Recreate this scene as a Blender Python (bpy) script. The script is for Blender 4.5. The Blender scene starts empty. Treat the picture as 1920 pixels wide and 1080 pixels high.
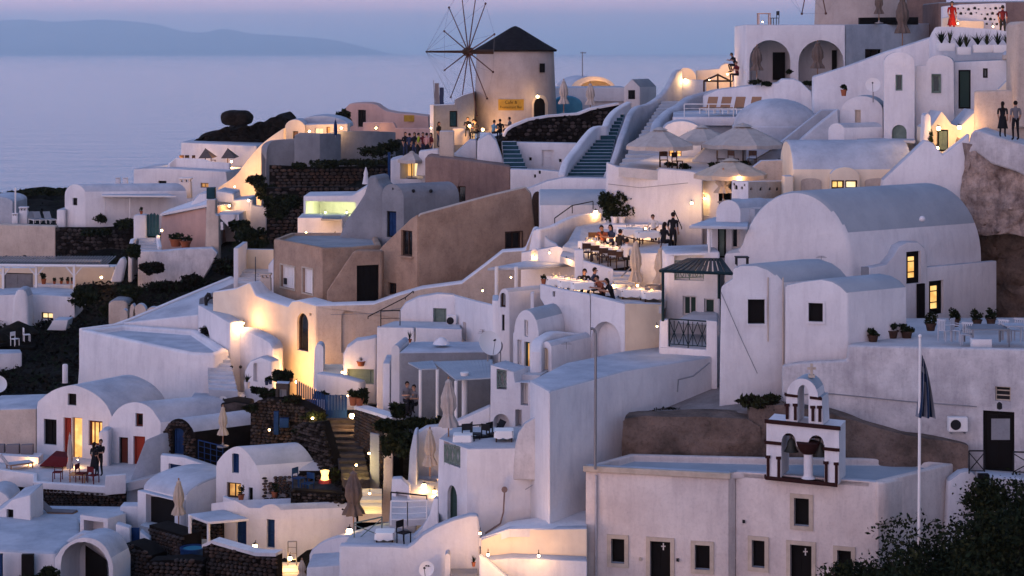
import bpy, bmesh, math, random
import numpy as np
from mathutils import Vector, Matrix
from mathutils.geometry import tessellate_polygon

random.seed(7)
S = bpy.context.scene
COL = S.collection
R = math.radians
F, CX, HY, ZC = 3600.0, 960.0, 99.0, 60.0     # lens in pixels of a 1920 wide picture, eye 60 m above the sea

# ------------------------------------------------------------------ camera, sky, light
cam = bpy.data.cameras.new('camera')
camo = bpy.data.objects.new('camera', cam)
COL.objects.link(camo)
cam.sensor_width = 36.0
cam.lens = 36.0 * F / 1920.0
cam.shift_y = -(540.0 - HY) / 1920.0
cam.clip_start = 1.0
cam.clip_end = 200000.0
camo.location = (0, 0, ZC)
camo.rotation_euler = (R(90), 0, 0)
S.camera = camo

w = bpy.data.worlds.new("World"); S.world = w; w.use_nodes = True
nt = w.node_tree
bg = nt.nodes['Background']
tc = nt.nodes.new('ShaderNodeTexCoord'); sp = nt.nodes.new('ShaderNodeSeparateXYZ')
nt.links.new(tc.outputs['Generated'], sp.inputs[0])
cr = nt.nodes.new('ShaderNodeValToRGB')
nt.links.new(sp.outputs['Z'], cr.inputs[0])
stops = [(0.0, (1.12, 1.26, 1.66)), (.010, (1.4, 1.22, 1.55)), (.024, (2.7, 1.45, 1.5)), (.034, (2.7, 1.45, 1.5)), (.09, (.78, .70, .98)),
         (.20, (.50, .54, .88)), (.45, (.26, .37, .72)), (1.0, (.14, .26, .56))]
el = cr.color_ramp.elements
el[0].position = stops[0][0]; el[0].color = (*stops[0][1], 1)
el[1].position = 1.0; el[1].color = (*stops[-1][1], 1)
for p_, c_ in stops[1:-1]:
    e_ = el.new(p_); e_.color = (*c_, 1)
sky = nt.nodes.new('ShaderNodeTexSky'); sky.sky_type = 'NISHITA'; sky.sun_disc = False
SUN_EL, SUN_AZ = R(3.0), R(-120.0)            # after-glow low on the left, behind the camera's shoulder
sky.sun_elevation = SUN_EL; sky.sun_rotation = SUN_AZ
sc_ = nt.nodes.new('ShaderNodeVectorMath'); sc_.operation = 'SCALE'; sc_.inputs['Scale'].default_value = 0.05
nt.links.new(sky.outputs[0], sc_.inputs[0])
ad = nt.nodes.new('ShaderNodeVectorMath'); ad.operation = 'ADD'
az = nt.nodes.new('ShaderNodeMath'); az.operation = 'MULTIPLY_ADD'; az.inputs[1].default_value = -.55; az.inputs[2].default_value = 1.0
nt.links.new(sp.outputs['X'], az.inputs[0])
s2 = nt.nodes.new('ShaderNodeVectorMath'); s2.operation = 'SCALE'; nt.links.new(cr.outputs[0], s2.inputs[0]); nt.links.new(az.outputs[0], s2.inputs['Scale'])
nt.links.new(s2.outputs[0], ad.inputs[0]); nt.links.new(sc_.outputs[0], ad.inputs[1])
nt.links.new(ad.outputs[0], bg.inputs[0])
bg.inputs[1].default_value = 1.0

sun = bpy.data.lights.new('sun', 'SUN'); suno = bpy.data.objects.new('sun', sun); COL.objects.link(suno)
sun.energy = 0.48; sun.color = (1.0, .52, .42); sun.angle = R(40)
_a = R(-160); _e = R(20)
_d = Vector((math.sin(_a) * math.cos(_e), math.cos(_a) * math.cos(_e), math.sin(_e)))
suno.rotation_euler = _d.to_track_quat('Z', 'Y').to_euler()

S.view_settings.view_transform = 'Standard'; S.view_settings.look = 'None'
S.view_settings.exposure = 0.0; S.view_settings.gamma = 1.0; S.view_settings.use_curve_mapping = False
S.cycles.volume_bounces = 4
S.cycles.max_bounces = 6; S.cycles.diffuse_bounces = 2
S.cycles.use_light_tree = True

# ------------------------------------------------------------------ materials
def mat(name, col, rough=.9, col2=None, scale=1.0, bump=.0, bscale=6.0, spec=.06, metal=0.0, streak=0.0, fine=0.0):
    m = bpy.data.materials.new(name); m.use_nodes = True
    n = m.node_tree; L = n.links; b = n.nodes['Principled BSDF']
    b.inputs['Roughness'].default_value = rough; b.inputs['Metallic'].default_value = metal
    b.inputs['Specular IOR Level'].default_value = spec
    if col2 is None and not bump and not streak:
        b.inputs['Base Color'].default_value = (*col, 1); return m
    g = n.nodes.new('ShaderNodeNewGeometry')
    col2 = col2 or col
    no = n.nodes.new('ShaderNodeTexNoise'); no.inputs['Scale'].default_value = scale
    no.inputs['Detail'].default_value = 6; no.inputs['Roughness'].default_value = .65
    L.new(g.outputs['Position'], no.inputs['Vector'])
    rp = n.nodes.new('ShaderNodeValToRGB')
    rp.color_ramp.elements[0].position = .36; rp.color_ramp.elements[0].color = (*col2, 1)
    rp.color_ramp.elements[1].position = .62; rp.color_ramp.elements[1].color = (*col, 1)
    L.new(no.outputs[0], rp.inputs[0]); out = rp.outputs[0]
    if streak:
        mp = n.nodes.new('ShaderNodeMapping'); mp.inputs['Scale'].default_value = (2.6, 2.6, .4)
        L.new(g.outputs['Position'], mp.inputs[0])
        n2 = n.nodes.new('ShaderNodeTexNoise'); n2.inputs['Scale'].default_value = 1.0; n2.inputs['Detail'].default_value = 5
        n2.inputs['Roughness'].default_value = .7
        L.new(mp.outputs[0], n2.inputs['Vector'])
        r2 = n.nodes.new('ShaderNodeValToRGB')
        r2.color_ramp.elements[0].position = .38; r2.color_ramp.elements[0].color = (1 - streak, 1 - streak, 1 - streak * .9, 1)
        r2.color_ramp.elements[1].position = .52; r2.color_ramp.elements[1].color = (1, 1, 1, 1)
        L.new(n2.outputs[0], r2.inputs[0])
        mx = n.nodes.new('ShaderNodeMix'); mx.data_type = 'RGBA'; mx.blend_type = 'MULTIPLY'; mx.inputs[0].default_value = 1
        L.new(out, mx.inputs[6]); L.new(r2.outputs[0], mx.inputs[7]); out = mx.outputs[2]
    if fine:
        n3 = n.nodes.new('ShaderNodeTexNoise'); n3.inputs['Scale'].default_value = 9; n3.inputs['Detail'].default_value = 8
        n3.inputs['Roughness'].default_value = .8
        L.new(g.outputs['Position'], n3.inputs['Vector'])
        r3 = n.nodes.new('ShaderNodeValToRGB')
        r3.color_ramp.elements[0].position = .33; r3.color_ramp.elements[0].color = (1 - fine,) * 3 + (1,)
        r3.color_ramp.elements[1].position = .5; r3.color_ramp.elements[1].color = (1, 1, 1, 1)
        L.new(n3.outputs[0], r3.inputs[0])
        mx = n.nodes.new('ShaderNodeMix'); mx.data_type = 'RGBA'; mx.blend_type = 'MULTIPLY'; mx.inputs[0].default_value = 1
        L.new(out, mx.inputs[6]); L.new(r3.outputs[0], mx.inputs[7]); out = mx.outputs[2]
    L.new(out, b.inputs['Base Color'])
    if bump:
        bn = n.nodes.new('ShaderNodeTexNoise'); bn.inputs['Scale'].default_value = bscale; bn.inputs['Detail'].default_value = 5
        L.new(g.outputs['Position'], bn.inputs['Vector'])
        bu = n.nodes.new('ShaderNodeBump'); bu.inputs['Strength'].default_value = 1.0; bu.inputs['Distance'].default_value = bump
        L.new(bn.outputs[0], bu.inputs['Height']); L.new(bu.outputs[0], b.inputs['Normal'])
    return m

def emis(name, col, st):
    m = bpy.data.materials.new(name); m.use_nodes = True
    b = m.node_tree.nodes['Principled BSDF']
    b.inputs['Base Color'].default_value = (*[c * .5 for c in col], 1)
    b.inputs['Emission Color'].default_value = (*col, 1); b.inputs['Emission Strength'].default_value = st
    return m

def room(name, c1, c2, st, scale):
    m = emis(name, c1, st); n = m.node_tree; b = n.nodes['Principled BSDF']
    g = n.nodes.new('ShaderNodeNewGeometry'); no = n.nodes.new('ShaderNodeTexNoise')
    no.inputs['Scale'].default_value = scale; no.inputs['Detail'].default_value = 3
    n.links.new(g.outputs['Position'], no.inputs['Vector'])
    rp = n.nodes.new('ShaderNodeValToRGB')
    rp.color_ramp.elements[0].position = .4; rp.color_ramp.elements[0].color = (*c2, 1)
    rp.color_ramp.elements[1].position = .6; rp.color_ramp.elements[1].color = (*c1, 1)
    n.links.new(no.outputs[0], rp.inputs[0]); n.links.new(rp.outputs[0], b.inputs['Emission Color'])
    return m

M = {}
M['white'] = mat('white plaster', (.70, .69, .70), col2=(.60, .59, .61), scale=.35, bump=.06, bscale=1.4, streak=.08, fine=.08)
M['white_old'] = mat('weathered white plaster', (.56, .54, .54), col2=(.38, .36, .37), scale=.7, bump=.03, bscale=3, streak=.14, fine=.2)
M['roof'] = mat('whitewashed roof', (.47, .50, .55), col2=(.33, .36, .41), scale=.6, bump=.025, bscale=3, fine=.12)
M['white_warm'] = mat('aged whitewash with afterglow tint', (.66, .59, .55), col2=(.54, .47, .44), scale=.6, bump=.03, bscale=3, streak=.10, fine=.16)  # warm tint puts pink afterglow on the church into the plaster colour
M['roof_grey'] = mat('grey cement roof', (.30, .31, .32), col2=(.22, .23, .25), scale=.7, bump=.02, bscale=3, fine=.12)
M['roof_blue'] = mat('grey blue vault paint', (.36, .40, .44), col2=(.29, .33, .37), scale=.4, bump=.02, bscale=3, fine=.05)
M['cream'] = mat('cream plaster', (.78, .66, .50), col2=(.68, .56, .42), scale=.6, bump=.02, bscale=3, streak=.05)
M['pink'] = mat('dusty pink plaster', (.50, .34, .30), col2=(.42, .29, .26), scale=.6, bump=.02, bscale=3, streak=.06)
M['brown'] = mat('brown plaster', (.43, .30, .215), col2=(.30, .205, .15), scale=.8, bump=.05, bscale=4, streak=.08, fine=.25)
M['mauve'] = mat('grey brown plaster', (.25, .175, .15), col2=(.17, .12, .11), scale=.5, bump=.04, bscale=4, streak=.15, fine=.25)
M['grey'] = mat('grey plaster', (.25, .26, .28), col2=(.19, .20, .22), scale=.6, bump=.03, bscale=3, streak=.05, fine=.15)
M['tan'] = mat('tan plaster', (.55, .46, .38), col2=(.44, .36, .30), scale=.6, bump=.03, bscale=3, streak=.08, fine=.2)
M['rust'] = mat('rusty orange earth', (.22, .13, .09), col2=(.10, .07, .06), scale=.9, bump=.12, bscale=3, fine=.4)
M['cliff'] = mat('tan volcanic rock', (.42, .33, .28), col2=(.12, .085, .075), scale=1.1, bump=.25, bscale=1.6, streak=.3, fine=.45)
M['dark_stone'] = mat('dark lava stone', (.022, .018, .016), col2=(.006, .005, .005), scale=2.2, bump=.12, bscale=3.5, fine=.4)
M['stone'] = mat('brown lava stone', (.095, .062, .048), col2=(.03, .022, .018), scale=2.5, bump=.05, bscale=6)
M['stone2'] = mat('grey lava stone', (.07, .058, .054), col2=(.03, .026, .024), scale=2.5, bump=.05, bscale=6)
M['mortar'] = mat('dark mortar', (.012, .010, .009), col2=(.006, .005, .005), scale=2)
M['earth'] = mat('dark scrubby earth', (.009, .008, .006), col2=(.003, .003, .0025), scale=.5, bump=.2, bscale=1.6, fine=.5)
M['deck'] = mat('paved terrace floor', (.50, .50, .52), col2=(.40, .41, .43), scale=.8, bump=.01, bscale=5, fine=.15)
M['leaf'] = mat('dark green leaves', (.016, .025, .011), col2=(.004, .007, .004), scale=3.0, rough=.8)
M['leaf2'] = mat('olive green leaves', (.036, .040, .015), col2=(.014, .017, .008), scale=3.0, rough=.8)
M['scrub'] = mat('dry scrub twigs', (.016, .012, .008), col2=(.005, .005, .004), scale=2.0)
M['bark'] = mat('bark', (.06, .045, .035), col2=(.03, .025, .02), scale=6)
M['glass'] = mat('dark glass', (.006, .007, .009), rough=.1, spec=.35)
M['dark'] = mat('black painted wood', (.007, .006, .006), rough=.7, spec=.1)
M['blue'] = mat('deep blue paint', (.012, .040, .12), rough=.6, col2=(.008, .026, .085), scale=3)
M['teal'] = mat('teal paint', (.022, .065, .085), rough=.6, col2=(.015, .05, .065), scale=3)
M['aqua'] = mat('light blue dome paint', (.08, .27, .38), rough=.6, col2=(.06, .22, .32), scale=2)
M['green'] = mat('sage green paint', (.16, .22, .19), rough=.6, col2=(.12, .17, .15), scale=3)
M['dgreen'] = mat('dark green paint', (.035, .065, .055), rough=.6)
M['red'] = mat('red painted door', (.26, .035, .02), rough=.5)
M['rbrown'] = mat('red brown wood', (.11, .03, .02), rough=.6)
M['wood'] = mat('dark wood', (.07, .04, .028), rough=.6, col2=(.04, .025, .02), scale=8)
M['lwood'] = mat('pale wood', (.30, .17, .10), rough=.6)
M['wframe'] = mat('white painted wood', (.72, .70, .68), rough=.6)
M['sandst'] = mat('sandstone trim', (.50, .42, .34), col2=(.40, .34, .27), scale=3, bump=.01)
M['maroon'] = mat('dark maroon paint', (.030, .012, .011), rough=.7)
M['metal'] = mat('grey metal', (.22, .22, .23), rough=.4, metal=.6)
M['iron'] = mat('black iron', (.02, .02, .022), rough=.5)
M['bronze'] = mat('dark bronze', (.035, .035, .03), rough=.45, metal=.5)
M['canvas'] = mat('beige canvas', (.50, .42, .33), rough=.95, col2=(.40, .33, .26), scale=2)
M['canvas_w'] = mat('off-white canvas', (.46, .41, .37), rough=.95, col2=(.37, .33, .30), scale=2)
M['canvas_g'] = mat('grey brown canvas', (.16, .12, .10), rough=.95, col2=(.11, .085, .075), scale=2)
M['cloth'] = mat('white tablecloth', (.80, .78, .74), rough=.9)
M['terra'] = mat('terracotta', (.30, .10, .05), rough=.85)
M['pool'] = mat('pool water', (.05, .24, .34), rough=.08, spec=.5)
M['skin'] = mat('skin', (.42, .23, .15), rough=.6)
M['hair'] = mat('dark hair', (.018, .012, .010), rough=.7)
M['c_black'] = mat('black cloth', (.014, .014, .017)); M['c_white'] = mat('white cloth', (.60, .58, .56))
M['c_red'] = mat('red cloth', (.24, .015, .015)); M['c_maroon'] = mat('maroon cloth', (.10, .016, .02))
M['c_navy'] = mat('navy cloth', (.03, .04, .08)); M['c_rust'] = mat('rust cloth', (.22, .07, .04))
M['c_blue'] = mat('light blue cloth', (.10, .25, .38)); M['c_yellow'] = mat('lime cloth', (.35, .42, .04))
M['c_grey'] = mat('grey cloth', (.16, .15, .16)); M['c_pink'] = mat('pink cloth', (.50, .25, .22))
M['sign'] = mat('yellow sign board', (.45, .28, .05), rough=.7, col2=(.36, .22, .04), scale=3)
M['lit'] = room('lamplit room', (1.0, .62, .20), (.75, .36, .08), 1.25, 1.8)
M['lit_soft'] = room('dim lamplit room', (.95, .50, .14), (.45, .20, .05), .8, 1.8)
M['lit_pale'] = room('pale lamplit room', (1.0, .82, .45), (.9, .62, .28), 1.3, 1.5)
M['bulb'] = emis('lamp bulb', (1.0, .68, .30), 30.0)
M['bulb_g'] = emis('lamp bulb greenish', (.75, 1.0, .50), 12.0)
M['shade_lit'] = emis('glowing lamp shade', (1.0, .62, .22), 2.2)

# ------------------------------------------------------------------ frame maths
def W(u, v, Y):
    return Vector(((u - CX) / F * Y, Y, ZC - (v - HY) / F * Y))
def Zof(v, Y): return ZC - (v - HY) / F * Y
def Wz(u, v, z):
    Y = F * (ZC - z) / (v - HY)
    return Vector(((u - CX) / F * Y, Y, z))

class Pl:
    def __init__(s, u0, Y0, u1=None, Y1=None):
        if u1 is None: u1, Y1 = u0 + 100, Y0
        s.a = W(u0, HY, Y0); b = W(u1, HY, Y1); s.a.z = b.z = 0
        s.t = (b - s.a).normalized(); s.n = Vector((s.t.y, -s.t.x, 0))
        if s.n.y > 0: s.n = -s.n; 
    def Y(s, u):
        k = (u - CX) / F; d = s.t.x - k * s.t.y
        q = (k * s.a.y - s.a.x) / d
        return s.a.y + q * s.t.y
    def sz(s, u, v):
        k = (u - CX) / F; q = (k * s.a.y - s.a.x) / (s.t.x - k * s.t.y)
        Y = s.a.y + q * s.t.y
        return (q, Zof(v, Y))
    def w(s, q, z, off=0.0):
        p = s.a + s.t * q + s.n * off; return Vector((p.x, p.y, z))
    def W(s, u, v, off=0.0):
        q, z = s.sz(u, v); return s.w(q, z, off)
    def back(s, u, v, u2, v2):
        p = s.W(u, v); q = Wz(u2, v2, p.z); d = q - p; d.z = 0; return d

def arc(u0, u1, vs, vt, n=14, vs1=None):
    vs1 = vs if vs1 is None else vs1
    o = []
    for i in range(n + 1):
        a = math.pi * i / n
        b = vs + (vs1 - vs) * i / n
        o.append(((u0 + u1) / 2 - math.cos(a) * (u1 - u0) / 2, b - math.sin(a) * ((vs + vs1) / 2 - vt)))
    return o

# ------------------------------------------------------------------ objects
def props(o, label=None, cat=None, group=None, kind=None):
    if label: o['label'] = label
    if cat: o['category'] = cat
    if group: o['group'] = group
    if kind: o['kind'] = kind
    return o

def thing(name, label, cat, loc, group=None, kind=None, rz=0.0):
    o = bpy.data.objects.new(name, None); COL.objects.link(o)
    o.location = loc; o.rotation_euler = (0, 0, rz); o.empty_display_size = .5
    return props(o, label, cat, group, kind)

def base(o):
    v = Vector((0, 0, 0))
    while o is not None: v = v + Vector(o.location); o = o.parent
    return v

def mesh_of(name, bm, m, smooth=35):
    me = bpy.data.meshes.new(name)
    bm.normal_update(); bm.to_mesh(me); bm.free()
    for x in (m if isinstance(m, (list, tuple)) else [m]): me.materials.append(M[x] if isinstance(x, str) else x)
    if smooth:
        me.shade_smooth(); me.set_sharp_from_angle(angle=R(smooth))
    return me

def obj(name, bm, m, parent=None, smooth=35, local=False, label=None):
    if parent is not None and not local:
        bmesh.ops.translate(bm, verts=bm.verts, vec=-base(parent))
    me = mesh_of(name, bm, m, smooth)
    o = bpy.data.objects.new(name, me); COL.objects.link(o)
    if parent is not None: o.parent = parent
    if label: o['label'] = label
    return o

def fix(bm):
    bmesh.ops.remove_doubles(bm, verts=bm.verts, dist=.0005)
    bmesh.ops.recalc_face_normals(bm, faces=bm.faces)

def bevel(bm, wdt, ang=40, seg=3, filt=None):
    bm.normal_update()
    es = [e for e in bm.edges if len(e.link_faces) == 2 and e.calc_face_angle(0) > R(ang) and (filt is None or filt(e))]
    if es and wdt > 0:
        bmesh.ops.bevel(bm, geom=es, offset=wdt, segments=seg, profile=.5, affect='EDGES', clamp_overlap=True)

def add_box(bm, c, s, rz=0.0, top=1.0, mi=0):
    ca, sa = math.cos(rz), math.sin(rz); vs = []
    for k, tz in ((1.0, 0), (top, s[2])):
        for x, y in ((-.5, -.5), (.5, -.5), (.5, .5), (-.5, .5)):
            X, Yy = x * s[0] * k, y * s[1] * k
            vs.append(bm.verts.new((c[0] + X * ca - Yy * sa, c[1] + X * sa + Yy * ca, c[2] + tz)))
    for f in ((3, 2, 1, 0), (4, 5, 6, 7), (0, 1, 5, 4), (1, 2, 6, 5), (2, 3, 7, 6), (3, 0, 4, 7)):
        fa = bm.faces.new([vs[i] for i in f]); fa.material_index = mi

def add_tube(bm, p, q, r, r2=None, n=8, mi=0):
    r2 = r if r2 is None else r2
    p, q = Vector(p), Vector(q); d = (q - p)
    if d.length < 1e-6: return
    m = d.to_track_quat('Z', 'Y').to_matrix(); A, B = [], []
    for i in range(n):
        a = 2 * math.pi * i / n; c = Vector((math.cos(a), math.sin(a), 0))
        A.append(bm.verts.new(p + m @ (c * r))); B.append(bm.verts.new(q + m @ (c * r2)))
    for i in range(n):
        j = (i + 1) % n; f = bm.faces.new((A[i], A[j], B[j], B[i])); f.material_index = mi
    bm.faces.new(A[::-1]).material_index = mi; bm.faces.new(B).material_index = mi

def add_path(bm, pts, r, n=6, mi=0):
    for a, b in zip(pts, pts[1:]): add_tube(bm, a, b, r, n=n, mi=mi)

def add_lathe(bm, c, prof, n=20, mi=0, sx=1.0, sy=1.0, jit=None):
    rings = []
    for r, z in prof:
        ring = []
        for i in range(n):
            a = 2 * math.pi * i / n; k = jit(a, z) if jit else 1.0
            ring.append(bm.verts.new((c[0] + math.cos(a) * r * sx * k, c[1] + math.sin(a) * r * sy * k, c[2] + z)))
        rings.append(ring)
    for A, B in zip(rings, rings[1:]):
        for i in range(n):
            j = (i + 1) % n; f = bm.faces.new((A[i], A[j], B[j], B[i])); f.material_index = mi
    bm.faces.new(rings[0][::-1]).material_index = mi; bm.faces.new(rings[-1]).material_index = mi

def prism(plane, outline, vec, holes=(), reveal=.22, off=0.0):
    bm = bmesh.new()
    def P(q, z, d=0.0):
        return plane.w(q, z, off - d)
    loops = [outline] + list(holes)
    vl = [[Vector((q, z, 0)) for q, z in lp] for lp in loops]
    tris = tessellate_polygon(vl)
    flat = [p for lp in loops for p in lp]
    fv = [bm.verts.new(P(q, z)) for q, z in flat]
    for t in tris:
        if len(set(t)) == 3:
            try: bm.faces.new([fv[i] for i in t])
            except ValueError: pass
    n0 = len(outline)
    bv = [bm.verts.new(P(q, z) + vec) for q, z in outline]
    for i in range(n0):
        j = (i + 1) % n0; bm.faces.new((fv[i], fv[j], bv[j], bv[i]))
    for t in tessellate_polygon([vl[0]]):
        try: bm.faces.new([bv[i] for i in t])
        except ValueError: pass
    k = n0
    for h in holes:
        hv = [bm.verts.new(P(q, z, reveal)) for q, z in h]; m = len(h)
        for i in range(m):
            j = (i + 1) % m; bm.faces.new((fv[k + i], fv[k + j], hv[j], hv[i]))
        bm.faces.new(hv); k += m
    bmesh.ops.recalc_face_normals(bm, faces=bm.faces)
    bmesh.ops.dissolve_limit(bm, angle_limit=R(.5), verts=[], edges=[e for e in bm.edges if len(e.link_faces) == 2 and e.calc_face_angle(1) < .008 and not any(len(f.verts) > 4 for f in e.link_faces)]) if not holes else None
    return bm

def split_roof(bm, parent, wallm, roofm, name='wall', rname='roof', thr=.35):
    bm.normal_update()
    b2 = bm.copy()
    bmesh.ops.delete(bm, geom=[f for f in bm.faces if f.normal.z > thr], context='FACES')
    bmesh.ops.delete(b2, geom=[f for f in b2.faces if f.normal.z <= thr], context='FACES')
    a = obj(name, bm, wallm, parent)
    b2.faces.ensure_lookup_table(); b2.faces.index_update(); seen = set(); isl = []
    for f in b2.faces:
        if f.index in seen: continue
        st = [f]; seen.add(f.index); cur = []
        while st:
            g = st.pop(); cur.append(g.index)
            for e in g.edges:
                for h in e.link_faces:
                    if h.index not in seen: seen.add(h.index); st.append(h)
        isl.append(set(cur))
    for k in isl:
        b3 = b2.copy(); b3.faces.ensure_lookup_table()
        bmesh.ops.delete(b3, geom=[f for f in b3.faces if f.index not in k], context='FACES'); obj(rname, b3, roofm, parent)
    b2.free()
    return a, None

def opening(plane, o, parent, wallp=None, reveal=.22, off=0.0):
    q0, _ = plane.sz(o['u0'], 0); q1, _ = plane.sz(o['u1'], 0)
    um = (o['u0'] + o['u1']) / 2
    zt = plane.sz(um, o['v0'])[1]; zb = plane.sz(um, o['v1'])[1]
    o['q'] = (q0, q1, zb, zt)
    h = hole_loop(o)
    k = o.get('k', 'win'); fm = o.get('fm', 'dark'); gm = o.get('gm', 'glass')
    fw = o.get('fw', .07); nm = 'door' if k == 'door' else 'window'
    if k == 'void': return h
    if k == 'niche': return h
    if k == 'hole':
        bm = bmesh.new(); bm.faces.new([bm.verts.new(plane.w(*p, off - reveal + .02)) for p in h]); obj('opening', bm, gm if gm != 'glass' else 'dark', parent, smooth=0); return h  # dark sheet stands in for the unlit depth of the hole
    def ring(h, d0, d1, wdt, grow=0.0):
        bm = bmesh.new(); cq = sum(p[0] for p in h) / len(h); cz = sum(p[1] for p in h) / len(h)
        hw = max(abs(p[0] - cq) for p in h); hh = max(abs(p[1] - cz) for p in h)
        def sc(p, dd): return (cq + (p[0] - cq) * (1 + dd / hw), cz + (p[1] - cz) * (1 + dd / hh))
        out = [sc(p, grow) for p in h]; inn = [sc(p, grow - wdt) for p in h]; n = len(h)
        A = [bm.verts.new(plane.w(*p, off + d1)) for p in out]; B = [bm.verts.new(plane.w(*p, off + d1)) for p in inn]
        C = [bm.verts.new(plane.w(*p, off + d0)) for p in out]; D = [bm.verts.new(plane.w(*p, off + d0)) for p in inn]
        for i in range(n):
            j = (i + 1) % n
            bm.faces.new((A[i], A[j], B[j], B[i])); bm.faces.new((B[i], B[j], D[j], D[i])); bm.faces.new((A[j], A[i], C[i], C[j]))
        bmesh.ops.recalc_face_normals(bm, faces=bm.faces); return bm
    def pane(d, m, name, par, h=h):
        bm = bmesh.new(); bm.faces.new([bm.verts.new(plane.w(*p, off + d)) for p in h])
        bmesh.ops.recalc_face_normals(bm, faces=bm.faces)
        return obj(name, bm, m, par, smooth=0)
    leafm = o.get('leaf')
    root = obj(nm, ring(h, -reveal + .01, -reveal + .09, fw, -.004), fm, parent, smooth=0)
    if leafm:
        bm = bmesh.new(); d = -reveal + .04
        bm.faces.new([bm.verts.new(plane.w(*p, off + d)) for p in h])
        n = o.get('boards', 2); g = bmesh.ops.extrude_face_region(bm, geom=bm.faces[:])
        for v in [x for x in g['geom'] if isinstance(x, bmesh.types.BMVert)]: v.co -= plane.n * .03
        for i in range(n):
            a = q0 + fw + (q1 - q0 - 2 * fw) * (i + .12) / n; b = q0 + fw + (q1 - q0 - 2 * fw) * (i + .88) / n
            for za, zb2 in ((.08, .48), (.54, .93)):
                z0 = zb + (zt - zb) * za; z1 = zb + (zt - zb) * zb2
                if o.get('arch') and zb2 > .9: z1 = zb + (zt - zb) * .72
                P = [bm.verts.new(plane.w(x, z, off + d + .025)) for x, z in ((a, z0), (b, z0), (b, z1), (a, z1))]
                Q = [bm.verts.new(plane.w(x, z, off + d)) for x, z in ((a, z0), (b, z0), (b, z1), (a, z1))]
                bm.faces.new(P)
                for s in range(4): bm.faces.new((P[s], P[(s + 1) % 4], Q[(s + 1) % 4], Q[s]))
        bmesh.ops.recalc_face_normals(bm, faces=bm.faces)
        lf = obj('leaf' if nm == 'door' else 'shutter', bm, leafm, None, smooth=0); rebase(lf, root)
    else:
        p = pane(-reveal + .03, gm, 'pane', None); rebase(p, root)
        nb = o.get('mull', 1 if (q1 - q0) > .6 else 0); nh = o.get('bars', 0)
        if nb or nh:
            bm = bmesh.new(); d = -reveal + .05
            for i in range(nb):
                q = q0 + (q1 - q0) * (i + 1) / (nb + 1)
                A = plane.w(q, zb, off + d); add_box(bm, (A.x, A.y, zb + .02), (.05, .05, zt - zb - .04), rz=math.atan2(plane.t.y, plane.t.x))
            for i in range(nh):
                z = zb + (zt - zb) * (i + 1) / (nh + 1)
                A = plane.w((q0 + q1) / 2, z, off + d); add_box(bm, (A.x, A.y, z), (q1 - q0 - .05, .05, .04), rz=math.atan2(plane.t.y, plane.t.x))
            mo = obj('mullion', bm, fm, None, smooth=0); rebase(mo, root)
    if o.get('trim'):
        t = obj('surround', ring(h, -.02, .05, o.get('tw', .12), o.get('tw', .12)), o['trim'], None, smooth=0); rebase(t, root)
    if o.get('sill'):
        bm = bmesh.new(); A = plane.w((q0 + q1) / 2, zb, off + .03)
        add_box(bm, (A.x, A.y, zb - .08), (q1 - q0 + .2, .2, .08), rz=math.atan2(plane.t.y, plane.t.x))
        s_ = obj('sill', bm, o['sill'], None, smooth=0); rebase(s_, root)
    return h

def rebase(o, parent):
    b = base(parent)
    me = o.data; me.transform(Matrix.Translation(-b)); o.parent = parent

def hole_loop(o):
    q0, q1, zb, zt = o['q']
    if o.get('arch'):
        r = (q1 - q0) / 2 * o.get('rise', 1.0); n = 10; c = (q0 + q1) / 2
        pts = [(q0, zb), (q1, zb)]
        for i in range(n + 1):
            a = math.pi * i / n
            pts.append((c + math.cos(a) * (q1 - q0) / 2, zt - r + math.sin(a) * r))
        return pts
    if o.get('poly'):
        return o['poly']
    return [(q0, zb), (q1, zb), (q1, zt), (q0, zt)]

def win(u0, v0, u1, v1, k='win', **kw):
    return dict(u0=u0, v0=v0, u1=u1, v1=v1, k=k, **kw)
def door(u0, v0, u1, v1, leaf='wood', **kw):
    return dict(u0=u0, v0=v0, u1=u1, v1=v1, k='door', leaf=leaf, **kw)

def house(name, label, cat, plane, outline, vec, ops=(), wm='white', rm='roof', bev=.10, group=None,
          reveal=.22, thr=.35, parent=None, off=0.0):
    ol = [plane.sz(u, v) for u, v in outline]
    zmin = min(z for q, z in ol)
    if parent is None:
        c = plane.w(sum(q for q, z in ol) / len(ol), zmin, off) + vec * .5
        root = thing(name, label, cat, c, group)
    else: root = parent
    holes = [opening(plane, dict(o), root, reveal=reveal, off=off) for o in ops]
    bm = prism(plane, ol, vec, holes, reveal, off)
    if bev > .05: bev *= 1.35
    if bev:
        hv = set()
        nrm = plane.n
        def filt(e):
            for h in holes:
                for p in h:
                    P0 = plane.w(p[0], p[1], off); P1 = plane.w(p[0], p[1], off - reveal)
                    for v in e.verts:
                        if (v.co - P0).length < .004 or (v.co - P1).length < .004: return False
            return True
        bevel(bm, bev, filt=filt)
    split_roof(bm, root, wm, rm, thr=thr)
    return root

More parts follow.
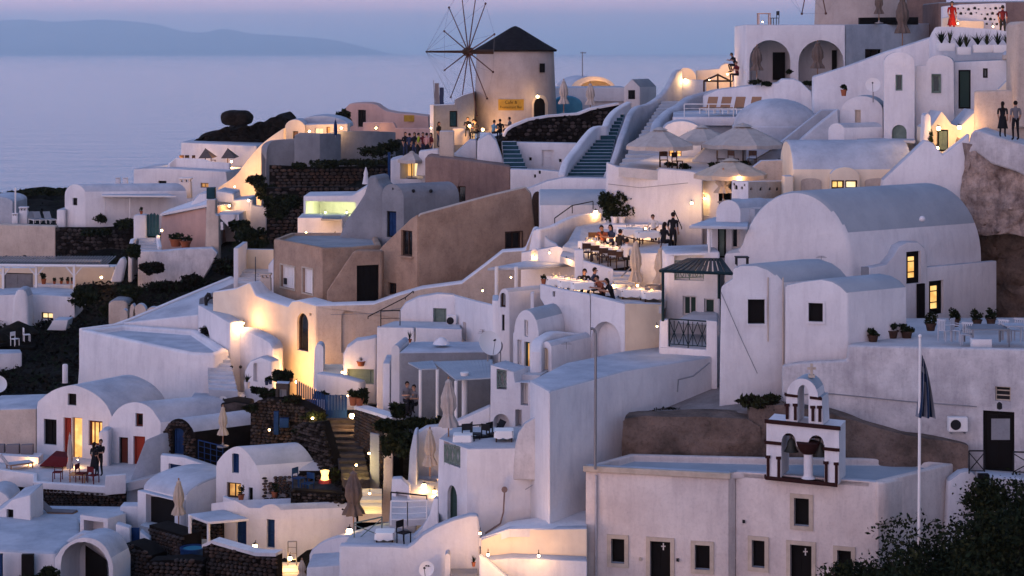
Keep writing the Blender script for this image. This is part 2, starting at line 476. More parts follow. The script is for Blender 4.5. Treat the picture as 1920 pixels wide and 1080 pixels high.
def slab(name, label, cat, top, Y0, hgt, wm='white', rm='roof', rim=0.0, rimh=.35, bev=.09, group=None, parent=None, zadd=0.0, batter=0.0, open_e=()):
    z = Zof(top[0][1], Y0) + zadd
    pts = [Wz(u, v, z - zadd) for u, v in top]
    for p in pts: p.z = z
    bm = bmesh.new()
    cc = sum(pts, Vector()) / len(pts)
    t = [bm.verts.new(p) for p in pts]; b = []
    for p in pts:
        d = Vector((p.x - cc.x, p.y - cc.y, 0)); k = 1 + batter / max(d.length, .1); b.append(bm.verts.new((cc.x + d.x * k, cc.y + d.y * k, z - hgt)))
    n = len(t); bm.faces.new(t); bm.faces.new(b[::-1])
    for i in range(n):
        bm.faces.new((t[i], t[(i + 1) % n], b[(i + 1) % n], b[i]))
    bmesh.ops.recalc_face_normals(bm, faces=bm.faces)
    for i in open_e: bmesh.ops.delete(bm, geom=[f for f in bm.faces if set(f.verts) == {t[i], t[(i + 1) % n], b[(i + 1) % n], b[i]}], context='FACES_ONLY')
    if rim:
        bm.faces.ensure_lookup_table(); tf = max(bm.faces, key=lambda f: f.calc_center_median().z)
        bmesh.ops.inset_region(bm, faces=[tf], thickness=rim, use_even_offset=True)
        g = bmesh.ops.extrude_face_region(bm, geom=[tf]); bm.faces.remove(tf) if tf.is_valid else None
        for v in [x for x in g['geom'] if isinstance(x, bmesh.types.BMVert)]: v.co.z -= rimh
        if not open_e: bmesh.ops.recalc_face_normals(bm, faces=bm.faces)
    bevel(bm, bev)
    c = sum(pts, Vector()) / n; c.z = z - hgt
    root = parent or thing(name, label, cat, c, group)
    if rim:
        bm.normal_update(); b2 = bm.copy()
        fl = lambda f: f.normal.z > .9 and f.calc_center_median().z < z - rimh * .5
        bmesh.ops.delete(bm, geom=[f for f in bm.faces if fl(f)], context='FACES')
        bmesh.ops.delete(b2, geom=[f for f in b2.faces if not fl(f)], context='FACES')
        obj('wall', bm, wm, root); obj('floor' if rm == 'deck' else 'roof', b2, rm, root)
    else: split_roof(bm, root, wm, rm)
    return root, z

def ribbon(name, label, cat, pts, th, zb, m='white', bev=.08, group=None, parent=None, pname='wall', side=1, sm=40):
    P = [W(*p) for p in pts]; n = len(P); off = []
    for i in range(n):
        a = P[max(i - 1, 0)]; b = P[min(i + 1, n - 1)]; d = Vector((b.x - a.x, b.y - a.y, 0))
        d = d.normalized() if d.length > 1e-5 else Vector((1, 0, 0))
        off.append(Vector((-d.y, d.x, 0)) * th * side)
    bm = bmesh.new(); rows = []
    for i, p in enumerate(P):
        z0 = (p.z - zb[i]) if isinstance(zb, (list, tuple)) else zb
        z0 = min(z0, p.z - .05)
        q = p + off[i]
        rows.append([bm.verts.new((p.x, p.y, z0)), bm.verts.new(p), bm.verts.new(q), bm.verts.new((q.x, q.y, z0))])
    for a, b in zip(rows, rows[1:]):
        for k in range(4): bm.faces.new((a[k], b[k], b[(k + 1) % 4], a[(k + 1) % 4]))
    bm.faces.new(rows[0][::-1]); bm.faces.new(rows[-1])
    bmesh.ops.recalc_face_normals(bm, faces=bm.faces); bevel(bm, bev, ang=50)
    if parent is None:
        c = sum(P, Vector()) / n; c.z = min(v.co.z for v in bm.verts)
        bmesh.ops.translate(bm, verts=bm.verts, vec=-c)
        o = obj(name, bm, m, None, smooth=sm); o.location = c
        return props(o, label, cat, group)
    return obj(pname, bm, m, parent, smooth=sm)

def smoothcurve(pts, k=4):
    out = []; n = len(pts)
    for i in range(n - 1):
        p0, p1, p2, p3 = pts[max(i - 1, 0)], pts[i], pts[i + 1], pts[min(i + 2, n - 1)]
        for j in range(k):
            t = j / k
            out.append(tuple(.5 * ((2 * b) + (-a + c) * t + (2 * a - 5 * b + 4 * c - d) * t * t + (-a + 3 * b - 3 * c + d) * t ** 3) for a, b, c, d in zip(p0, p1, p2, p3)))
    out.append(tuple(pts[-1])); return out

def copy_tree(o, parent=None, loc=None, label=None, rz=None, sc=None):
    c = o.copy(); COL.objects.link(c); c.parent = parent
    if loc is not None: c.location = loc
    if rz is not None: c.rotation_euler = (0, 0, rz)
    if sc is not None: c.scale = sc if isinstance(sc, (tuple, list)) else (sc, sc, sc)
    if label: c['label'] = label
    for ch in [x for x in KIDS.get(o.name, list(o.children))]: copy_tree(ch, c)
    return c
KIDS = {}

# ------------------------------------------------------------------ plants, stones
def foliage_bm(c, rad, n, size, seed=0, shell=.45, flat=0.0, mi=2):
    rnd = random.Random(seed); bm = bmesh.new()
    n = int(n * 1.7); blobs = [(Vector((rnd.uniform(-1, 1) * .6, rnd.uniform(-1, 1) * .55, rnd.uniform(-.75, .5))), rnd.uniform(.32, .55)) for _ in range(16)]
    for i in range(n):
        bc, br = rnd.choice(blobs)
        d = Vector((rnd.gauss(0, 1), rnd.gauss(0, 1), rnd.gauss(0, 1))).normalized() * (br * (shell + (1 - shell) * rnd.random()) * (1.25 if rnd.random() < .12 else 1))
        p = bc + d
        p = Vector((c[0] + p.x * rad[0], c[1] + p.y * rad[1], c[2] + p.z * rad[2]))
        s = size * rnd.uniform(.6, 1.4)
        a = Vector((rnd.gauss(0, 1), rnd.gauss(0, 1), rnd.gauss(0, 1))).normalized(); b = a.orthogonal().normalized()
        b = (b * math.cos(rnd.random() * 6) + a.cross(b) * math.sin(rnd.random() * 6)); e = a.cross(b).normalized()
        vs = [bm.verts.new(p + b * s * .5), bm.verts.new(p + e * s * .28), bm.verts.new(p - b * s * .5), bm.verts.new(p - e * s * .28)]
        f = bm.faces.new(vs); f.material_index = 1 if rnd.random() < .3 else 0
    return bm

def shrub(label, u, v, Y, wpx, hpx, n=500, size=.16, name='shrub', cat='shrub', group=None, mats=('leaf', 'leaf2'), seed=None, stem=True):
    p = W(u, v, Y); k = Y / F; root = thing(name, label, cat, p, group)
    rx, rz = wpx * k / 2, hpx * k / 2
    obj('crown', foliage_bm((p.x, p.y, p.z + rz * .95), (rx, rx * .7, rz * 1.25), n, size, seed if seed is not None else int(u + v)), list(mats), root, smooth=0)
    if stem:
        bm = bmesh.new(); rnd = random.Random(int(u))
        for i in range(5):
            a = rnd.random() * 6.28
            add_tube(bm, (p.x + math.cos(a) * .05, p.y + math.sin(a) * .05, p.z - .1), (p.x + math.cos(a) * rx * .5, p.y + math.sin(a) * rx * .4, p.z + rz * 1.2), .03, .012, n=5)
        obj('stem', bm, 'bark', root)
    return root

ROCK = []
def rock_mesh(seed, mats):
    bm = bmesh.new(); bmesh.ops.create_icosphere(bm, subdivisions=1, radius=.5); rnd = random.Random(seed)
    for v in bm.verts: v.co *= rnd.uniform(.78, 1.12); v.co.x *= 1.1; v.co.z *= .85
    return mesh_of('stone', bm, mats, 25)

def stones_on(plane, u0, v0, u1, v1, parent, size=.32, off=0.0, prob=.93, seed=1, mask=None, m=('stone', 'stone2'), vtop=None, single=False):
    rnd = random.Random(seed); bm = bmesh.new()
    q0, _ = plane.sz(u0, v0); q1, _ = plane.sz(u1, v0); um = (u0 + u1) / 2
    zt = plane.sz(um, v0)[1]; zb = plane.sz(um, v1)[1]
    z = zb; row = 0
    protos = [rock_mesh(seed * 10 + i, [m[i % len(m)]]) for i in range(6)] if single else None
    while z < zt:
        hh = size * rnd.uniform(.55, .8); q = q0 + (row % 2) * size * .4
        while q < q1:
            ww = size * rnd.uniform(.7, 1.5)
            if rnd.random() < prob and (mask is None or mask(q + ww / 2, z + hh / 2)):
                c = plane.w(q + ww / 2, z + hh / 2, off + .02)
                if single:
                    o = bpy.data.objects.new('stone', rnd.choice(protos)); COL.objects.link(o); o.parent = parent
                    o.location = c - base(parent); o.scale = (ww * 1.0, .28, hh * 1.15)
                    o.rotation_euler = (0, rnd.uniform(-.15, .15), math.atan2(plane.t.y, plane.t.x))
                else:
                    n = len(bm.verts); mi = rnd.randrange(len(m))
                    r = []
                    k = rnd.choice((5, 6, 7)); ph = rnd.random() * 6
                    for dd, sc in ((-.05, 1.0), (.07, .9), (.12, .55)):
                        r.append([bm.verts.new(plane.w(q + ww / 2 + math.cos(ph + 6.2832 * i / k) * ww * .5 * sc, z + hh / 2 + math.sin(ph + 6.2832 * i / k) * hh * .52 * sc, off + dd)) for i in range(k)])
                    for A, B in zip(r, r[1:]):
                        for i in range(k): bm.faces.new((A[i], A[(i + 1) % k], B[(i + 1) % k], B[i])).material_index = mi
                    bm.faces.new(r[-1]).material_index = mi
            q += ww * .96
        z += hh * .96; row += 1
    if not single:
        bmesh.ops.recalc_face_normals(bm, faces=bm.faces)
        o = obj('stones', bm, list(m), parent, smooth=0); o['kind'] = 'stuff'; return o

# ------------------------------------------------------------------ lamps
LAMP_N = [0]
def lamp(label, u, v, Y, power, name='wall_lamp', cat='lamp', col=(1.0, .51, .18), r=.09, bulb='bulb', size=.12, dy=-.45, group=None):
    p = W(u, v, Y); root = thing(name, label, cat, p, group)
    bm = bmesh.new(); bmesh.ops.create_icosphere(bm, subdivisions=2, radius=r, matrix=Matrix.Translation(p)); obj('bulb', bm, bulb, root)
    bm = bmesh.new(); add_lathe(bm, (p.x, p.y, p.z + r * .9), [(r * .9, 0), (r * .7, .04), (r * .2, .07)], n=10)
    add_tube(bm, (p.x, p.y, p.z + r + .03), (p.x, p.y + .3, p.z + r + .08), .015, n=6); obj('bracket', bm, 'iron', root)
    l = bpy.data.lights.new('lamp_light', 'POINT'); l.energy = power * 1.15; l.color = col; l.shadow_soft_size = size
    lo = bpy.data.objects.new('lamp_light', l); COL.objects.link(lo); lo.parent = root; lo.location = (0, dy, 0)
    return root

def plate(name, label, cat, pts, th=.15, m='deck', parent=None, pname='slab', kind=None):
    P = [W(*p) for p in pts]; bm = bmesh.new(); f = bm.faces.new([bm.verts.new(p) for p in P]); f.normal_update()
    if f.normal.z < 0: f.normal_flip()
    lo = [bm.verts.new(v.co - Vector((0, 0, th))) for v in f.verts]; up = list(f.verts); n = len(up); bm.faces.new(lo[::-1])
    for i in range(n): bm.faces.new((up[i], up[(i + 1) % n], lo[(i + 1) % n], lo[i]))
    bmesh.ops.recalc_face_normals(bm, faces=bm.faces)
    if parent: return obj(pname, bm, m, parent, 0)
    return props(obj(name, bm, m, None, 0), label, cat, None, kind)
H = house
Y0_ = lambda x, y: Vector((x, y, 0))

def vault_x(label, u0, u1, Yf, ve, vt, vb, D=4.0, wm='white', rm='roof', name='house', cat='house', yaw=0.0, parent=None, Yr=None, sq=1.0):
    a = W(u0, ve, Yf); b = W(u1, ve, Yr or Yf); zt = Zof(vt, Yf + D / 2); zb = Zof(vb, Yf)
    t = Vector((b.x - a.x, b.y - a.y, 0)); L = t.length; t.normalize(); n = Vector((-t.y, t.x, 0)); bm = bmesh.new(); E = []
    for q in (0, 1):
        o = a + t * (L * q); ring = [bm.verts.new((o.x, o.y, zb))]
        for i in range(17):
            an = math.pi * i / 16; s = (1 - math.cos(an)) / 2 * D; h = (math.sin(an) ** sq) * (zt - a.z)
            p = o + n * s; ring.append(bm.verts.new((p.x, p.y, a.z + h)))
        p = o + n * D; ring.append(bm.verts.new((p.x, p.y, zb))); E.append(ring)
    m = len(E[0])
    for i in range(m): bm.faces.new((E[0][i], E[0][(i + 1) % m], E[1][(i + 1) % m], E[1][i]))
    bm.faces.new(E[0][::-1]); bm.faces.new(E[1]); bmesh.ops.recalc_face_normals(bm, faces=bm.faces); bevel(bm, .09, ang=50)
    root = parent or thing(name, label, cat, Vector(((a.x + b.x) / 2, (a.y + b.y) / 2, zb)))
    split_roof(bm, root, wm, rm, thr=.25); return root
# ------------------------------------------------------------------ people
def make_body(J, B, face):
    me = bpy.data.meshes.new('body'); names = list(J)
    vs = [J[n][0] for n in names]; es = [(names.index(a), names.index(b)) for a, b, _ in B]
    me.from_pydata(vs, es, []); o = bpy.data.objects.new('tmp', me); COL.objects.link(o)
    m = o.modifiers.new('s', 'SKIN'); m.branch_smoothing = .4
    sk = me.skin_vertices[0].data
    for i, n in enumerate(names):
        r = J[n][1]; sk[i].radius = r if isinstance(r, tuple) else (r, r); sk[i].use_root = (n == 'pelvis')
    s2 = o.modifiers.new('u', 'SUBSURF'); s2.levels = 1
    dg = bpy.context.evaluated_depsgraph_get(); dg.update()
    r = bpy.data.meshes.new_from_object(o.evaluated_get(dg)); bpy.data.objects.remove(o)
    bm = bmesh.new(); bm.from_mesh(r); bpy.data.meshes.remove(r)
    seg = [(Vector(J[a][0]), Vector(J[b][0]), part) for a, b, part in B]
    idx = {'skin': 0, 'top': 1, 'legs': 2, 'shoe': 3}
    for f in bm.faces:
        c = f.calc_center_median(); best = 9; bp = 'top'
        for a, b, part in seg:
            ab = b - a; t = max(0, min(1, (c - a).dot(ab) / ab.length_squared)); d = (a + ab * t - c).length
            if d < best: best, bp = d, part
        f.material_index = idx[bp]
    h = Vector(J['head'][0]); fwd = Vector(face) - h; fwd.z = 0; fwd.normalize(); side = Vector((-fwd.y, fwd.x, 0))
    add_tube(bm, h + fwd * .07 + Vector((0, 0, .02)), h + fwd * .125 + Vector((0, 0, -.01)), .012, .016, n=5)
    for s in (-1, 1):
        add_tube(bm, h + side * s * .075 + Vector((0, 0, -.03)), h + side * s * .092 + Vector((0, 0, .03)), .016, .014, n=5)
        add_tube(bm, h + side * s * .035 + fwd * .075 + Vector((0, 0, .025)), h + side * s * .035 + fwd * .098 + Vector((0, 0, .025)), .012, .010, n=5, mi=3)
    add_tube(bm, h + side * -.03 + fwd * .088 + Vector((0, 0, -.045)), h + side * .03 + fwd * .088 + Vector((0, 0, -.045)), .007, n=4, mi=1)
    for s in 'lr':
        w_ = Vector(J['wr' + s][0]); k = Vector(J['ha' + s][0]); d = (k - w_).normalized()
        sd = d.orthogonal().normalized()
        for i, (off, ln) in enumerate(((-.033, .062), (-.012, .075), (.010, .078), (.032, .068))):
            a = k + sd * off; b = a + d * ln * .55; bend = (d + Vector((0, 0, -.5))).normalized()
            add_tube(bm, a - d * .015, b, .010, .009, n=5); add_tube(bm, b, b + bend * ln * .5, .009, .006, n=5)
        th = k - d * .05 + sd * .035
        add_tube(bm, th, th + (d + sd).normalized() * .06, .012, .008, n=5)
    return bm

def joints(pelvis, chest, neck, head, face, el, er, hl, hr, kl, kr, fl, fr, female=False):
    V = Vector; sw = .17 if female else .20; p, c, n, h = V(pelvis), V(chest), V(neck), V(head)
    J = {'pelvis': (p, (.15, .11)), 'waist': ((p + c) / 2, (.135, .10)), 'chest': (c, (.165, .11)), 'neck': (n, .055),
         'head': (h, (.078, .092)), 'crown': (h + V((0, 0, .085)), (.068, .078)), 'face': (face, .02)}
    J['shl'] = (V((c.x - sw, c.y, c.z + .11)), .065); J['shr'] = (V((c.x + sw, c.y, c.z + .11)), .065)
    J['ell'] = (V(el), .045); J['elr'] = (V(er), .045)
    for s, hnd, e in (('l', V(hl), V(el)), ('r', V(hr), V(er))):
        d = (hnd - e).normalized(); J['wr' + s] = (hnd, .03); J['ha' + s] = (hnd + d * .075, (.042, .022))
    J['hil'] = (V((p.x - .09, p.y, p.z - .06)), .095); J['hir'] = (V((p.x + .09, p.y, p.z - .06)), .095)
    J['knl'] = (V(kl), .060); J['knr'] = (V(kr), .060); J['anl'] = (V(fl), .042); J['anr'] = (V(fr), .042)
    dl = V((0, -1, 0)) 
    J['tol'] = (V(fl) + dl * .16 + V((0, 0, -.05)), (.045, .032)); J['tor'] = (V(fr) + dl * .16 + V((0, 0, -.05)), (.045, .032))
    fc = J.pop('face')[0]
    B = [('pelvis', 'waist', 'top'), ('waist', 'chest', 'top'), ('chest', 'neck', 'top'), ('neck', 'head', 'skin'), ('head', 'crown', 'skin'),
         ('chest', 'shl', 'top'), ('chest', 'shr', 'top'), ('shl', 'ell', 'top'), ('shr', 'elr', 'top'), ('ell', 'wrl', 'skin'), ('elr', 'wrr', 'skin'),
         ('wrl', 'hal', 'skin'), ('wrr', 'har', 'skin'), ('pelvis', 'hil', 'legs'), ('pelvis', 'hir', 'legs'), ('hil', 'knl', 'legs'), ('hir', 'knr', 'legs'),
         ('knl', 'anl', 'legs'), ('knr', 'anr', 'legs'), ('anl', 'tol', 'shoe'), ('anr', 'tor', 'shoe')]
    return J, B, fc

POSES = {
 'stand': joints((0, 0, .95), (0, 0, 1.28), (0, 0, 1.49), (0, -.015, 1.60), (0, -.2, 1.6), (-.225, .03, 1.12), (.225, .03, 1.12), (-.20, -.09, .90), (.20, -.09, .90), (-.11, -.02, .50), (.11, -.02, .50), (-.12, .04, .09), (.12, .04, .09)),
 'hug': joints((0, 0, .95), (.03, 0, 1.28), (.04, -.01, 1.49), (.07, -.02, 1.60), (.2, -.2, 1.6), (-.20, -.12, 1.13), (.26, -.10, 1.13), (.0, -.26, 1.10), (.10, -.28, 1.15), (-.10, -.02, .50), (.11, -.05, .50), (-.10, .04, .09), (.12, .02, .09)),
 'serve': joints((0, 0, .95), (0, -.06, 1.27), (0, -.10, 1.47), (0, -.15, 1.57), (0, -.3, 1.55), (-.28, -.12, 1.10), (.28, -.10, 1.10), (-.22, -.40, 1.08), (.20, -.38, 1.02), (-.11, -.02, .50), (.11, -.02, .50), (-.12, .04, .09), (.12, .04, .09)),
 'sit': joints((0, 0, .52), (0, -.03, .86), (0, -.06, 1.07), (0, -.09, 1.18), (0, -.3, 1.16), (-.24, -.10, .74), (.24, -.10, .74), (-.15, -.36, .78), (.15, -.36, .78), (-.12, -.44, .52), (.12, -.44, .52), (-.12, -.42, .09), (.12, -.42, .09)),
 'lean': joints((0, 0, .52), (0, -.14, .83), (0, -.22, 1.02), (0, -.30, 1.12), (0, -.5, 1.05), (-.26, -.26, .76), (.26, -.26, .76), (-.12, -.48, .80), (.10, -.50, .80), (-.13, -.44, .52), (.13, -.44, .52), (-.12, -.30, .09), (.12, -.30, .09)),
}
BODY = {}
for pn in POSES: BODY[pn] = None

def body_mesh(pose, mats):
    if BODY[pose] is None:
        J_, B_, fc_ = POSES[pose]
        bm = make_body(J_, B_, fc_); me = bpy.data.meshes.new('body'); bm.to_mesh(me); bm.free(); me.shade_smooth()
        BODY[pose] = me
    me = BODY[pose].copy()
    for x in mats: me.materials.append(M[x])
    return me

def hair_bm(h, fwd, long=False):
    bm = bmesh.new(); bmesh.ops.create_uvsphere(bm, u_segments=12, v_segments=8, radius=1)
    for v in bm.verts:
        v.co = Vector((v.co.x * .092, v.co.y * .105, v.co.z * .105)) + h + Vector((0, 0, .045)) - fwd * .018
    kill = [v for v in bm.verts if (v.co - h).dot(fwd) > .045 and v.co.z < h.z + .075]
    bmesh.ops.delete(bm, geom=kill, context='VERTS')
    if long:
        add_tube(bm, h - fwd * .07 + Vector((0, 0, .03)), h - fwd * .10 + Vector((0, 0, -.26)), .075, .05, n=8)
    return bm

def person(label, u, v, Y, pose='stand', top='c_black', legs='c_black', rz=0.0, long=False, scale=1.0, group=None, hair='hair', skirt=False, dz=0.0, sleeves=True):
    p = W(u, v, Y); p.z += dz
    root = thing('person', label, 'person', p, group)
    me = body_mesh(pose, ['skin', top, legs, 'hair'])
    o = bpy.data.objects.new('body', me); COL.objects.link(o); o.parent = root; o.rotation_euler = (0, 0, rz); o.scale = (scale,) * 3
    J_, B_, fc_ = POSES[pose]; h = Vector(J_['head'][0]); fwd = Vector(fc_) - h; fwd.z = 0; fwd.normalize()
    ho = obj('hair', hair_bm(h, fwd, long), hair, None); ho.parent = root; ho.rotation_euler = (0, 0, rz); ho.scale = (scale,) * 3
    if skirt:
        bm = bmesh.new(); add_lathe(bm, (0, 0, .42), [(.26, 0), (.20, .3), (.155, .56), (.14, .62)], n=14, sy=.75)
        so = obj('skirt', bm, legs, None); so.parent = root; so.rotation_euler = (0, 0, rz); so.scale = (scale,) * 3
    return root

# ------------------------------------------------------------------ furniture and fittings (all local, then placed)
def place(root, p, rz=0.0): root.location = p; root.rotation_euler = (0, 0, rz); return root

def L_(name, bm, m, root, smooth=35):
    return obj(name, bm, m, root, smooth=smooth, local=True)

def chair(label, p, rz, m='wood', group='dining chairs', plastic=False):
    r = thing('chair', label, 'chair', p, group, rz=rz)
    bm = bmesh.new(); add_box(bm, (0, 0, .42), (.44, .42, .04)); bevel(bm, .012, seg=1); L_('seat', bm, m, r)
    bm = bmesh.new()
    if plastic:
        for i in range(5): add_box(bm, (-.16 + i * .08, .21, .46), (.045, .025, .40))
        add_box(bm, (0, .21, .82), (.44, .03, .07)); add_path(bm, [(-.22, -.18, .66), (-.22, .2, .68)], .022); add_path(bm, [(.22, -.18, .66), (.22, .2, .68)], .022)
    else:
        add_box(bm, (0, .2, .62), (.42, .03, .26))
        add_box(bm, (-.19, .2, .44), (.035, .035, .42)); add_box(bm, (.19, .2, .44), (.035, .035, .42))
    L_('backrest', bm, m, r, 0)
    for x in (-.19, .19):
        for y in (-.18, .18):
            bm = bmesh.new(); add_box(bm, (x, y, 0), (.036, .036, .43)); L_('leg', bm, m, r, 0)
    return r

def table(label, p, size=.8, rz=0.0, cloth='cloth', round_=False, m='wood', hgt=.74, group=None, settings=True, drape=.28):
    r = thing('table', label, 'table', p, group, rz=rz)
    bm = bmesh.new()
    if round_: add_lathe(bm, (0, 0, hgt - .04), [(size / 2, 0), (size / 2, .04)], n=24)
    else: add_box(bm, (0, 0, hgt - .04), (size, size, .04))
    L_('tabletop', bm, m, r)
    if round_:
        bm = bmesh.new(); add_lathe(bm, (0, 0, 0), [(.22, 0), (.20, .03), (.04, .05), (.035, hgt - .04)], n=14); L_('leg', bm, m, r)
    else:
        for x in (-1, 1):
            for y in (-1, 1):
                bm = bmesh.new(); add_box(bm, (x * (size / 2 - .05), y * (size / 2 - .05), 0), (.05, .05, hgt - .04)); L_('leg', bm, m, r, 0)
    if cloth:
        bm = bmesh.new(); s = size / 2 + .015; n = 32; rows = []
        for k, (g, z) in enumerate(((1.0, hgt + .006), (1.03, hgt - .01), (1.06, hgt - drape))):
            ring = []
            for i in range(n):
                a = 2 * math.pi * i / n + math.pi / n
                if round_: x, y = math.cos(a) * s, math.sin(a) * s
                else:
                    c, d = math.cos(a), math.sin(a); q = s / max(abs(c), abs(d)); x, y = c * q, d * q
                wv = 1 + (.03 * math.sin(i * 2.4) if k == 2 else 0)
                ring.append(bm.verts.new((x * g * wv, y * g * wv, z + (.03 * math.sin(i * 1.7) if k == 2 else 0))))
            rows.append(ring)
        bm.faces.new(rows[0])
        for A, B in zip(rows, rows[1:]):
            for i in range(n): bm.faces.new((A[i], B[i], B[(i + 1) % n], A[(i + 1) % n]))
        c_ = obj('tablecloth', bm, cloth, None, smooth=30); c_.location = p; c_.rotation_euler = (0, 0, rz)
        props(c_, 'white cloth on the ' + label.replace('candlelit ', ''), 'tablecloth', 'tablecloths')
    return r

def tableware(label, p, rz=0.0, seed=0, group='table settings', candle=True):
    rnd = random.Random(seed); r = thing('table_setting', label, 'tableware', p, group, rz=rz)
    for i in range(4):
        a = math.pi / 2 * i + rnd.uniform(-.2, .2); x, y = math.cos(a) * .24, math.sin(a) * .24
        bm = bmesh.new(); add_lathe(bm, (x, y, .01), [(.10, 0), (.11, .012)], n=12); L_('plate', bm, 'wframe', r)
        bm = bmesh.new(); x, y = math.cos(a + .5) * .2, math.sin(a + .5) * .2
        add_lathe(bm, (x, y, .01), [(.03, 0), (.008, .01), (.008, .08), (.035, .11), (.03, .18)], n=8); L_('wine_glass', bm, 'metal', r)
    if candle:
        bm = bmesh.new(); add_lathe(bm, (0, 0, .01), [(.04, 0), (.04, .09)], n=10); L_('candle', bm, 'shade_lit', r)
        l = bpy.data.lights.new('candle_light', 'POINT'); l.energy = 13; l.color = (1, .50, .17); l.shadow_soft_size = .06
        lo = bpy.data.objects.new('candle_light', l); COL.objects.link(lo); lo.parent = r; lo.location = (0, 0, .3)
    return r

def umbrella_closed(label, u, v, Y, hpx, m='canvas', wpx=None, group='closed parasols', twist=0):
    p = W(u, v, Y); H = hpx * Y / F; r = thing('closed_parasol', label, 'parasol', p, group)
    bm = bmesh.new(); add_tube(bm, (0, 0, 0), (0, 0, H * 1.0), .028, n=8); L_('pole', bm, 'lwood', r)
    bm = bmesh.new(); add_lathe(bm, (0, 0, 0), [(.28, 0), (.28, .06), (.06, .09), (.05, .2)], n=14); L_('base', bm, 'metal', r)
    R0 = (wpx * Y / F / 2) if wpx else .24
    z0 = H * .30; hh = H - z0
    bm = bmesh.new()
    jit = lambda a, z: 1 + .20 * math.sin(a * 8 + z * 2.5) * (1 if z < hh * .93 else .2)
    add_lathe(bm, (0, 0, z0), [(R0 * 1.25, 0), (R0 * 1.12, hh * .08), (R0 * .72, hh * .22), (R0 * .66, hh * .30), (R0 * .95, hh * .42), (R0 * .92, hh * .60), (R0 * .62, hh * .80), (R0 * .40, hh * .88), (R0 * .50, hh * .93), (.03, hh * .995), (.02, hh * 1.0)], n=40, jit=jit)
    L_('canopy', bm, m, r, 60)
    bm = bmesh.new(); add_lathe(bm, (0, 0, z0 + hh * .245), [(R0 * .74, 0), (R0 * .74, .05)], n=16); L_('strap', bm, m, r)
    bm = bmesh.new(); add_lathe(bm, (0, 0, H), [(.03, 0), (.045, .04), (.02, .09)], n=8); L_('finial', bm, 'lwood', r)
    return r

def umbrella_open(label, u, v, Y, wpx, hpx, foot, m='canvas_w', n=8, group='open parasols on the terrace', yaw=.3, cap=True):
    p = W(u, foot, Y); k = Y / F; H = (foot - v) * k; Rr = wpx * k / 2; hh = hpx * k
    r = thing('open_parasol', label, 'parasol', p, group, rz=yaw)
    bm = bmesh.new(); add_tube(bm, (0, 0, 0), (0, 0, H - .05), .035, n=8); L_('pole', bm, 'wood', r)
    bm = bmesh.new(); add_box(bm, (0, 0, 0), (.6, .6, .08)); L_('base', bm, 'metal', r)
    bm = bmesh.new(); rows = []
    zz = lambda q: H - hh * (q ** 1.15)
    for q in (.0, .33, .66, 1.0):
        ring = []
        for i in range(n * 2):
            a = math.pi * i / n; sag = 1 if i % 2 == 0 else math.cos(math.pi / n) * (.985 - .02 * q)
            ring.append(bm.verts.new((math.cos(a) * Rr * max(q, .02) * sag, math.sin(a) * Rr * max(q, .02) * sag, zz(q) - (0 if i % 2 == 0 else .05 * q))))
        rows.append(ring)
    lo = [bm.verts.new((v_.co.x * 1.005, v_.co.y * 1.005, v_.co.z - .20)) for v_ in rows[-1]]
    for A, B in zip(rows + [lo], (rows + [lo])[1:]):
        for i in range(n * 2): bm.faces.new((A[i], B[i], B[(i + 1) % (2 * n)], A[(i + 1) % (2 * n)]))
    bm.faces.new(rows[0][::-1])
    L_('canopy', bm, m, r, 20)
    for i in range(n):
        a = 2 * math.pi * i / n; bm = bmesh.new()
        add_tube(bm, (0, 0, H - .08), (math.cos(a) * Rr * .98, math.sin(a) * Rr * .98, H - hh - .04), .014, n=5)
        L_('rib', bm, 'wood', r)
    if cap:
        bm = bmesh.new(); add_lathe(bm, (0, 0, H - hh * .12), [(Rr * .24, 0), (Rr * .10, hh * .14), (.03, hh * .2)], n=n * 2); L_('vent_cap', bm, m, r, 20)
    return r

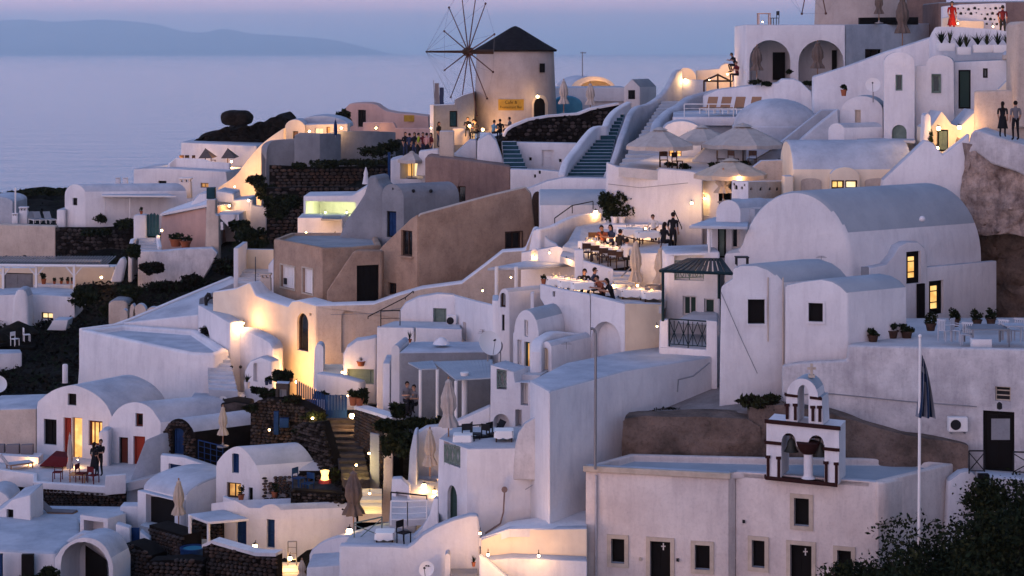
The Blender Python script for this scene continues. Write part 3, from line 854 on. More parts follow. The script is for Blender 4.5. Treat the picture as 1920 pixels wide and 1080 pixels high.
def dish(label, u, v, Y, rpx, az=0.0, tilt=35, mast=.5, m='wframe', text=False, group='satellite dishes'):
    p = W(u, v, Y); rr = rpx * Y / F; r = thing('satellite_dish', label, 'satellite dish', p, group)
    bm = bmesh.new(); n = 24; rows = []
    for q in (0.02, .35, .7, 1.0):
        rows.append([(math.cos(2 * math.pi * i / n) * rr * q, math.sin(2 * math.pi * i / n) * rr * q, rr * .28 * q * q) for i in range(n)])
    mt = Matrix.Rotation(az, 4, 'Z') @ Matrix.Rotation(R(90 - tilt), 4, 'X')
    V_ = [[bm.verts.new(mt @ Vector(c)) for c in rw] for rw in rows]; V2 = [[bm.verts.new(mt @ (Vector(c) - Vector((0, 0, .02)))) for c in rw] for rw in rows]
    for X in (V_, V2):
        for A, B in zip(X, X[1:]):
            for i in range(n): bm.faces.new((A[i], A[(i + 1) % n], B[(i + 1) % n], B[i]))
    for i in range(n): bm.faces.new((V_[-1][i], V_[-1][(i + 1) % n], V2[-1][(i + 1) % n], V2[-1][i]))
    bm.faces.new(V_[0]); bm.faces.new(V2[0]); bmesh.ops.recalc_face_normals(bm, faces=bm.faces)
    L_('reflector', bm, m, r, 60)
    f = mt @ Vector((0, 0, rr * 1.05)); e = mt @ Vector((0, -rr * .95, rr * .25))
    bm = bmesh.new(); add_tube(bm, e, f, .014, n=6); L_('feed_arm', bm, 'metal', r)
    bm = bmesh.new(); add_tube(bm, f, mt @ Vector((0, 0, rr * .82)), .045, .03, n=8); L_('receiver', bm, 'iron', r)
    bk = mt @ Vector((0, 0, -.08)); bm = bmesh.new(); add_tube(bm, bk, (bk.x, bk.y, -rr - mast), .03, n=8); L_('mast', bm, 'metal', r)
    if text:
        bm = bmesh.new()
        for i in range(4):
            c = Vector((-.16 + i * .1, rr * .45, rr * .28 * .22 + .01))
            bm.faces.new([bm.verts.new(mt @ (c + Vector(d))) for d in ((-.04, -.03, 0), (.04, -.03, 0), (.04, .03, 0), (-.04, .03, 0))])
        L_('printed_mark', bm, 'iron', r, 0)
    return r

def pot(label, u, v, Y, hpx=12, plant='leaf', ph=1.6, kind='bush', m='terra', group='potted plants', wf=1.0, n=90):
    p = W(u, v, Y); h = hpx * Y / F; r = thing('potted_plant', label, 'potted plant', p, group)
    bm = bmesh.new(); add_lathe(bm, (0, 0, 0), [(h * .34 * wf, 0), (h * .46 * wf, h * .85), (h * .52 * wf, h * .86), (h * .52 * wf, h), (h * .40 * wf, h), (h * .38 * wf, h * .9)], n=16); L_('pot', bm, m, r)
    if kind == 'bush':
        L_('foliage', foliage_bm((0, 0, h * (1 + ph * .45)), (h * .62 * wf, h * .62 * wf, h * ph * .55), n, h * .42, int(u)), [plant, 'leaf2'], r, 0)
    else:
        L_('foliage', spikes_bm((0, 0, h * .9), h * ph, 26, int(u), h * .08), [plant], r, 0)
    return r

def spikes_bm(c, ln, n, seed, wd=.03, spread=.8):
    rnd = random.Random(seed); bm = bmesh.new()
    for i in range(n):
        a = rnd.random() * 6.283; t = rnd.uniform(.1, spread); L = ln * rnd.uniform(.7, 1.1)
        d = Vector((math.cos(a) * math.sin(t), math.sin(a) * math.sin(t), math.cos(t))); s = Vector((-math.sin(a), math.cos(a), 0)) * wd
        b = Vector(c); m_ = b + d * L * .5 + Vector((0, 0, L * .05)); e = b + d * L - Vector((0, 0, L * .10 * t))
        v = [bm.verts.new(x) for x in (b - s, b + s, m_ + s * .9, m_ - s * .9, e)]
        bm.faces.new((v[0], v[1], v[2], v[3])); bm.faces.new((v[3], v[2], v[4]))
    return bm

def steps(parent, bl, br, tl, tr, n, m='deck', m2=None, thick=None, name='step'):
    bl, br, tl, tr = [Vector(x) for x in (bl, br, tl, tr)]
    for i in range(n):
        a0 = bl.lerp(tl, i / n); b0 = br.lerp(tr, i / n); a1 = bl.lerp(tl, (i + 1) / n); b1 = br.lerp(tr, (i + 1) / n)
        zt = a1.z; zb = a0.z - .25
        ov = (a1 - a0) * .25; ov.z = 0
        bm = bmesh.new()
        P = [Vector((a0.x, a0.y, 0)), Vector((b0.x, b0.y, 0)), Vector((b1.x, b1.y, 0)) + ov, Vector((a1.x, a1.y, 0)) + ov]
        T = [bm.verts.new((p.x, p.y, zt)) for p in P]; Bt = [bm.verts.new((p.x, p.y, zb)) for p in P]
        bm.faces.new(T); bm.faces.new(Bt[::-1])
        for k in range(4):
            f = bm.faces.new((T[k], T[(k + 1) % 4], Bt[(k + 1) % 4], Bt[k]))
            if k == 0 and m2: f.material_index = 1
        bmesh.ops.recalc_face_normals(bm, faces=bm.faces)
        obj(name, bm, [m, m2] if m2 else m, parent, smooth=0)

def text_obj(s, size, m, parent, loc, rot, name='lettering', ext=.004):
    c = bpy.data.curves.new(name, 'FONT'); c.body = s; c.size = size; c.extrude = ext; c.align_x = 'CENTER'; c.align_y = 'CENTER'; c.resolution_u = 2
    o = bpy.data.objects.new('t', c); COL.objects.link(o); dg = bpy.context.evaluated_depsgraph_get(); dg.update()
    me = bpy.data.meshes.new_from_object(o.evaluated_get(dg)); bpy.data.objects.remove(o)
    me.materials.clear(); me.materials.append(M[m]); q = bpy.data.objects.new(name, me); COL.objects.link(q)
    q.parent = parent; q.location = loc; q.rotation_euler = rot; return q

def railing(label, pts, hgt, m='iron', post=1.0, bars=2, name='railing', cat='railing', group=None, style='bars', parent=None):
    P = [Vector(p) for p in pts]; r = parent or thing(name, label, cat, P[0], group)
    bm = bmesh.new(); up = Vector((0, 0, hgt))
    for a, b in zip(P, P[1:]): add_tube(bm, a + up, b + up, .03, n=6)
    obj('handrail', bm, m, r)
    for a, b in zip(P, P[1:]):
        k = max(1, round((b - a).length / post))
        for i in range(k + 1):
            q = a.lerp(b, i / k); bm = bmesh.new(); add_tube(bm, q, q + up, .025, n=6); obj('post', bm, m, r)
        for i in range(k):
            q0, q1 = a.lerp(b, i / k), a.lerp(b, (i + 1) / k)
            bm = bmesh.new()
            if style == 'cross':
                add_tube(bm, q0 + up * .12, q1 + up * .92, .02, n=5); add_tube(bm, q0 + up * .92, q1 + up * .12, .02, n=5)
                add_tube(bm, q0 + up * .12, q1 + up * .12, .02, n=5)
            elif style == 'ornate':
                add_tube(bm, q0 + up * .12, q1 + up * .12, .022, n=5); m_ = (q0 + q1) / 2
                for s in (0, .5):
                    a2 = q0.lerp(q1, s); b2 = q0.lerp(q1, s + .5); c2 = (a2 + b2) / 2
                    for x, y in ((a2 + up * .12, c2 + up * .55), (c2 + up * .55, b2 + up * .12), (a2 + up * .95, c2 + up * .5), (c2 + up * .5, b2 + up * .95), (c2 + up * .12, c2 + up * .95)): add_tube(bm, x, y, .018, n=5)
            else:
                for j in range(bars): add_tube(bm, q0 + up * (j + 1) / (bars + 1), q1 + up * (j + 1) / (bars + 1), .014, n=5)
            obj('infill', bm, m, r)
    return r

def chimney(label, u0, v0, u1, v1, Y, m='white', name='chimney', cat='chimney', group=None, holes=True):
    a, b = W(u0, v1, Y), W(u1, v1, Y); h = Zof(v0, Y) - a.z; wd = b.x - a.x; c = ((a.x + b.x) / 2, Y + wd * .4, a.z)
    r = thing(name, label, cat, c, group)
    bm = bmesh.new(); add_box(bm, c, (wd, wd * .8, h * .8), top=.92); bevel(bm, wd * .06, seg=2); obj('stack', bm, m, r)
    bm = bmesh.new()
    for x in (-.35, 0, .35): add_box(bm, (c[0] + x * wd, c[1], c[2] + h * .8), (wd * .14, wd * .6, h * .12))
    obj('vent', bm, m, r)
    bm = bmesh.new(); add_box(bm, (c[0], c[1], c[2] + h * .92), (wd * 1.05, wd * .85, h * .08)); bevel(bm, wd * .03, seg=2); obj('cap', bm, m, r)
    return r
# ------------------------------------------------------------------ sea, far island, hillside
def water():
    m = bpy.data.materials.new('sea water'); m.use_nodes = True; n = m.node_tree; b = n.nodes['Principled BSDF']
    b.inputs['Base Color'].default_value = (.03, .17, .27, 1); b.inputs['Roughness'].default_value = .16; b.inputs['IOR'].default_value = 1.33
    g = n.nodes.new('ShaderNodeNewGeometry'); mp = n.nodes.new('ShaderNodeMapping'); mp.inputs['Scale'].default_value = (.012, .035, 1)
    n.links.new(g.outputs['Position'], mp.inputs[0])
    no = n.nodes.new('ShaderNodeTexNoise'); no.inputs['Scale'].default_value = 1.0; no.inputs['Detail'].default_value = 9; no.inputs['Roughness'].default_value = .62
    n.links.new(mp.outputs[0], no.inputs['Vector'])
    bu = n.nodes.new('ShaderNodeBump'); bu.inputs['Distance'].default_value = 7.0; bu.inputs['Strength'].default_value = .4
    n.links.new(no.outputs[0], bu.inputs['Height']); n.links.new(bu.outputs[0], b.inputs['Normal'])
    return m
M['sea'] = water()
bm = bmesh.new()
bm.faces.new([bm.verts.new(c) for c in ((-33500, -400, 0), (33500, -400, 0), (33500, 69000, 0), (-33500, 69000, 0))])
props(obj('sea', bm, 'sea', None, 0), kind='structure')

M['island'] = mat('distant island scrub', (.30, .28, .22), col2=(.20, .20, .16), scale=.0008)
def island(name, Y, prof, vb, depth):
    bm = bmesh.new(); rows = []
    for k, (q, dy) in enumerate(((0, -depth * .5), (.55, -depth * .25), (1, 0), (.5, depth * .3), (0, depth * .5))):
        row = []
        for i, (u, v) in enumerate(prof):
            p = W(u, v, Y); z = p.z * q * (1 + (.12 * math.sin(i * 2.1 + k) if 0 < q < 1 else 0)); row.append(bm.verts.new((p.x, Y + dy, z if q else -3)))
        rows.append(row)
    for A, B in zip(rows, rows[1:]):
        for i in range(len(A) - 1): bm.faces.new((A[i], A[i + 1], B[i + 1], B[i]))
    bmesh.ops.recalc_face_normals(bm, faces=bm.faces)
    return props(obj(name, bm, 'island', None, 80), kind='structure')
island('island', 58000, smoothcurve([(-300, 104, 0), (-220, 60, 0), (-100, 44, 0), (0, 38, 0), (60, 37, 0), (100, 41, 0), (180, 37, 0), (215, 38, 0), (290, 45, 0), (340, 58, 0), (382, 61, 0), (420, 54, 0), (470, 63, 0), (520, 66, 0), (590, 71, 0), (640, 78, 0), (690, 90, 0), (740, 104, 0)], 3) and
       [(a, b) for a, b, c in smoothcurve([(-300, 104, 0), (-220, 60, 0), (-100, 44, 0), (0, 38, 0), (60, 37, 0), (100, 41, 0), (180, 37, 0), (215, 38, 0), (290, 45, 0), (340, 58, 0), (382, 61, 0), (420, 54, 0), (470, 63, 0), (520, 66, 0), (590, 71, 0), (640, 78, 0), (690, 90, 0), (740, 103, 0)], 3)], 104, 8000)

TT = {
 -500: [(70, 1250), (100, 960), (125, 760), (145, 640), (165, 540), (185, 470), (205, 520), (260, 700)],
 0:    [(70, 1230), (85, 1090), (93, 960), (100, 860), (115, 730), (130, 640), (146, 545), (160, 470), (172, 425), (185, 372), (200, 430), (260, 640)],
 240:  [(70, 1230), (85, 1100), (95, 930), (105, 800), (115, 720), (130, 610), (150, 480), (165, 430), (190, 360), (205, 370), (240, 480), (260, 600)],
 480:  [(70, 1220), (80, 1100), (90, 930), (100, 790), (110, 705), (120, 620), (140, 478), (160, 415), (175, 350), (190, 285), (215, 262), (245, 330), (260, 420)],
 720:  [(68, 1200), (75, 1110), (85, 970), (95, 790), (105, 660), (118, 545), (130, 445), (150, 345), (175, 268), (200, 255), (230, 330), (260, 430)],
 960:  [(66, 1300), (75, 1180), (80, 1080), (85, 960), (92, 800), (100, 660), (112, 500), (125, 370), (138, 262), (165, 255), (190, 320), (260, 560)],
 1200: [(64, 1300), (72, 1200), (76, 1080), (80, 960), (85, 760), (92, 620), (100, 500), (112, 370), (125, 240), (140, 205), (170, 270), (260, 560)],
 1440: [(62, 1300), (69, 1200), (73, 1080), (76, 900), (82, 780), (88, 620), (95, 470), (105, 340), (118, 200), (135, 150), (160, 220), (260, 560)],
 1680: [(60, 1300), (68, 1200), (73, 1020), (76, 880), (80, 740), (88, 620), (94, 440), (104, 300), (115, 160), (135, 130), (160, 200), (260, 560)],
 1920: [(58, 1300), (67, 1200), (72, 980), (77, 800), (80, 700), (86, 680), (91, 660), (95, 440), (105, 170), (120, 95), (150, 90), (190, 200), (260, 560)],
 2300: [(58, 1300), (67, 1200), (72, 980), (77, 800), (80, 700), (86, 680), (91, 660), (95, 440), (105, 170), (120, 95), (150, 90), (190, 200), (260, 560)],
}
def ground_v(u, Y):
    ks = sorted(TT)
    def at(k):
        t = TT[k]; return float(np.interp(Y, [a for a, b in t], [ (b - HY) / a for a, b in t]))
    for a, b in zip(ks, ks[1:]):
        if a <= u <= b:
            t = (u - a) / (b - a); t = t * t * (3 - 2 * t); return at(a) * (1 - t) + at(b) * t
    return at(ks[0] if u < ks[0] else ks[-1])
def ground_z(u, Y): return ZC - ground_v(u, Y) * Y / F * Y      # stored value is (v-HY)/Y
bm = bmesh.new(); rnd = random.Random(3); rows = []
us = list(range(-500, 2301, 25)); Ys = [66 + i * 2.0 for i in range(98)]
for Y in Ys:
    row = []
    for u in us:
        z = ground_z(u, Y) + .35 * math.sin(u * .031 + Y * .7) * math.sin(Y * .45 + u * .013) + rnd.uniform(-.14, .14)
        row.append(bm.verts.new(((u - CX) / F * Y, Y, z)))
    rows.append(row)
for A, B in zip(rows, rows[1:]):
    for i in range(len(us) - 1): bm.faces.new((A[i], A[i + 1], B[i + 1], B[i]))
def skirt(line, dx, dy):
    low = [bm.verts.new((v.co.x + dx, v.co.y + dy, -3)) for v in line]
    for i in range(len(line) - 1): bm.faces.new((line[i], line[i + 1], low[i + 1], low[i]))
skirt(rows[-1], 0, 40); skirt(rows[0], 0, -30); skirt([r[0] for r in rows], -30, 0); skirt([r[-1] for r in rows], 30, 0)
bmesh.ops.recalc_face_normals(bm, faces=bm.faces)
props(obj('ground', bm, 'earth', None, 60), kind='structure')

hz = bpy.data.materials.new('evening haze'); hz.use_nodes = True; n_ = hz.node_tree; n_.nodes.remove(n_.nodes['Principled BSDF'])
pv = n_.nodes.new('ShaderNodeVolumePrincipled'); pv.inputs['Color'].default_value = (.87, .98, 1.0, 1); pv.inputs['Density'].default_value = HAZE = 5.0e-5
pv.inputs['Anisotropy'].default_value = .55
n_.links.new(pv.outputs[0], n_.nodes['Material Output'].inputs['Volume'])
M['haze'] = hz
bm = bmesh.new(); add_box(bm, (0, 34500, -5), (68000, 71000, 1400)); props(obj('haze', bm, 'haze', None, 0), kind='stuff')
Z3 = Vector
# ================================================================== far left: houses on the low ridge
pl = Pl(107, 160, 160, 158)
house('house', 'small white house with arched gable and long side wall beside the bushy ridge', 'house', pl,
      [(121, 440), (121, 372)] + arc(121, 160, 366, 345, 10) + [(160, 440)], Z3((8.2, 1.0, 0)),
      [win(136, 371, 145, 385)], bev=.12)
house('annex', 'low white annex with brown shutter at the foot of the arched gable', 'annex', Pl(105, 159, 160, 158.5),
      [(106, 440), (106, 393), (122, 392), (122, 440)], Z3((0, 4, 0)), bev=.1)
pl = Pl(160, 158, 335, 163)
house('house', 'long low white house with dark doorways and plaster porch left of the blue gate', 'house', pl,
      [(188, 430), (188, 366), (331, 364), (331, 430)], Z3((0, 5, 0)),
      [door(226, 369, 240, 414, leaf='dark'), door(294, 372, 318, 402, leaf='dark'), win(267, 383, 279, 402)], wm='tan')
slab('awning', 'flat pale sun roof over the porch of the long low house', 'awning', [(190, 366), (330, 367), (290, 356), (205, 350)], 157, .14, bev=.02, wm='wframe')
for u in (196, 244):
    bm = bmesh.new(); a = W(u, 420, 157.5); add_tube(bm, a, W(u, 366, 157.5), .06, n=8)
    o = obj('post', bm, 'wframe', None); props(o, 'slim white porch post ' + ('at the left end of the pale sun roof' if u == 196 else 'near the bushes under the pale sun roof'), 'post')
shrub('round clipped bush against the cream side wall of the small gabled house', 186, 414, 157, 28, 14, n=260, size=.22)
for u, l in ((216, 'left'), (230, 'right')):
    chimney('little white twin chimney on the flat roof above the pale sun roof, the %s one' % l, u, 333, u + 9, 348, 163)
pl = Pl(250, 176, 460, 171)
house('house', 'wide white house with dark doorway below the lamplit dining terrace', 'house', pl,
      [(250, 440), (250, 316), (300, 314), (424, 321), (436, 440)], Z3((1.0, 7, 0)), [door(297, 339, 312, 363, leaf='dark'), win(376, 343, 391, 352, gm='lit_soft', fm='lwood')], bev=.12)
house('house', 'white upper storey with triangular canopies behind the lamplit dining terrace', 'house', Pl(340, 183, 480, 181),
      [(338, 330), (339, 266), (482, 273), (482, 330)], Z3((0, 6, 0)), bev=.12)
ribbon('parapet', 'low white parapet round the lamplit dining terrace', 'parapet', [(318, 307, 175.5), (330, 296, 176), (382, 299, 175), (392, 303, 174.8), (430, 306, 174)], .3, 34 + 15)
for u, l in ((385, 'leftmost'), (427, 'rightmost')):
    p = W(u, 300, 176); r = thing('sun_sail', 'small grey pointed sun sail above the far terrace, the %s of two' % l, 'canopy', p)
    bm = bmesh.new(); a = W(u - 13, 297, 176); b = W(u + 13, 297, 176); c = W(u, 278, 178)
    for x, y, z in ((a, b, c), (a + Z3((0, 3, 0)), a, c), (b, b + Z3((0, 3, 0)), c)): bm.faces.new([bm.verts.new(k) for k in (x, y, z)])
    obj('canvas', bm, 'canvas_g', r, 0); bm = bmesh.new(); add_tube(bm, W(u, 310, 178), c, .05, n=6); obj('pole', bm, 'wood', r)
for i, u in enumerate((340, 352, 366, 400)):
    chair('dark chair on the lamplit far terrace, ' + ('first', 'second', 'third', 'last')[i] + ' from the left', W(u, 309, 177.5), .5 * i, group='dark chairs on the far terrace')
lamp('warm lamp on the far terrace by the parapet end', 336, 300, 178, 260)
lamp('warm lamp on the far terrace near the sweeping wall', 434, 303, 177, 420)
chimney('pair of stubby white chimneys beside the dark doorway of the terrace house', 334, 334, 358, 372, 168)
def rock(label, c, rad, seed, m='dark_stone', name='rock', cat='rock', sub=4, amp=.16, kind=None, sq=0):
    from mathutils import noise
    bm = bmesh.new(); bmesh.ops.create_icosphere(bm, subdivisions=sub, radius=1)
    for v in bm.verts:
        if sq: v.co = Vector([math.copysign(abs(c) ** sq, c) for c in v.co])
        n = noise.fractal(v.co * 1.9 + Vector((seed * 3.1, seed, 0)), .9, 2.1, 5)
        v.co *= 1 + amp * n; v.co.x *= rad[0]; v.co.y *= rad[1]; v.co.z *= rad[2]; v.co += Vector((0, 0, 0))
    o = obj(name, bm, m, None, 50); o.location = c
    return props(o, label, None if kind else cat, None, kind)
rock('smooth flat-topped dark boulder standing on the rocky knoll', W(444, 221, 185), (1.5, 1.3, .74), 9, amp=.07, sq=.62)
sw = smoothcurve([(408, 352, 166), (440, 330, 165.5), (462, 302, 165), (484, 276, 164.5), (508, 256, 164), (532, 240, 163.6)], 4)
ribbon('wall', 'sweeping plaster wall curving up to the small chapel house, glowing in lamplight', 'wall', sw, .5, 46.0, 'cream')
lamp('floor lamp hidden at the foot of the sweeping plaster wall', 478, 345, 161.5, 650, r=.06)
lamp('floor lamp near the lower end of the sweeping wall', 440, 350, 162.5, 300, r=.06)
house('house', 'small arched chapel house with lamplit front at the top of the sweeping wall', 'house', Pl(534, 166, 575, 165.5),
      [(530, 300), (534, 245)] + arc(534, 572, 240, 224, 10) + [(572, 300)], Z3((0, 4, 0)), [door(549, 246, 559, 262, leaf='lwood')], wm='cream')
pl = Pl(570, 166, 655, 165)
house('house', 'low house with lit square window joined to the small chapel house', 'house', pl,
      [(570, 300), (571, 233), (652, 231), (653, 300)], Z3((0, 2.5, 0)), [win(590, 240, 606, 252, gm='lit_pale', fm='wframe'), win(612, 238, 619, 256, fm='lwood', gm='lit_soft')], wm='cream')
house('roof_vault', 'blue grey vaulted roof behind the low house with lit square window', 'roof', Pl(555, 169, 655, 168),
      [(556, 240)] + arc(556, 654, 234, 217, 12, 238) + [(654, 240)], Z3((0, 5, 0)), wm='roof', rm='roof')
lamp('wall lamp lighting the front of the small chapel house', 580, 246, 163.5, 190)
lamp('wall lamp at the right end of the low lit house', 640, 240, 163.5, 120)
pl = Pl(640, 192, 805, 186)
house('building', 'dusty pink building with curved top and black doorway above the grey slope', 'building', pl,
      [(636, 262), (640, 222)] + [(648, 202), (655, 195), (672, 193), (694, 193), (706, 196), (714, 202), (724, 208), (745, 212), (772, 214), (803, 218), (805, 262)],
      Z3((0, 5, 0)), [door(671, 206, 686, 238, leaf='dark')], wm='pink', rm='pink', bev=.12)
r = thing('shop_sign', 'small orange sign board on the dusty pink wall', 'sign', W(767, 228, 187)); bm = bmesh.new(); c = W(767, 228, 187)
add_box(bm, (c.x, c.y, c.z), (1.0, .08, .62)); obj('board', bm, 'sign', r, 0)
ribbon('wall', 'low grey pink boundary wall in front of the pink building', 'wall', [(680, 229, 184), (738, 229, 183), (742, 240, 183), (805, 240, 180)], .3, 47, 'pink')
lamp('little lantern on the low wall by the black doorway', 705, 240, 182.5, 40)
shrub('windswept dark palm beside the pink building', 642, 226, 186, 30, 22, n=420, size=.5, name='palm_tree', cat='palm')
pts = smoothcurve([(498, 330, 160), (500, 285, 160), (508, 266, 160.5), (530, 262, 161), (580, 258, 162), (640, 247, 164), (700, 246, 166), (742, 248, 168)], 3)
ribbon('wall', 'long blue grey retaining wall with rounded left end below the chapel house', 'wall', pts, .6, 42.5, 'grey', bev=.15)
ribbon('parapet', 'narrow grey parapet stepping in front of the low lit house', 'parapet', [(552, 254, 159), (562, 249, 159), (600, 250, 159), (640, 251, 161)], .3, 48, 'grey')
r = thing('flag', 'rolled dark blue flag on a pole by the low lit house', 'flag', W(629, 256, 159)); bm = bmesh.new(); a = W(629, 258, 159)
add_tube(bm, a, a + Z3((0, 0, 1.6)), .03); obj('pole', bm, 'metal', r); bm = bmesh.new(); add_lathe(bm, a + Z3((0, 0, .2)), [(.1, 0), (.16, .3), (.13, .9), (.04, 1.25)], n=10); obj('cloth', bm, 'blue', r)
def stonewall(label, pts, plane, box, zb, size=.42, th=.7, top=None, seed=1, m='mortar', sm=('stone', 'stone2'), single=False, prob=.95, mask=None, cat='stone wall', zt=None):
    P = [plane.W(u, v) for u, v in pts]
    ol = [plane.sz(u, v) for u, v in pts]
    root = thing('stone_wall', label, cat, plane.w(sum(q for q, z in ol) / len(ol), zb) - plane.n * th * .5)
    full = ol + [(ol[-1][0], zb), (ol[0][0], zb)]
    bm = prism(plane, full, -plane.n * th); split_roof(bm, root, m, top or m)
    def inside(q, z):
        for (q0, z0), (q1, z1) in zip(ol, ol[1:]):
            if q0 <= q <= q1: return z < z0 + (z1 - z0) * (q - q0) / max(q1 - q0, 1e-6) - size * .2
        return False
    us = [u for u, v in pts]; vt = min(v for u, v in pts)
    q0 = ol[0][0]; vb = HY + (ZC - zb) * F / plane.Y((us[0] + us[-1]) / 2)
    stones_on(plane, us[0], vt, us[-1], vb, root, size, seed=seed, mask=(lambda q, z: inside(q, z) and (mask is None or mask(q, z))), m=sm, single=single, prob=prob)
    if top:
        bm = bmesh.new(); T = []
        for q, z in ol: T.append((plane.w(q, z - .02, .06), plane.w(q, z - .02, -th - .06)))
        for (a, b), (c, d) in zip(T, T[1:]):
            vs = [bm.verts.new(x) for x in (a, c, d, b)] + [bm.verts.new(x + Vector((0, 0, .14))) for x in (a, c, d, b)]
            for f in ((3, 2, 1, 0), (4, 5, 6, 7), (0, 1, 5, 4), (1, 2, 6, 5), (2, 3, 7, 6), (3, 0, 4, 7)): bm.faces.new([vs[i] for i in f])
        obj('coping', bm, top, root, 0)
    return root
stonewall('upper dark rubble terrace wall below the long grey wall', [(505, 310), (600, 314), (742, 310)], Pl(500, 155, 742, 156), None, 42.5, size=.42, seed=3)
stonewall('lower dark rubble terrace wall above the glowing pool room', [(500, 352), (600, 350), (730, 352)], Pl(500, 147, 740, 148), None, 42.0, size=.42, seed=4)
for i, (u, v, Y, a, b) in enumerate([(560, 313, 155, 30, 8), (612, 312, 154, 70, 12), (690, 312, 154, 90, 14), (735, 310, 153, 40, 16), (700, 290, 160, 60, 22), (730, 284, 161, 40, 22), (650, 308, 156, 40, 9)]):
    shrub('scrubby dark bush growing on the rubble terraces, ' + ('small, far left', 'wide and low, left of centre', 'widest, below the centre', 'at the right end', 'tall and loose against the grey wall', 'dense, beside the grey wall end', 'low, at the middle')[i], u, v, Y, a, b, n=420, size=.28, group='scrub on the rubble terraces')
for i, (u, v, Y, a, b) in enumerate([(497, 368, 150, 46, 30), (522, 402, 140, 60, 38), (478, 345, 156, 34, 16), (470, 462, 132, 70, 34), (448, 430, 140, 40, 16), (545, 385, 142, 40, 20)]):
    shrub('dark green shrub ' + ('left of the lower rubble wall', 'hanging over the slope left of the glowing pool room', 'at the foot of the sweeping wall', 'large, beside the little blue door', 'below the white garden wall', 'tucked under the lower rubble wall')[i], u, v, Y, a, b, n=900, size=.30)
house('wall', 'stepped white garden wall with pillar left of the dark shrubs', 'wall', Pl(440, 150, 520, 150), [(466, 440), (468, 375), (474, 374), (474, 385), (500, 388), (500, 440)], Z3((0, .8, 0)))

# ------------------------------------------------------------------ left edge
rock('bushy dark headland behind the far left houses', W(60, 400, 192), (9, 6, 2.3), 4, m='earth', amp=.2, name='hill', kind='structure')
for i, (u, v) in enumerate([(8, 362), (30, 355), (55, 352), (80, 350), (105, 352), (125, 350), (140, 348)]):
    shrub('dark windblown bush on the far left skyline, number %s from the left edge' % ('one', 'two', 'three', 'four', 'five', 'six', 'seven')[i], u, v + 12, 186, 38, 10, n=240, size=.35, group='bushes along the far left skyline', stem=False)
house('wall', 'long tan retaining wall at the left edge below the far terrace', 'wall', Pl(0, 158, 110, 156), [(-60, 540), (-60, 419), (104, 424), (104, 540)], Z3((0, 1.2, 0)), wm='tan', rm='tan')
stonewall('tall black lava stone retaining wall below the long low house', [(104, 427), (180, 427), (246, 424)], Pl(104, 156, 246, 154), None, 39.5, size=.45, seed=8, sm=('dark_stone', 'stone2'))
chimney('round-topped white chimney on the far left terrace', 35, 388, 51, 422, 160); chimney('small white stack beside the far left terrace loungers', 22, 400, 33, 422, 159.5)
house('house', 'corner of a pale blue arched house at the far left edge', 'house', Pl(-20, 166, 30, 165), [(-40, 440)] + arc(-40, 24, 380, 368, 10) + [(24, 440)], Z3((0, 5, 0)), wm='roof')
bm = bmesh.new(); add_tube(bm, W(29, 420, 160), W(29, 352, 160), .07); props(obj('pole', bm, 'wframe', None), 'slim white pole on the far left terrace', 'pole')
def lounger(label, p, rz, m='wframe', cush='c_grey', back=50, group='sun loungers'):
    r = thing('sun_lounger', label, 'sun lounger', p, group, rz=rz)
    bm = bmesh.new(); add_box(bm, (0, -.3, .28), (.6, 1.25, .05)); L_('seat', bm, m, r, 0)
    bm = bmesh.new(); add_box(bm, (0, -.3, .33), (.56, 1.2, .05)); bevel(bm, .015, seg=1); L_('cushion', bm, cush, r)
    a = R(back); bm = bmesh.new(); add_box(bm, (0, 0, 0), (.58, .75, .05))
    bmesh.ops.transform(bm, matrix=Matrix.Translation((0, .32, .3)) @ Matrix.Rotation(a, 4, 'X') @ Matrix.Translation((0, .38, 0)), verts=bm.verts); L_('backrest', bm, cush, r, 0)
    for x in (-.27, .27):
        for y in (-.85, .25):
            bm = bmesh.new(); add_box(bm, (x, y, 0), (.05, .05, .28)); L_('leg', bm, m, r, 0)
    return r
for i, u in enumerate((62, 74, 93)): lounger('blue grey sun lounger on the far left terrace, ' + ('left', 'middle', 'right')[i] + ' one', W(u, 418, 160), .6, cush='roof_grey', group='sun loungers on the far left terrace')
pz = [W(-30, 487, 141), W(190, 497, 137)]
r = thing('pergola', 'white timber pergola with slatted roof at the left edge', 'pergola', W(60, 560, 140))
for i, (u, v, Y) in enumerate([(6, 555, 139.5), (68, 550, 139), (139, 552, 138)]):
    a = W(u, v, Y); zt = Zof(497, Y); bm = bmesh.new(); add_box(bm, (a.x, a.y, a.z), (.16, .16, zt - a.z)); obj('post', bm, 'wframe', r, 0)
    bm = bmesh.new(); add_tube(bm, (a.x, a.y, zt - .8), (a.x - .6, a.y, zt - .1), .05, n=5); add_tube(bm, (a.x, a.y, zt - .8), (a.x + .6, a.y, zt - .1), .05, n=5); obj('brace', bm, 'wframe', r, 0)
bm = bmesh.new(); add_tube(bm, W(-30, 497, 139.5), W(205, 499, 137.6), .11, n=6); obj('beam', bm, 'wframe', r)
bm = bmesh.new(); add_tube(bm, W(-30, 488, 144), W(190, 489, 142), .11, n=6); obj('beam', bm, 'wframe', r)
for i in range(42):
    u = -26 + i * 5.5; a = W(u, 495.5, 139.5 - (u / 235) * 1.9); b = a + Z3((-.25, 4.3, .12)); bm = bmesh.new(); add_tube(bm, a, b, .055, n=4); obj('slat', bm, 'roof_grey', r, 0)
house('house', 'cream back wall of the terrace under the white timber pergola', 'wall', Pl(-20, 145, 215, 143), [(-60, 580), (-60, 503), (70, 502), (70, 500), (214, 500), (214, 580)], Z3((0, 1.5, 0)), [win(6, 512, 62, 558, leaf='grey', k='door')], wm='cream', rm='white')
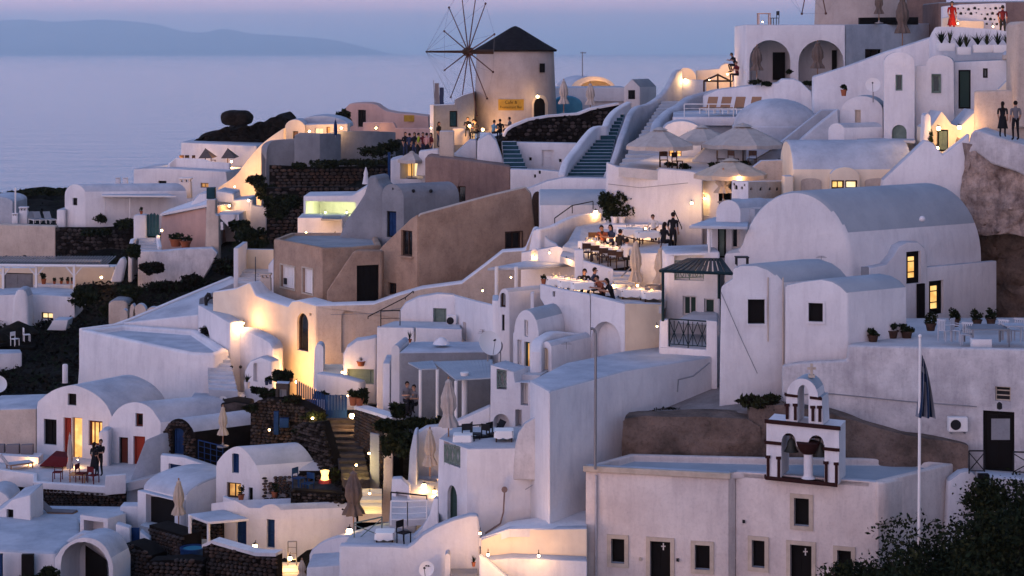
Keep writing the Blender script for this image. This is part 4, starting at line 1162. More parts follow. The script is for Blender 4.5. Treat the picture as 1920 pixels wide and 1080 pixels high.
ribbon('bench', 'built-in white bench with cushions under the pergola', 'bench', [(62, 533, 141.5), (132, 534, 141)], .7, 39.5, 'white')
for i, u in enumerate((82, 102, 115, 127, 136)): pot('little potted plant on the bench back under the pergola, %s from the left' % ('tall first', 'second', 'third', 'fourth', 'fifth')[i], u, 533, 141.6, 6 if i else 10, ph=1.3, group='small pots under the pergola')
lamp('dim lamp under the white timber pergola', 190, 520, 140, 70)
pl = Pl(-20, 136, 145, 134)
house('house', 'white house with lit transom over a teal door below the pergola', 'house', pl, [(-60, 680), (-60, 554), (20, 552), (60, 551), (140, 556), (141, 680)], Z3((0, 4, 0)),
      [win(77, 586, 99, 598, gm='lit_pale', fm='wood'), door(77, 602, 97, 650, leaf='teal')], bev=.12)
house('chimney', 'broad tapering white chimney buttress at the left edge', 'chimney', Pl(10, 133, 60, 133), [(18, 660), (24, 560), (32, 541), (46, 541), (52, 556), (54, 620), (62, 660)], Z3((0, 1.6, 0)), bev=.15)
house('canopy', 'small slanted white canopy slab beside the teal door', 'awning', Pl(88, 130, 130, 130), [(88, 619), (100, 600), (128, 600), (123, 620)], Z3((0, 1.6, 0)), bev=.04)
def grass_brolly(label, u, v, Y, w_, h_, foot):
    p = W(u, foot, Y); k = Y / F; r = thing('thatched_parasol', label, 'parasol', p, 'thatched parasols at the left edge'); H = (foot - v) * k
    bm = bmesh.new(); add_tube(bm, (0, 0, 0), (0, 0, H), .05); L_('pole', bm, 'wood', r)
    bm = bmesh.new(); rr = w_ * k / 2; add_lathe(bm, (0, 0, H - h_ * k), [(rr, -.12), (rr * .98, 0), (rr * .6, h_ * k * .5), (.08, h_ * k)], n=26, jit=lambda a, z: 1 + .05 * math.sin(a * 23)); L_('thatch', bm, 'scrub', r); return r
grass_brolly('wide thatched parasol below the tapering chimney', 34, 602, 128, 78, 20, 650)
grass_brolly('thatched parasol cut by the left edge of the picture', -6, 618, 126, 60, 18, 660)
for i, (u, v) in enumerate(((28, 648), (50, 640))): chair('pale chair near the wide thatched parasol, the %s one' % ('lower', 'upper')[i], W(u, v, 124), 1 + i, 'wframe', group='pale chairs by the thatched parasols')
slab('terrace', 'low white terrace block on the dark slope at the left edge', 'terrace', [(-20, 664), (41, 661), (38, 655), (-20, 655)], 121, 1.6, bev=.06)
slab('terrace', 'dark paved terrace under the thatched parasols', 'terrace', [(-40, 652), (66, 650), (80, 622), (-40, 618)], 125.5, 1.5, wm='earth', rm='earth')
dish('rust-lit satellite dish cut by the left edge above the near roofs', -6, 722, 112, 18, az=.5)
r = thing('chimney', 'round white flue pipe beside the big terrace wall', 'chimney', W(122, 716, 111)); bm = bmesh.new(); a = W(122, 718, 111); add_lathe(bm, a, [(.16, 0), (.16, 1.0), (.13, 1.08), (.02, 1.1)], n=14); obj('pipe', bm, 'white', r)
# ------------------------------------------------------------------ gate and steps group
house('house', 'rose-tinted plaster house with sloping white roof right of the blue gate', 'house', Pl(300, 150, 395, 147), [(300, 470), (302, 404), (386, 388), (392, 470)], Z3((1.5, 4.5, 0)), wm='pink', rm='roof')
bm = bmesh.new(); vs = [W(300, 405, 149.6), W(392, 387, 146.8), W(398, 372, 151), W(372, 377, 152.5), W(318, 396, 152.5)]
f = bm.faces.new([bm.verts.new(p) for p in vs]); g = bmesh.ops.extrude_face_region(bm, geom=[f])
for v in [x for x in g['geom'] if isinstance(x, bmesh.types.BMVert)]: v.co.z += .18
bmesh.ops.recalc_face_normals(bm, faces=bm.faces); props(obj('roof_slab', bm, 'white', None, 0), 'thin white slanting roof slab over the rose-tinted house', 'roof')
house('gate_pier', 'white plaster gate pier with flower pot left of the blue gate', 'pillar', Pl(250, 146, 280, 146), [(250, 470), (250, 404), (257, 402), (274, 402), (274, 470)], Z3((0, .8, 0)))
rg = thing('gate', 'blue grey wooden gate with scalloped top at the head of the small steps', 'gate', W(287, 442, 146.3))
plg = Pl(274, 146.3, 300, 146.3)
for k in range(4):
    u0 = 274.5 + k * 6; bm = prism(plg, [plg.sz(a, b) for a, b in [(u0, 443), (u0, 404 - 2 * (k in (1, 2))), (u0 + 3, 401 - 2 * (k in (1, 2))), (u0 + 5.6, 404 - 2 * (k in (1, 2))), (u0 + 5.6, 443)]], Z3((0, .06, 0))); obj('board', bm, 'teal', rg, 0)
rs = thing('steps', 'short flight of pale steps below the blue grey gate', 'steps', W(280, 468, 143.5))
steps(rs, W(258, 470, 142.5), W(300, 468, 142.5), W(262, 446, 146), W(298, 445, 146), 5)
ribbon('wall', 'white cheek wall left of the short pale steps', 'wall', [(248, 462, 142.3), (252, 448, 144), (258, 446, 146)], .3, 43.0)
ribbon('wall', 'white cheek wall right of the short pale steps', 'wall', [(304, 462, 142.3), (301, 448, 144), (300, 440, 146)], .3, 43.0)
pot('red flowering pot on the white gate pier', 265, 402, 146.2, 6, ph=1.6, n=80)
lamp('small pale garden lamp beside the blue grey gate', 303, 432, 145.5, 25)
house('pillar', 'tall pale plaster pillar with teal top cap', 'pillar', Pl(384, 139, 412, 138.5), [(384, 490), (387, 374), (404, 373), (404, 402), (410, 404), (411, 490)], Z3((0, 1.0, 0)), wm='tan')
house('pillar_cap', 'teal painted cap on the tall pale pillar', 'chimney', Pl(386, 138.9, 404, 138.9), [(387, 373), (387, 352), (402, 352), (402, 373)], Z3((0, .8, 0)), wm='teal', rm='teal', bev=.03)
pot('dark scrubby potted bush by the rose-tinted house', 330, 462, 143, 14, ph=1.0, wf=1.8)
pot('second dark potted bush left of the tall pillar', 348, 464, 142.5, 12, ph=1.1, wf=1.8)
house('house', 'small white house with black window behind the tall pillar', 'house', Pl(400, 146, 455, 145), [(404, 470), (406, 402), (448, 402), (450, 470)], Z3((0, 4, 0)), [win(412, 416, 418, 431), door(439, 402, 445, 436, leaf='blue')])
house('house', 'white roof terrace building with dark alcove above the small white house', 'house', Pl(398, 152, 470, 150), [(404, 420), (405, 357), (437, 362), (438, 375), (468, 372), (470, 420)], Z3((0, 4, 0)), [win(407, 379, 440, 398, k='void')])
lamp('warm lamp in the dark alcove above the small white house', 430, 386, 150.2, 60)
lamp('warm door lamp at the white house end below the sweeping wall', 466, 376, 149.0, 45)
house('chimney', 'white mound-shaped chimney left of the sweeping wall', 'chimney', Pl(356, 150, 400, 150), [(352, 400), (360, 376), (372, 362), (386, 360), (396, 366), (400, 400)], Z3((0, 2, 0)), bev=.2)
house('wall', 'weathered white retaining wall across the slope below the gate steps', 'wall', Pl(255, 141, 400, 137), [(258, 540), (258, 470), (300, 470), (345, 466), (398, 464), (408, 476), (395, 500), (380, 525), (300, 540)], Z3((0, .8, 0)), wm='white_old')
house('pillar', 'pale tapering wall stub in the scrub left of the retaining wall', 'pillar', Pl(215, 139, 240, 139), [(206, 530), (216, 500), (225, 484), (232, 482), (235, 492), (228, 530)], Z3((0, .7, 0)), wm='white', bev=.12)
house('chimney', 'grey oven-shaped chimney hut on the dark slope', 'chimney', Pl(200, 126, 240, 126), [(203, 610), (203, 568), (210, 562), (234, 562), (240, 568), (240, 612)], Z3((0, 2, 0)), wm='tan', rm='grey')
for i, (u, v, a, b) in enumerate([(232, 602, 14, 22), (248, 598, 10, 28), (262, 596, 24, 26), (286, 590, 22, 14)]):
    house('chimney', 'little rounded white chimney pot cluster on the diagonal path, ' + ('shortest', 'slim', 'tall rounded', 'widest')[i], 'chimney', Pl(u - 5, 119, u + 5, 119), [(u - a / 2, v + 14), (u - a / 2, v - b * .4)] + arc(u - a / 2, u + a / 2, v - b * .4, v - b, 8) + [(u + a / 2, v + 14)], Z3((0, .6, 0)), bev=.06, wm='tan')
for i, (u, v, Y, a, b, l) in enumerate([(160, 568, 134, 60, 34, 'spindly dark tree beside the pergola end'), (250, 480, 138, 26, 22, 'upright dark bush in front of the weathered wall'), (310, 545, 130, 90, 16, 'low scrub bush under the weathered wall'), (370, 540, 131, 90, 26, 'broad dark scrub bush below the weathered wall'), (420, 510, 133, 60, 26, 'tall dark scrub bush above the diagonal path'), (245, 560, 128, 50, 26, 'dark bush above the oven-shaped chimney'), (210, 590, 130, 44, 26, 'dark bush left of the oven-shaped chimney'), (265, 575, 126, 40, 12, 'small twiggy bush by the chimney cluster'), (285, 510, 137, 44, 20, 'dry grey shrub against the weathered wall'), (180, 440, 153, 60, 12, 'flat dark bush on top of the black lava wall'), (235, 425, 152.8, 40, 16, 'dark green bush spilling over the lava wall corner'), (240, 500, 150, 50, 18, 'ivy mass at the right end of the lava wall')]):
    shrub(l, u, v, Y, a, b, n=700, size=.3, mats=('scrub', 'leaf') if i in (2, 3, 4, 7, 8) else ('leaf', 'leaf2'))
bm = bmesh.new(); rnd = random.Random(11)
for i in range(15000):
    if i % 3: u = rnd.uniform(-40, 330); Y = rnd.uniform(108, 150)
    else: u = rnd.uniform(-40, 760); Y = rnd.uniform(104, 215)
    z = ground_z(u, Y); x = (u - CX) / F * Y; s = rnd.uniform(.12, .38)
    a = rnd.random() * 6.28; c = Vector((x, Y, z + rnd.uniform(0, .35))); d = Vector((math.cos(a), math.sin(a), rnd.uniform(.1, .9))).normalized(); e = d.orthogonal().normalized()
    vs = [bm.verts.new(c + d * s * .6), bm.verts.new(c + e * s * .3), bm.verts.new(c - d * s * .6), bm.verts.new(c - e * s * .3)]
    bm.faces.new(vs).material_index = rnd.choice((0, 0, 1, 2))
props(obj('scrub', bm, ['scrub', 'leaf', 'earth'], None, 0), 'low dark scrub covering the hillside between the houses', None, None, 'stuff')
# ================================================================== big white terrace, left of centre
slab('terrace', 'big sloping-sided white terrace block above the near left vaults', 'terrace', [(152, 618), (355, 662), (402, 664), (428, 655), (372, 618), (233, 608)], 112, 5.0, rim=.45, rimh=.30, batter=.5, bev=.14)
ribbon('parapet', 'raised back parapet of the big white terrace', 'parapet', [(153, 616, 112.4), (233, 605, 114.6), (372, 590, 112.6)], .3, 41.0)
plate('path', 'white ramp climbing behind the big terrace towards the little stair', 'path', [(235, 606, 115), (372, 596, 113), (374, 560, 117), (440, 530, 120), (438, 520, 122)], .8, 'roof')
ribbon('wall', 'long straight white parapet of the diagonal path', 'wall', [(205, 612, 117), (250, 596, 118), (340, 558, 120), (438, 518, 123)], .35, 41.0)
H('wall', 'white sloping wall with round dark opening at the terrace corner', 'wall', Pl(371, 111.5, 430, 104.8), [(371, 760), (371, 570), (430, 604), (430, 760)], Y0_(.75, .35),
  [win(374.5, 610, 395.5, 634, k='void', arch=True)], bev=.07, reveal=.5)
p_ = W(385, 622, 110.6)
r = thing('wreath', 'round black wreath set in the white sloping wall', 'wreath', p_); L_('leaves', foliage_bm((0, -.05, 0), (.34, .14, .36), 260, .14, 4), ['iron', 'leaf'], r, 0)
r = thing('sculpture', 'black curved iron ornament on top of the sloping wall', 'ornament', W(398, 582, 111))
bm = bmesh.new(); add_path(bm, [Z3((-.35, 0, .1)), Z3((-.38, 0, .75)), Z3((-.2, 0, 1.0)), Z3((-.12, 0, .72))], .09, 8); obj('neck', bm, 'iron', r, local=True)
bm = bmesh.new(); add_path(bm, [Z3((.38 * math.cos(a) + .05, 0, .38 + .36 * math.sin(a))) for a in [i * .45 for i in range(-1, 9)]], .06, 8); obj('loop', bm, 'iron', r, local=True)
H('wall', 'white garden wall with rounded shoulder right of the round opening', 'wall', Pl(436, 106, 513, 101), [(436, 760), (437, 614), (462, 617), (490, 630), (506, 640), (512, 652), (512, 760)], Y0_(.5, .9), bev=.18)
H('wall', 'lower curved white wall beside the terrace stair', 'wall', Pl(455, 101, 513, 99.5), [(455, 770), (457, 695), (468, 676), (488, 668), (509, 676), (512, 770)], Y0_(.4, .6), [win(475, 680, 483, 715, k='niche', arch=True)], bev=.12)
rs = thing('steps', 'white steps winding down the corner of the big terrace', 'steps', W(420, 740, 100))
steps(rs, W(392, 735, 100), W(446, 735, 99.5), W(388, 664, 105), W(428, 658, 105), 9, 'roof')
slab('terrace', 'low white landing at the foot of the winding steps', 'terrace', [(352, 752), (470, 756), (470, 735), (365, 735)], 100.5, 2, bev=.06)
pot('spiky plant in a white pot beside the lower curved wall', 463, 728, 98.6, 12, m='white', kind='spike', ph=1.5)
for u, v in ((434, 688), (451, 688)):
    bm = bmesh.new(); bmesh.ops.create_icosphere(bm, subdivisions=2, radius=.09, matrix=Matrix.Translation(W(u, v, 103.2))); props(obj('light_fitting', bm, 'iron', None), 'small round black light fitting on the white wall, ' + ('left' if u == 434 else 'right') + ' one', 'light fitting')
H('wall', 'white frame wall end of the lit stair box', 'wall', Pl(438, 118, 447, 118), [(438, 620), (438, 465), (447, 465), (447, 620)], Y0_(0, 4), bev=.04)
H('wall', 'cream back wall of the lit stair box', 'wall', Pl(440, 122, 516, 121), [(440, 620), (440, 467), (516, 468), (516, 620)], Y0_(0, .4), wm='cream', bev=.04)
rs = thing('steps', 'small cream stair inside the lit box left of the brown house', 'steps', W(475, 530, 117)); steps(rs, W(447, 534, 116), W(500, 534, 116), W(447, 505, 121), W(505, 505, 121), 4, 'deck')
lamp('lamp glowing on the cream wall of the stair box', 451, 482, 120.5, 90)
railing('thin black hand rail on the little cream stair', [W(479, 528, 117), W(479, 506, 120.5)], .8, bars=0)
H('wall', 'white wall piece tucked against the brown house corner', 'wall', Pl(500, 112, 520, 111.5), [(500, 620), (503, 497), (512, 485), (520, 470), (520, 620)], Y0_(0, 3), bev=.08)
chimney('grey tapered chimney at the foot of the brown house', 487, 513, 508, 556, 107, m='tan')
pl = Pl(398, 109, 593, 101.5)
H('wall', 'tall cream wall glowing in floodlight with a narrow arched window', 'wall', pl, [(398, 780), (398, 547), (440, 541), (468, 529), (479, 553), (505, 563), (540, 574), (546, 565), (560, 563), (593, 572), (593, 780)], Y0_(.8, 1.4),
  [win(557, 587, 578, 658, arch=True, fm='wood', gm='glass', mull=0), win(580, 587, 584, 592, k='void')], wm='cream', rm='white', bev=.14)
pl = Pl(590, 101.4, 1012, 101.8)
H('wall', 'long pale pink-lit wall climbing right below the brown house, with a blind arched niche', 'wall', pl, [(592, 780), (592, 572), (700, 569), (745, 553), (790, 540), (865, 530), (905, 500), (942, 471), (985, 468), (1001, 428), (1012, 428), (1012, 640), (870, 640), (790, 780)], Y0_(0, 1.2),
  [win(640, 582, 665, 662, k='niche', arch=True)], wm='tan', rm='white', bev=.10, reveal=.14)
lamp('floodlight at the foot of the cream wall', 522, 700, 101.4, 300, name='floodlight', r=.07, size=.3)
lamp('second floodlight lower along the cream wall', 556, 716, 100.0, 170, name='floodlight', r=.07, size=.3)
lamp('floodlight hidden behind the white garden wall', 456, 606, 105.2, 150, name='floodlight', r=.06, size=.2)
root, z = slab('house', 'brown plastered house with flat grey roof and two shuttered windows', 'house', [(513, 448), (605, 465), (664, 463), (715, 458), (705, 436), (545, 436)], 109.6, 4.0, wm='brown', rm='roof_grey', rim=.3, rimh=.16, zadd=-.006, open_e=[0])
pl = Pl(513, 109.6, 605, 104.5)
H('x', 'x', 'x', pl, [(513, 600), (513, 448), (605, 465), (605, 600)], pl.n * -.3, [win(527, 499, 553, 540, leaf='wframe', fm='wframe', k='win', boards=3, trim='sandst', tw=.08), win(568, 504, 587, 550, leaf='wframe', fm='wframe', boards=2, trim='sandst', tw=.08)], wm='brown', rm='brown', parent=root, bev=.06)
bm = bmesh.new(); c = pl.W(531.5, 533, -.12); add_box(bm, (c.x, c.y, c.z), (.28, .1, .34), rz=math.atan2(pl.t.y, pl.t.x)); obj('meter_box', bm, 'iron', root)
H('wall', 'brown wall with slanted shoulder and wide dark boarded door', 'wall', Pl(611, 103.0, 716, 104.2), [(611, 640), (612, 546), (660, 474), (667, 469), (716, 470), (716, 640)], Y0_(.1, .6),
  [door(669, 497, 711, 567, leaf='dark', boards=3)], wm='brown', rm='brown')
r = H('house', 'large brown building with three dark windows and rising roof line', 'house', Pl(703, 106, 783, 103.4), [(703, 650), (706, 474), (716, 462), (770, 410), (783, 402), (783, 650)], Y0_(.2, .6),
  [win(752, 432, 773, 480, fm='wood', sill='brown'), win(727, 530, 743, 553, fm='wood')], wm='brown', rm='brown')
H('x', 'x', 'x', Pl(783, 103.4, 1000, 107.5), [(783.4, 650), (783.4, 402), (850, 384), (925, 364), (985, 350), (996, 362), (1003, 430), (960, 600), (880, 650)], Y0_(0, .7), [win(948, 435, 978, 467, fm='wood', trim='wood', tw=.05)], wm='brown', rm='tan', parent=r)
H('gate', 'arched dark wooden gate at the right end of the brown building', 'gate', Pl(996, 108.5, 1018, 108), [(997, 425), (997, 378)] + arc(997, 1018, 378, 359, 8) + [(1018, 425)], Y0_(0, .15), wm='wood', rm='wood', bev=.02)
H('house', 'grey plaster flank sweeping up concavely to a horn-shaped chimney', 'house', Pl(600, 113, 722, 110.5), [(600, 520), (624, 462), (637, 440), (648, 412), (667, 388), (682, 364), (688, 345), (690, 330), (706, 329), (709, 345), (719, 352), (722, 520)], Y0_(.6, 2.2), wm='grey', rm='grey', bev=.22)
r = thing('finial', 'small pale pointed finial behind the horn-shaped chimney', 'finial', W(686, 345, 114)); bm = bmesh.new(); add_lathe(bm, W(686, 345, 114), [(.22, 0), (.12, .5), (.14, .6), (.03, 1.0)], n=10); obj('spike', bm, 'white', r)
pl = Pl(715, 110.3, 757, 109.4)
H('house', 'grey vaulted house with dark blue door above the brown building', 'house', pl, [(716, 520), (716, 366)] + arc(716, 757, 366, 345, 12, 374) + [(757, 520)], Y0_(3.1, 2.2), [door(725, 396, 743, 445, leaf='blue', boards=2), win(735, 352, 738, 356, k='void')], wm='grey', rm='grey', bev=.08)
for u in (775, 808):
    bm = bmesh.new(); bmesh.ops.create_icosphere(bm, subdivisions=2, radius=.11, matrix=Matrix.Translation(W(u, 358, 109.9 if u < 800 else 110.4))); props(obj('spout', bm, 'iron', None), 'dark round spout on the grey vault, %s of two' % ('left' if u == 775 else 'right'), 'spout')
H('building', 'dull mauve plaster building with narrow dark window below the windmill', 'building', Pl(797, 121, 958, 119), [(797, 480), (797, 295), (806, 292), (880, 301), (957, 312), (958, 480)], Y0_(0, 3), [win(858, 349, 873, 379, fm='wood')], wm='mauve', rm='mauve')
H('pillar', 'square pale pillar standing on the mauve building', 'pillar', Pl(823, 122, 852, 122), [(824, 300), (824, 246), (851, 246), (851, 300)], Y0_(0, 1), wm='tan', bev=.04)
H('wall', 'white parapet with lit base behind the mauve building', 'wall', Pl(780, 125, 900, 124), [(780, 330), (786, 283), (822, 279), (822, 290), (852, 288), (880, 262), (893, 262), (893, 330)], Y0_(0, 1.2), bev=.06)
pl = Pl(568, 123.5, 722, 122)
H('pool_room', 'open white plunge pool room glowing yellow green', 'building', pl, [(569, 450), (569, 367), (660, 366), (675, 357), (695, 344), (722, 344), (722, 450)], Y0_(0, 3.6), [win(573, 378, 667, 406, k='void')], reveal=2.6, bev=.06)
lamp('pool light filling the white plunge pool room', 610, 398, 124.0, 75, col=(.95, 1.0, .40), bulb='bulb_g', r=.05, dy=0)
lamp('second pool light at the right of the plunge pool room', 650, 398, 124.0, 60, col=(.95, 1.0, .40), bulb='bulb_g', r=.05, dy=0)
slab('terrace', 'white terrace block warmly lit below the plunge pool room', 'terrace', [(558, 408), (642, 408), (655, 400), (566, 400)], 120.5, 2.5, bev=.05)
slab('canopy', 'small grey canopy on the terrace block below the pool room', 'awning', [(602, 410), (640, 411), (640, 405), (606, 404)], 119.5, .12, wm='grey', rm='grey', bev=.01)
lamp('warm floor lamp at the base of the terrace block', 574, 436, 118.6, 120, r=.05)
lamp('warm floor lamp under the small grey canopy', 628, 438, 118.4, 120, r=.05)
pl = Pl(728, 127, 800, 126)
r = H('shop', 'tiny white shop with lamplit goods window and canvas top', 'shop', pl, [(728, 400), (729, 300), (745, 296), (800, 292), (800, 400)], Y0_(0, 3), [win(750, 306, 793, 336, k='void')], reveal=1.2)
for i in range(3):
    a = pl.W(758 + 13 * i, 331, -1.0); bm = bmesh.new(); add_box(bm, (a.x, a.y, a.z), (.34, .1, .8)); obj('display_panel', bm, 'lit_soft' if i != 1 else 'lit_pale', r, 0)
umbrella_open('pale square parasol over the tiny shop window', 772, 284, 125, 54, 15, 335, n=4, group=None)
H('post', 'blue painted post left of the tiny shop', 'post', Pl(726, 126, 731, 126), [(727, 345), (727, 286), (732, 286), (732, 345)], Y0_(0, .3), wm='blue', rm='blue', bev=.01)
H('wall', 'slim round-topped white pillar at the cream wall corner', 'pillar', Pl(586, 97.5, 606, 97), [(587, 730), (590, 655)] + arc(590, 606, 655, 645, 6) + [(606, 730)], Y0_(0, 1.0), bev=.08)
pl = Pl(604, 95.5, 715, 95)
H('wall', 'white garden wall with sage green hatch in front of the blind niche', 'wall', pl, [(643, 760), (643, 665), (650, 650), (668, 637), (690, 634), (707, 630), (708, 760)], Y0_(0, .9), [win(651, 692, 701, 720, leaf='green', fm='green', boards=1)], bev=.12)
H('wall', 'low white wall lit from behind beside the blue gate', 'wall', Pl(590, 94, 680, 93), [(591, 770), (592, 699), (640, 706), (674, 716), (675, 770)], Y0_(.3, .5), bev=.08)
pot('dark spiky plant in a wide bowl on the ledge', 677, 686, 95.2, 9, kind='spike', wf=1.9, ph=1.4)
rs = thing('steps', 'lamp-lit cream steps behind the low white wall', 'steps', W(610, 700, 97)); steps(rs, W(606, 704, 95.8), W(646, 704, 95.8), W(606, 684, 99), W(644, 684, 99), 4, 'cream')
lamp('small wall lamp above the lamp-lit cream steps', 642, 698, 95.2, 45, r=.06)
railing('black sloping handrail on the pale wall', [W(690, 598, 100.8), W(760, 562, 100.8), (W(775, 550, 100.8))], .12, bars=0, post=3)
# ================================================================== windmills
def windmill(label, cu, Y, vt, vb, vcone, ops=True):
    p = W(cu, vb, Y); k = Y / F; h = (vb - vt) * k; r = thing('windmill', label, 'windmill', p)
    bm = bmesh.new(); add_lathe(bm, p, [(3.02, 0), (2.98, h * .2), (2.86, h * .6), (2.78, h * .97), (2.70, h)], n=64); obj('tower', bm, 'tan_mill', r, 50)
    bm = bmesh.new(); hc = (vt - vcone) * k + .1; add_lathe(bm, (p.x, p.y, p.z + h - .06), [(2.95, -.12), (3.0, .0), (2.1, hc * .30), (1.1, hc * .66), (.35, hc * .93), (.06, hc)], n=48, jit=lambda a, z: 1 + .012 * math.sin(a * 31)); obj('thatched_roof', bm, 'thatch', r, 50)
    al = R(65); ax = Vector((-math.sin(al), -math.cos(al), 0)); bd = Vector((math.cos(al), -math.sin(al), 0)); up = Vector((0, 0, 1))
    hub = W(cu - 88, vt + 5, Y - 4.0); Rr = 122 * (Y - 4) / F
    bm = bmesh.new(); add_tube(bm, hub - ax * 1.9, hub + ax * .4, .17, n=10); add_tube(bm, hub + ax * .3, hub + ax * 3.2, .10, .06, n=8); obj('axle', bm, 'wood', r)
    bm = bmesh.new(); add_tube(bm, hub - ax * .25, hub + ax * .25, .30, n=10); obj('hub', bm, 'wood', r)
    tips = []
    for i in range(12):
        a = R(15 + 30 * i + 4 * math.sin(i * 2.2)); t = hub + (bd * math.cos(a) + up * math.sin(a)) * Rr * (1 + .03 * math.sin(i * 5)); tips.append(t)
        bm = bmesh.new(); add_tube(bm, hub, t, .05, .034, n=6); bmesh.ops.create_icosphere(bm, subdivisions=1, radius=.09, matrix=Matrix.Translation(t)); obj('spoke', bm, 'spoke', r)
    nose = hub + ax * 3.2
    for t in tips:
        bm = bmesh.new(); add_tube(bm, nose, t, .007, n=4); obj('stay_wire', bm, 'metal', r)
    for a, b in zip(tips, tips[1:] + tips[:1]):
        bm = bmesh.new(); add_tube(bm, a, b, .007, n=4); obj('stay_wire', bm, 'metal', r)
    return r, p
M['tan_mill'] = mat('pinkish mill plaster', (.46, .40, .37), col2=(.37, .32, .295), scale=.5, bump=.02, bscale=3, streak=.06, fine=.12)
M['thatch'] = mat('dark thatch', (.022, .020, .022), col2=(.012, .011, .012), scale=4, bump=.05, bscale=9)
M['spoke'] = mat('reddish wood', (.12, .055, .045), col2=(.08, .04, .03), scale=5)
mill, mp = windmill('round windmill with dark conical thatched roof and bare spokes against the sea', 966, 138, 92, 246, 50)
mill2, mp2 = windmill('second windmill tower mostly above the top edge, behind the arched building', 1614, 126, -98, 50, -140)
def on_mill(name, u0, v0, u1, v1, m, pr=.05, arch=False, cx=966, Y=138, rr=2.93):
    bm = bmesh.new(); n = 8; k = (Y - 2.9) / F; c = W(cx, v1, Y); rows = []
    for j, v in enumerate((v1, v0)):
        row = []
        for i in range(n + 1):
            u = u0 + (u1 - u0) * i / n; x = (u - cx) * k; y = -math.sqrt(max(rr * rr - x * x, 0)) - pr; row.append(Vector((c.x + x, c.y + y, Zof(v, Y - 2.9) - (0 if j == 0 or not arch else (1 - math.sqrt(max(0, 1 - (2 * i / n - 1) ** 2))) * (u1 - u0) * k / 2))))
        rows.append([bm.verts.new(q) for q in row])
    for i in range(n): bm.faces.new((rows[0][i], rows[0][i + 1], rows[1][i + 1], rows[1][i]))
    g = bmesh.ops.extrude_face_region(bm, geom=bm.faces[:])
    for v in [x for x in g['geom'] if isinstance(x, bmesh.types.BMVert)]: v.co.y += .1
    bmesh.ops.recalc_face_normals(bm, faces=bm.faces); return obj(name, bm, m, mill, 30)
on_mill('window', 1012, 119, 1022, 136, 'dark', .02)
on_mill('door_surround', 997, 178, 1028, 222, 'cream', .12, True); on_mill('door', 1001, 184, 1022, 222, 'dark', .16, True)
sg = on_mill('sign', 934, 186, 982, 207, 'sign', .05)
a_ = W(958, 193, 134.88)
for s_, v_, z_ in (('Cafe &', 192, .32), ('Restaurant Bar', 201, .26)):
    text_obj(s_, z_, 'dark', mill, W(958, v_, 134.93) - mp, (R(90), 0, 0), name='lettering')
lamp('bright lamp over the windmill door', 1008, 181, 134.6, 30, r=.1)
lamp('floodlight at the left foot of the round windmill', 905, 243, 134.0, 230, name='floodlight', r=.1)
pl = Pl(807, 133, 890, 134)
H('house', 'small blue grey block with teal door left of the windmill', 'house', pl, [(808, 300), (808, 197), (852, 195), (852, 186), (868, 178), (889, 172), (889, 300)], Y0_(0, 4), [door(843, 208, 858, 238, leaf='teal')], wm='grey', rm='white', bev=.06)
H('pillar', 'white corner pillar lit at its foot left of the blue grey block', 'pillar', Pl(804, 132.8, 813, 132.8), [(806, 290), (806, 196), (813, 196), (813, 290)], Y0_(0, .5), bev=.03)
lamp('lamp at the foot of the white corner pillar', 808, 240, 131.8, 60, r=.05)
H('counter', 'lamplit yellow bar counter in front of the windmill', 'counter', Pl(848, 130, 886, 130), [(849, 272), (849, 241), (884, 240), (884, 272)], Y0_(0, .6), wm='cream', bev=.03)
lamp('lamp over the yellow bar counter', 880, 236, 128.8, 150, r=.08)
for u, v1, m_, l in ((815, 150, 'c_grey', 'left'), (824, 158, 'c_navy', 'right')):
    r = thing('flag', 'limp flag on a thin pole left of the windmill, the %s one' % l, 'flag', W(u, 200, 134)); bm = bmesh.new(); add_tube(bm, W(u, 200, 134), W(u - 2, v1, 134), .03, n=6); obj('pole', bm, 'metal', r)
    bm = bmesh.new(); a = W(u, v1 + 6, 134); vs = [[bm.verts.new(a + Z3((x * .10 + .07 * math.sin(z * 3), .05 * math.sin(x * 3), -z * .42))) for x in range(4)] for z in range(5)]
    for i in range(4):
        for j in range(3): bm.faces.new((vs[i][j], vs[i][j + 1], vs[i + 1][j + 1], vs[i + 1][j]))
    obj('cloth', bm, m_, r)
r = thing('antenna', 'thin television antenna right of the windmill', 'antenna', W(1092, 165, 152)); bm = bmesh.new(); add_tube(bm, W(1092, 165, 152), W(1092, 97, 152), .04, n=6); obj('mast', bm, 'metal', r)
bm = bmesh.new(); add_tube(bm, W(1088, 99, 152), W(1099, 99, 152), .04, n=6); obj('rod', bm, 'metal', r)
H('house', 'pale vault with lamplit round-arched front right of the windmill', 'house', Pl(1070, 150, 1155, 150), [(1068, 200)] + arc(1070, 1155, 168, 143, 16) + [(1156, 200)], Y0_(-1, 6), [dict(u0=1086, u1=1148, v0=151, v1=172, k='void', arch=True, rise=.55)], wm='cream', reveal=1.5)
lamp('lamp inside the pale arched vault', 1120, 164, 149.5, 60, r=.05, dy=-.1)
H('house', 'long low blue white block right of the windmill', 'house', Pl(1040, 143, 1175, 143), [(1040, 250), (1040, 164), (1172, 163), (1172, 250)], Y0_(0, 5), [win(1098, 190, 1170, 202, k='void')])
H('wall', 'light blue painted band wall right of the windmill', 'wall', Pl(1040, 141, 1092, 141), [(1040, 260)] + arc(1036, 1092, 196, 180, 10) + [(1092, 260)], Y0_(0, 2), wm='aqua', rm='aqua')
umbrella_closed('grey closed parasol directly right of the windmill', 1057, 214, 133, 64, 'canvas_w', 15); umbrella_closed('grey closed parasol above the stone bank', 1107, 214, 132, 58, 'canvas_w', 15)
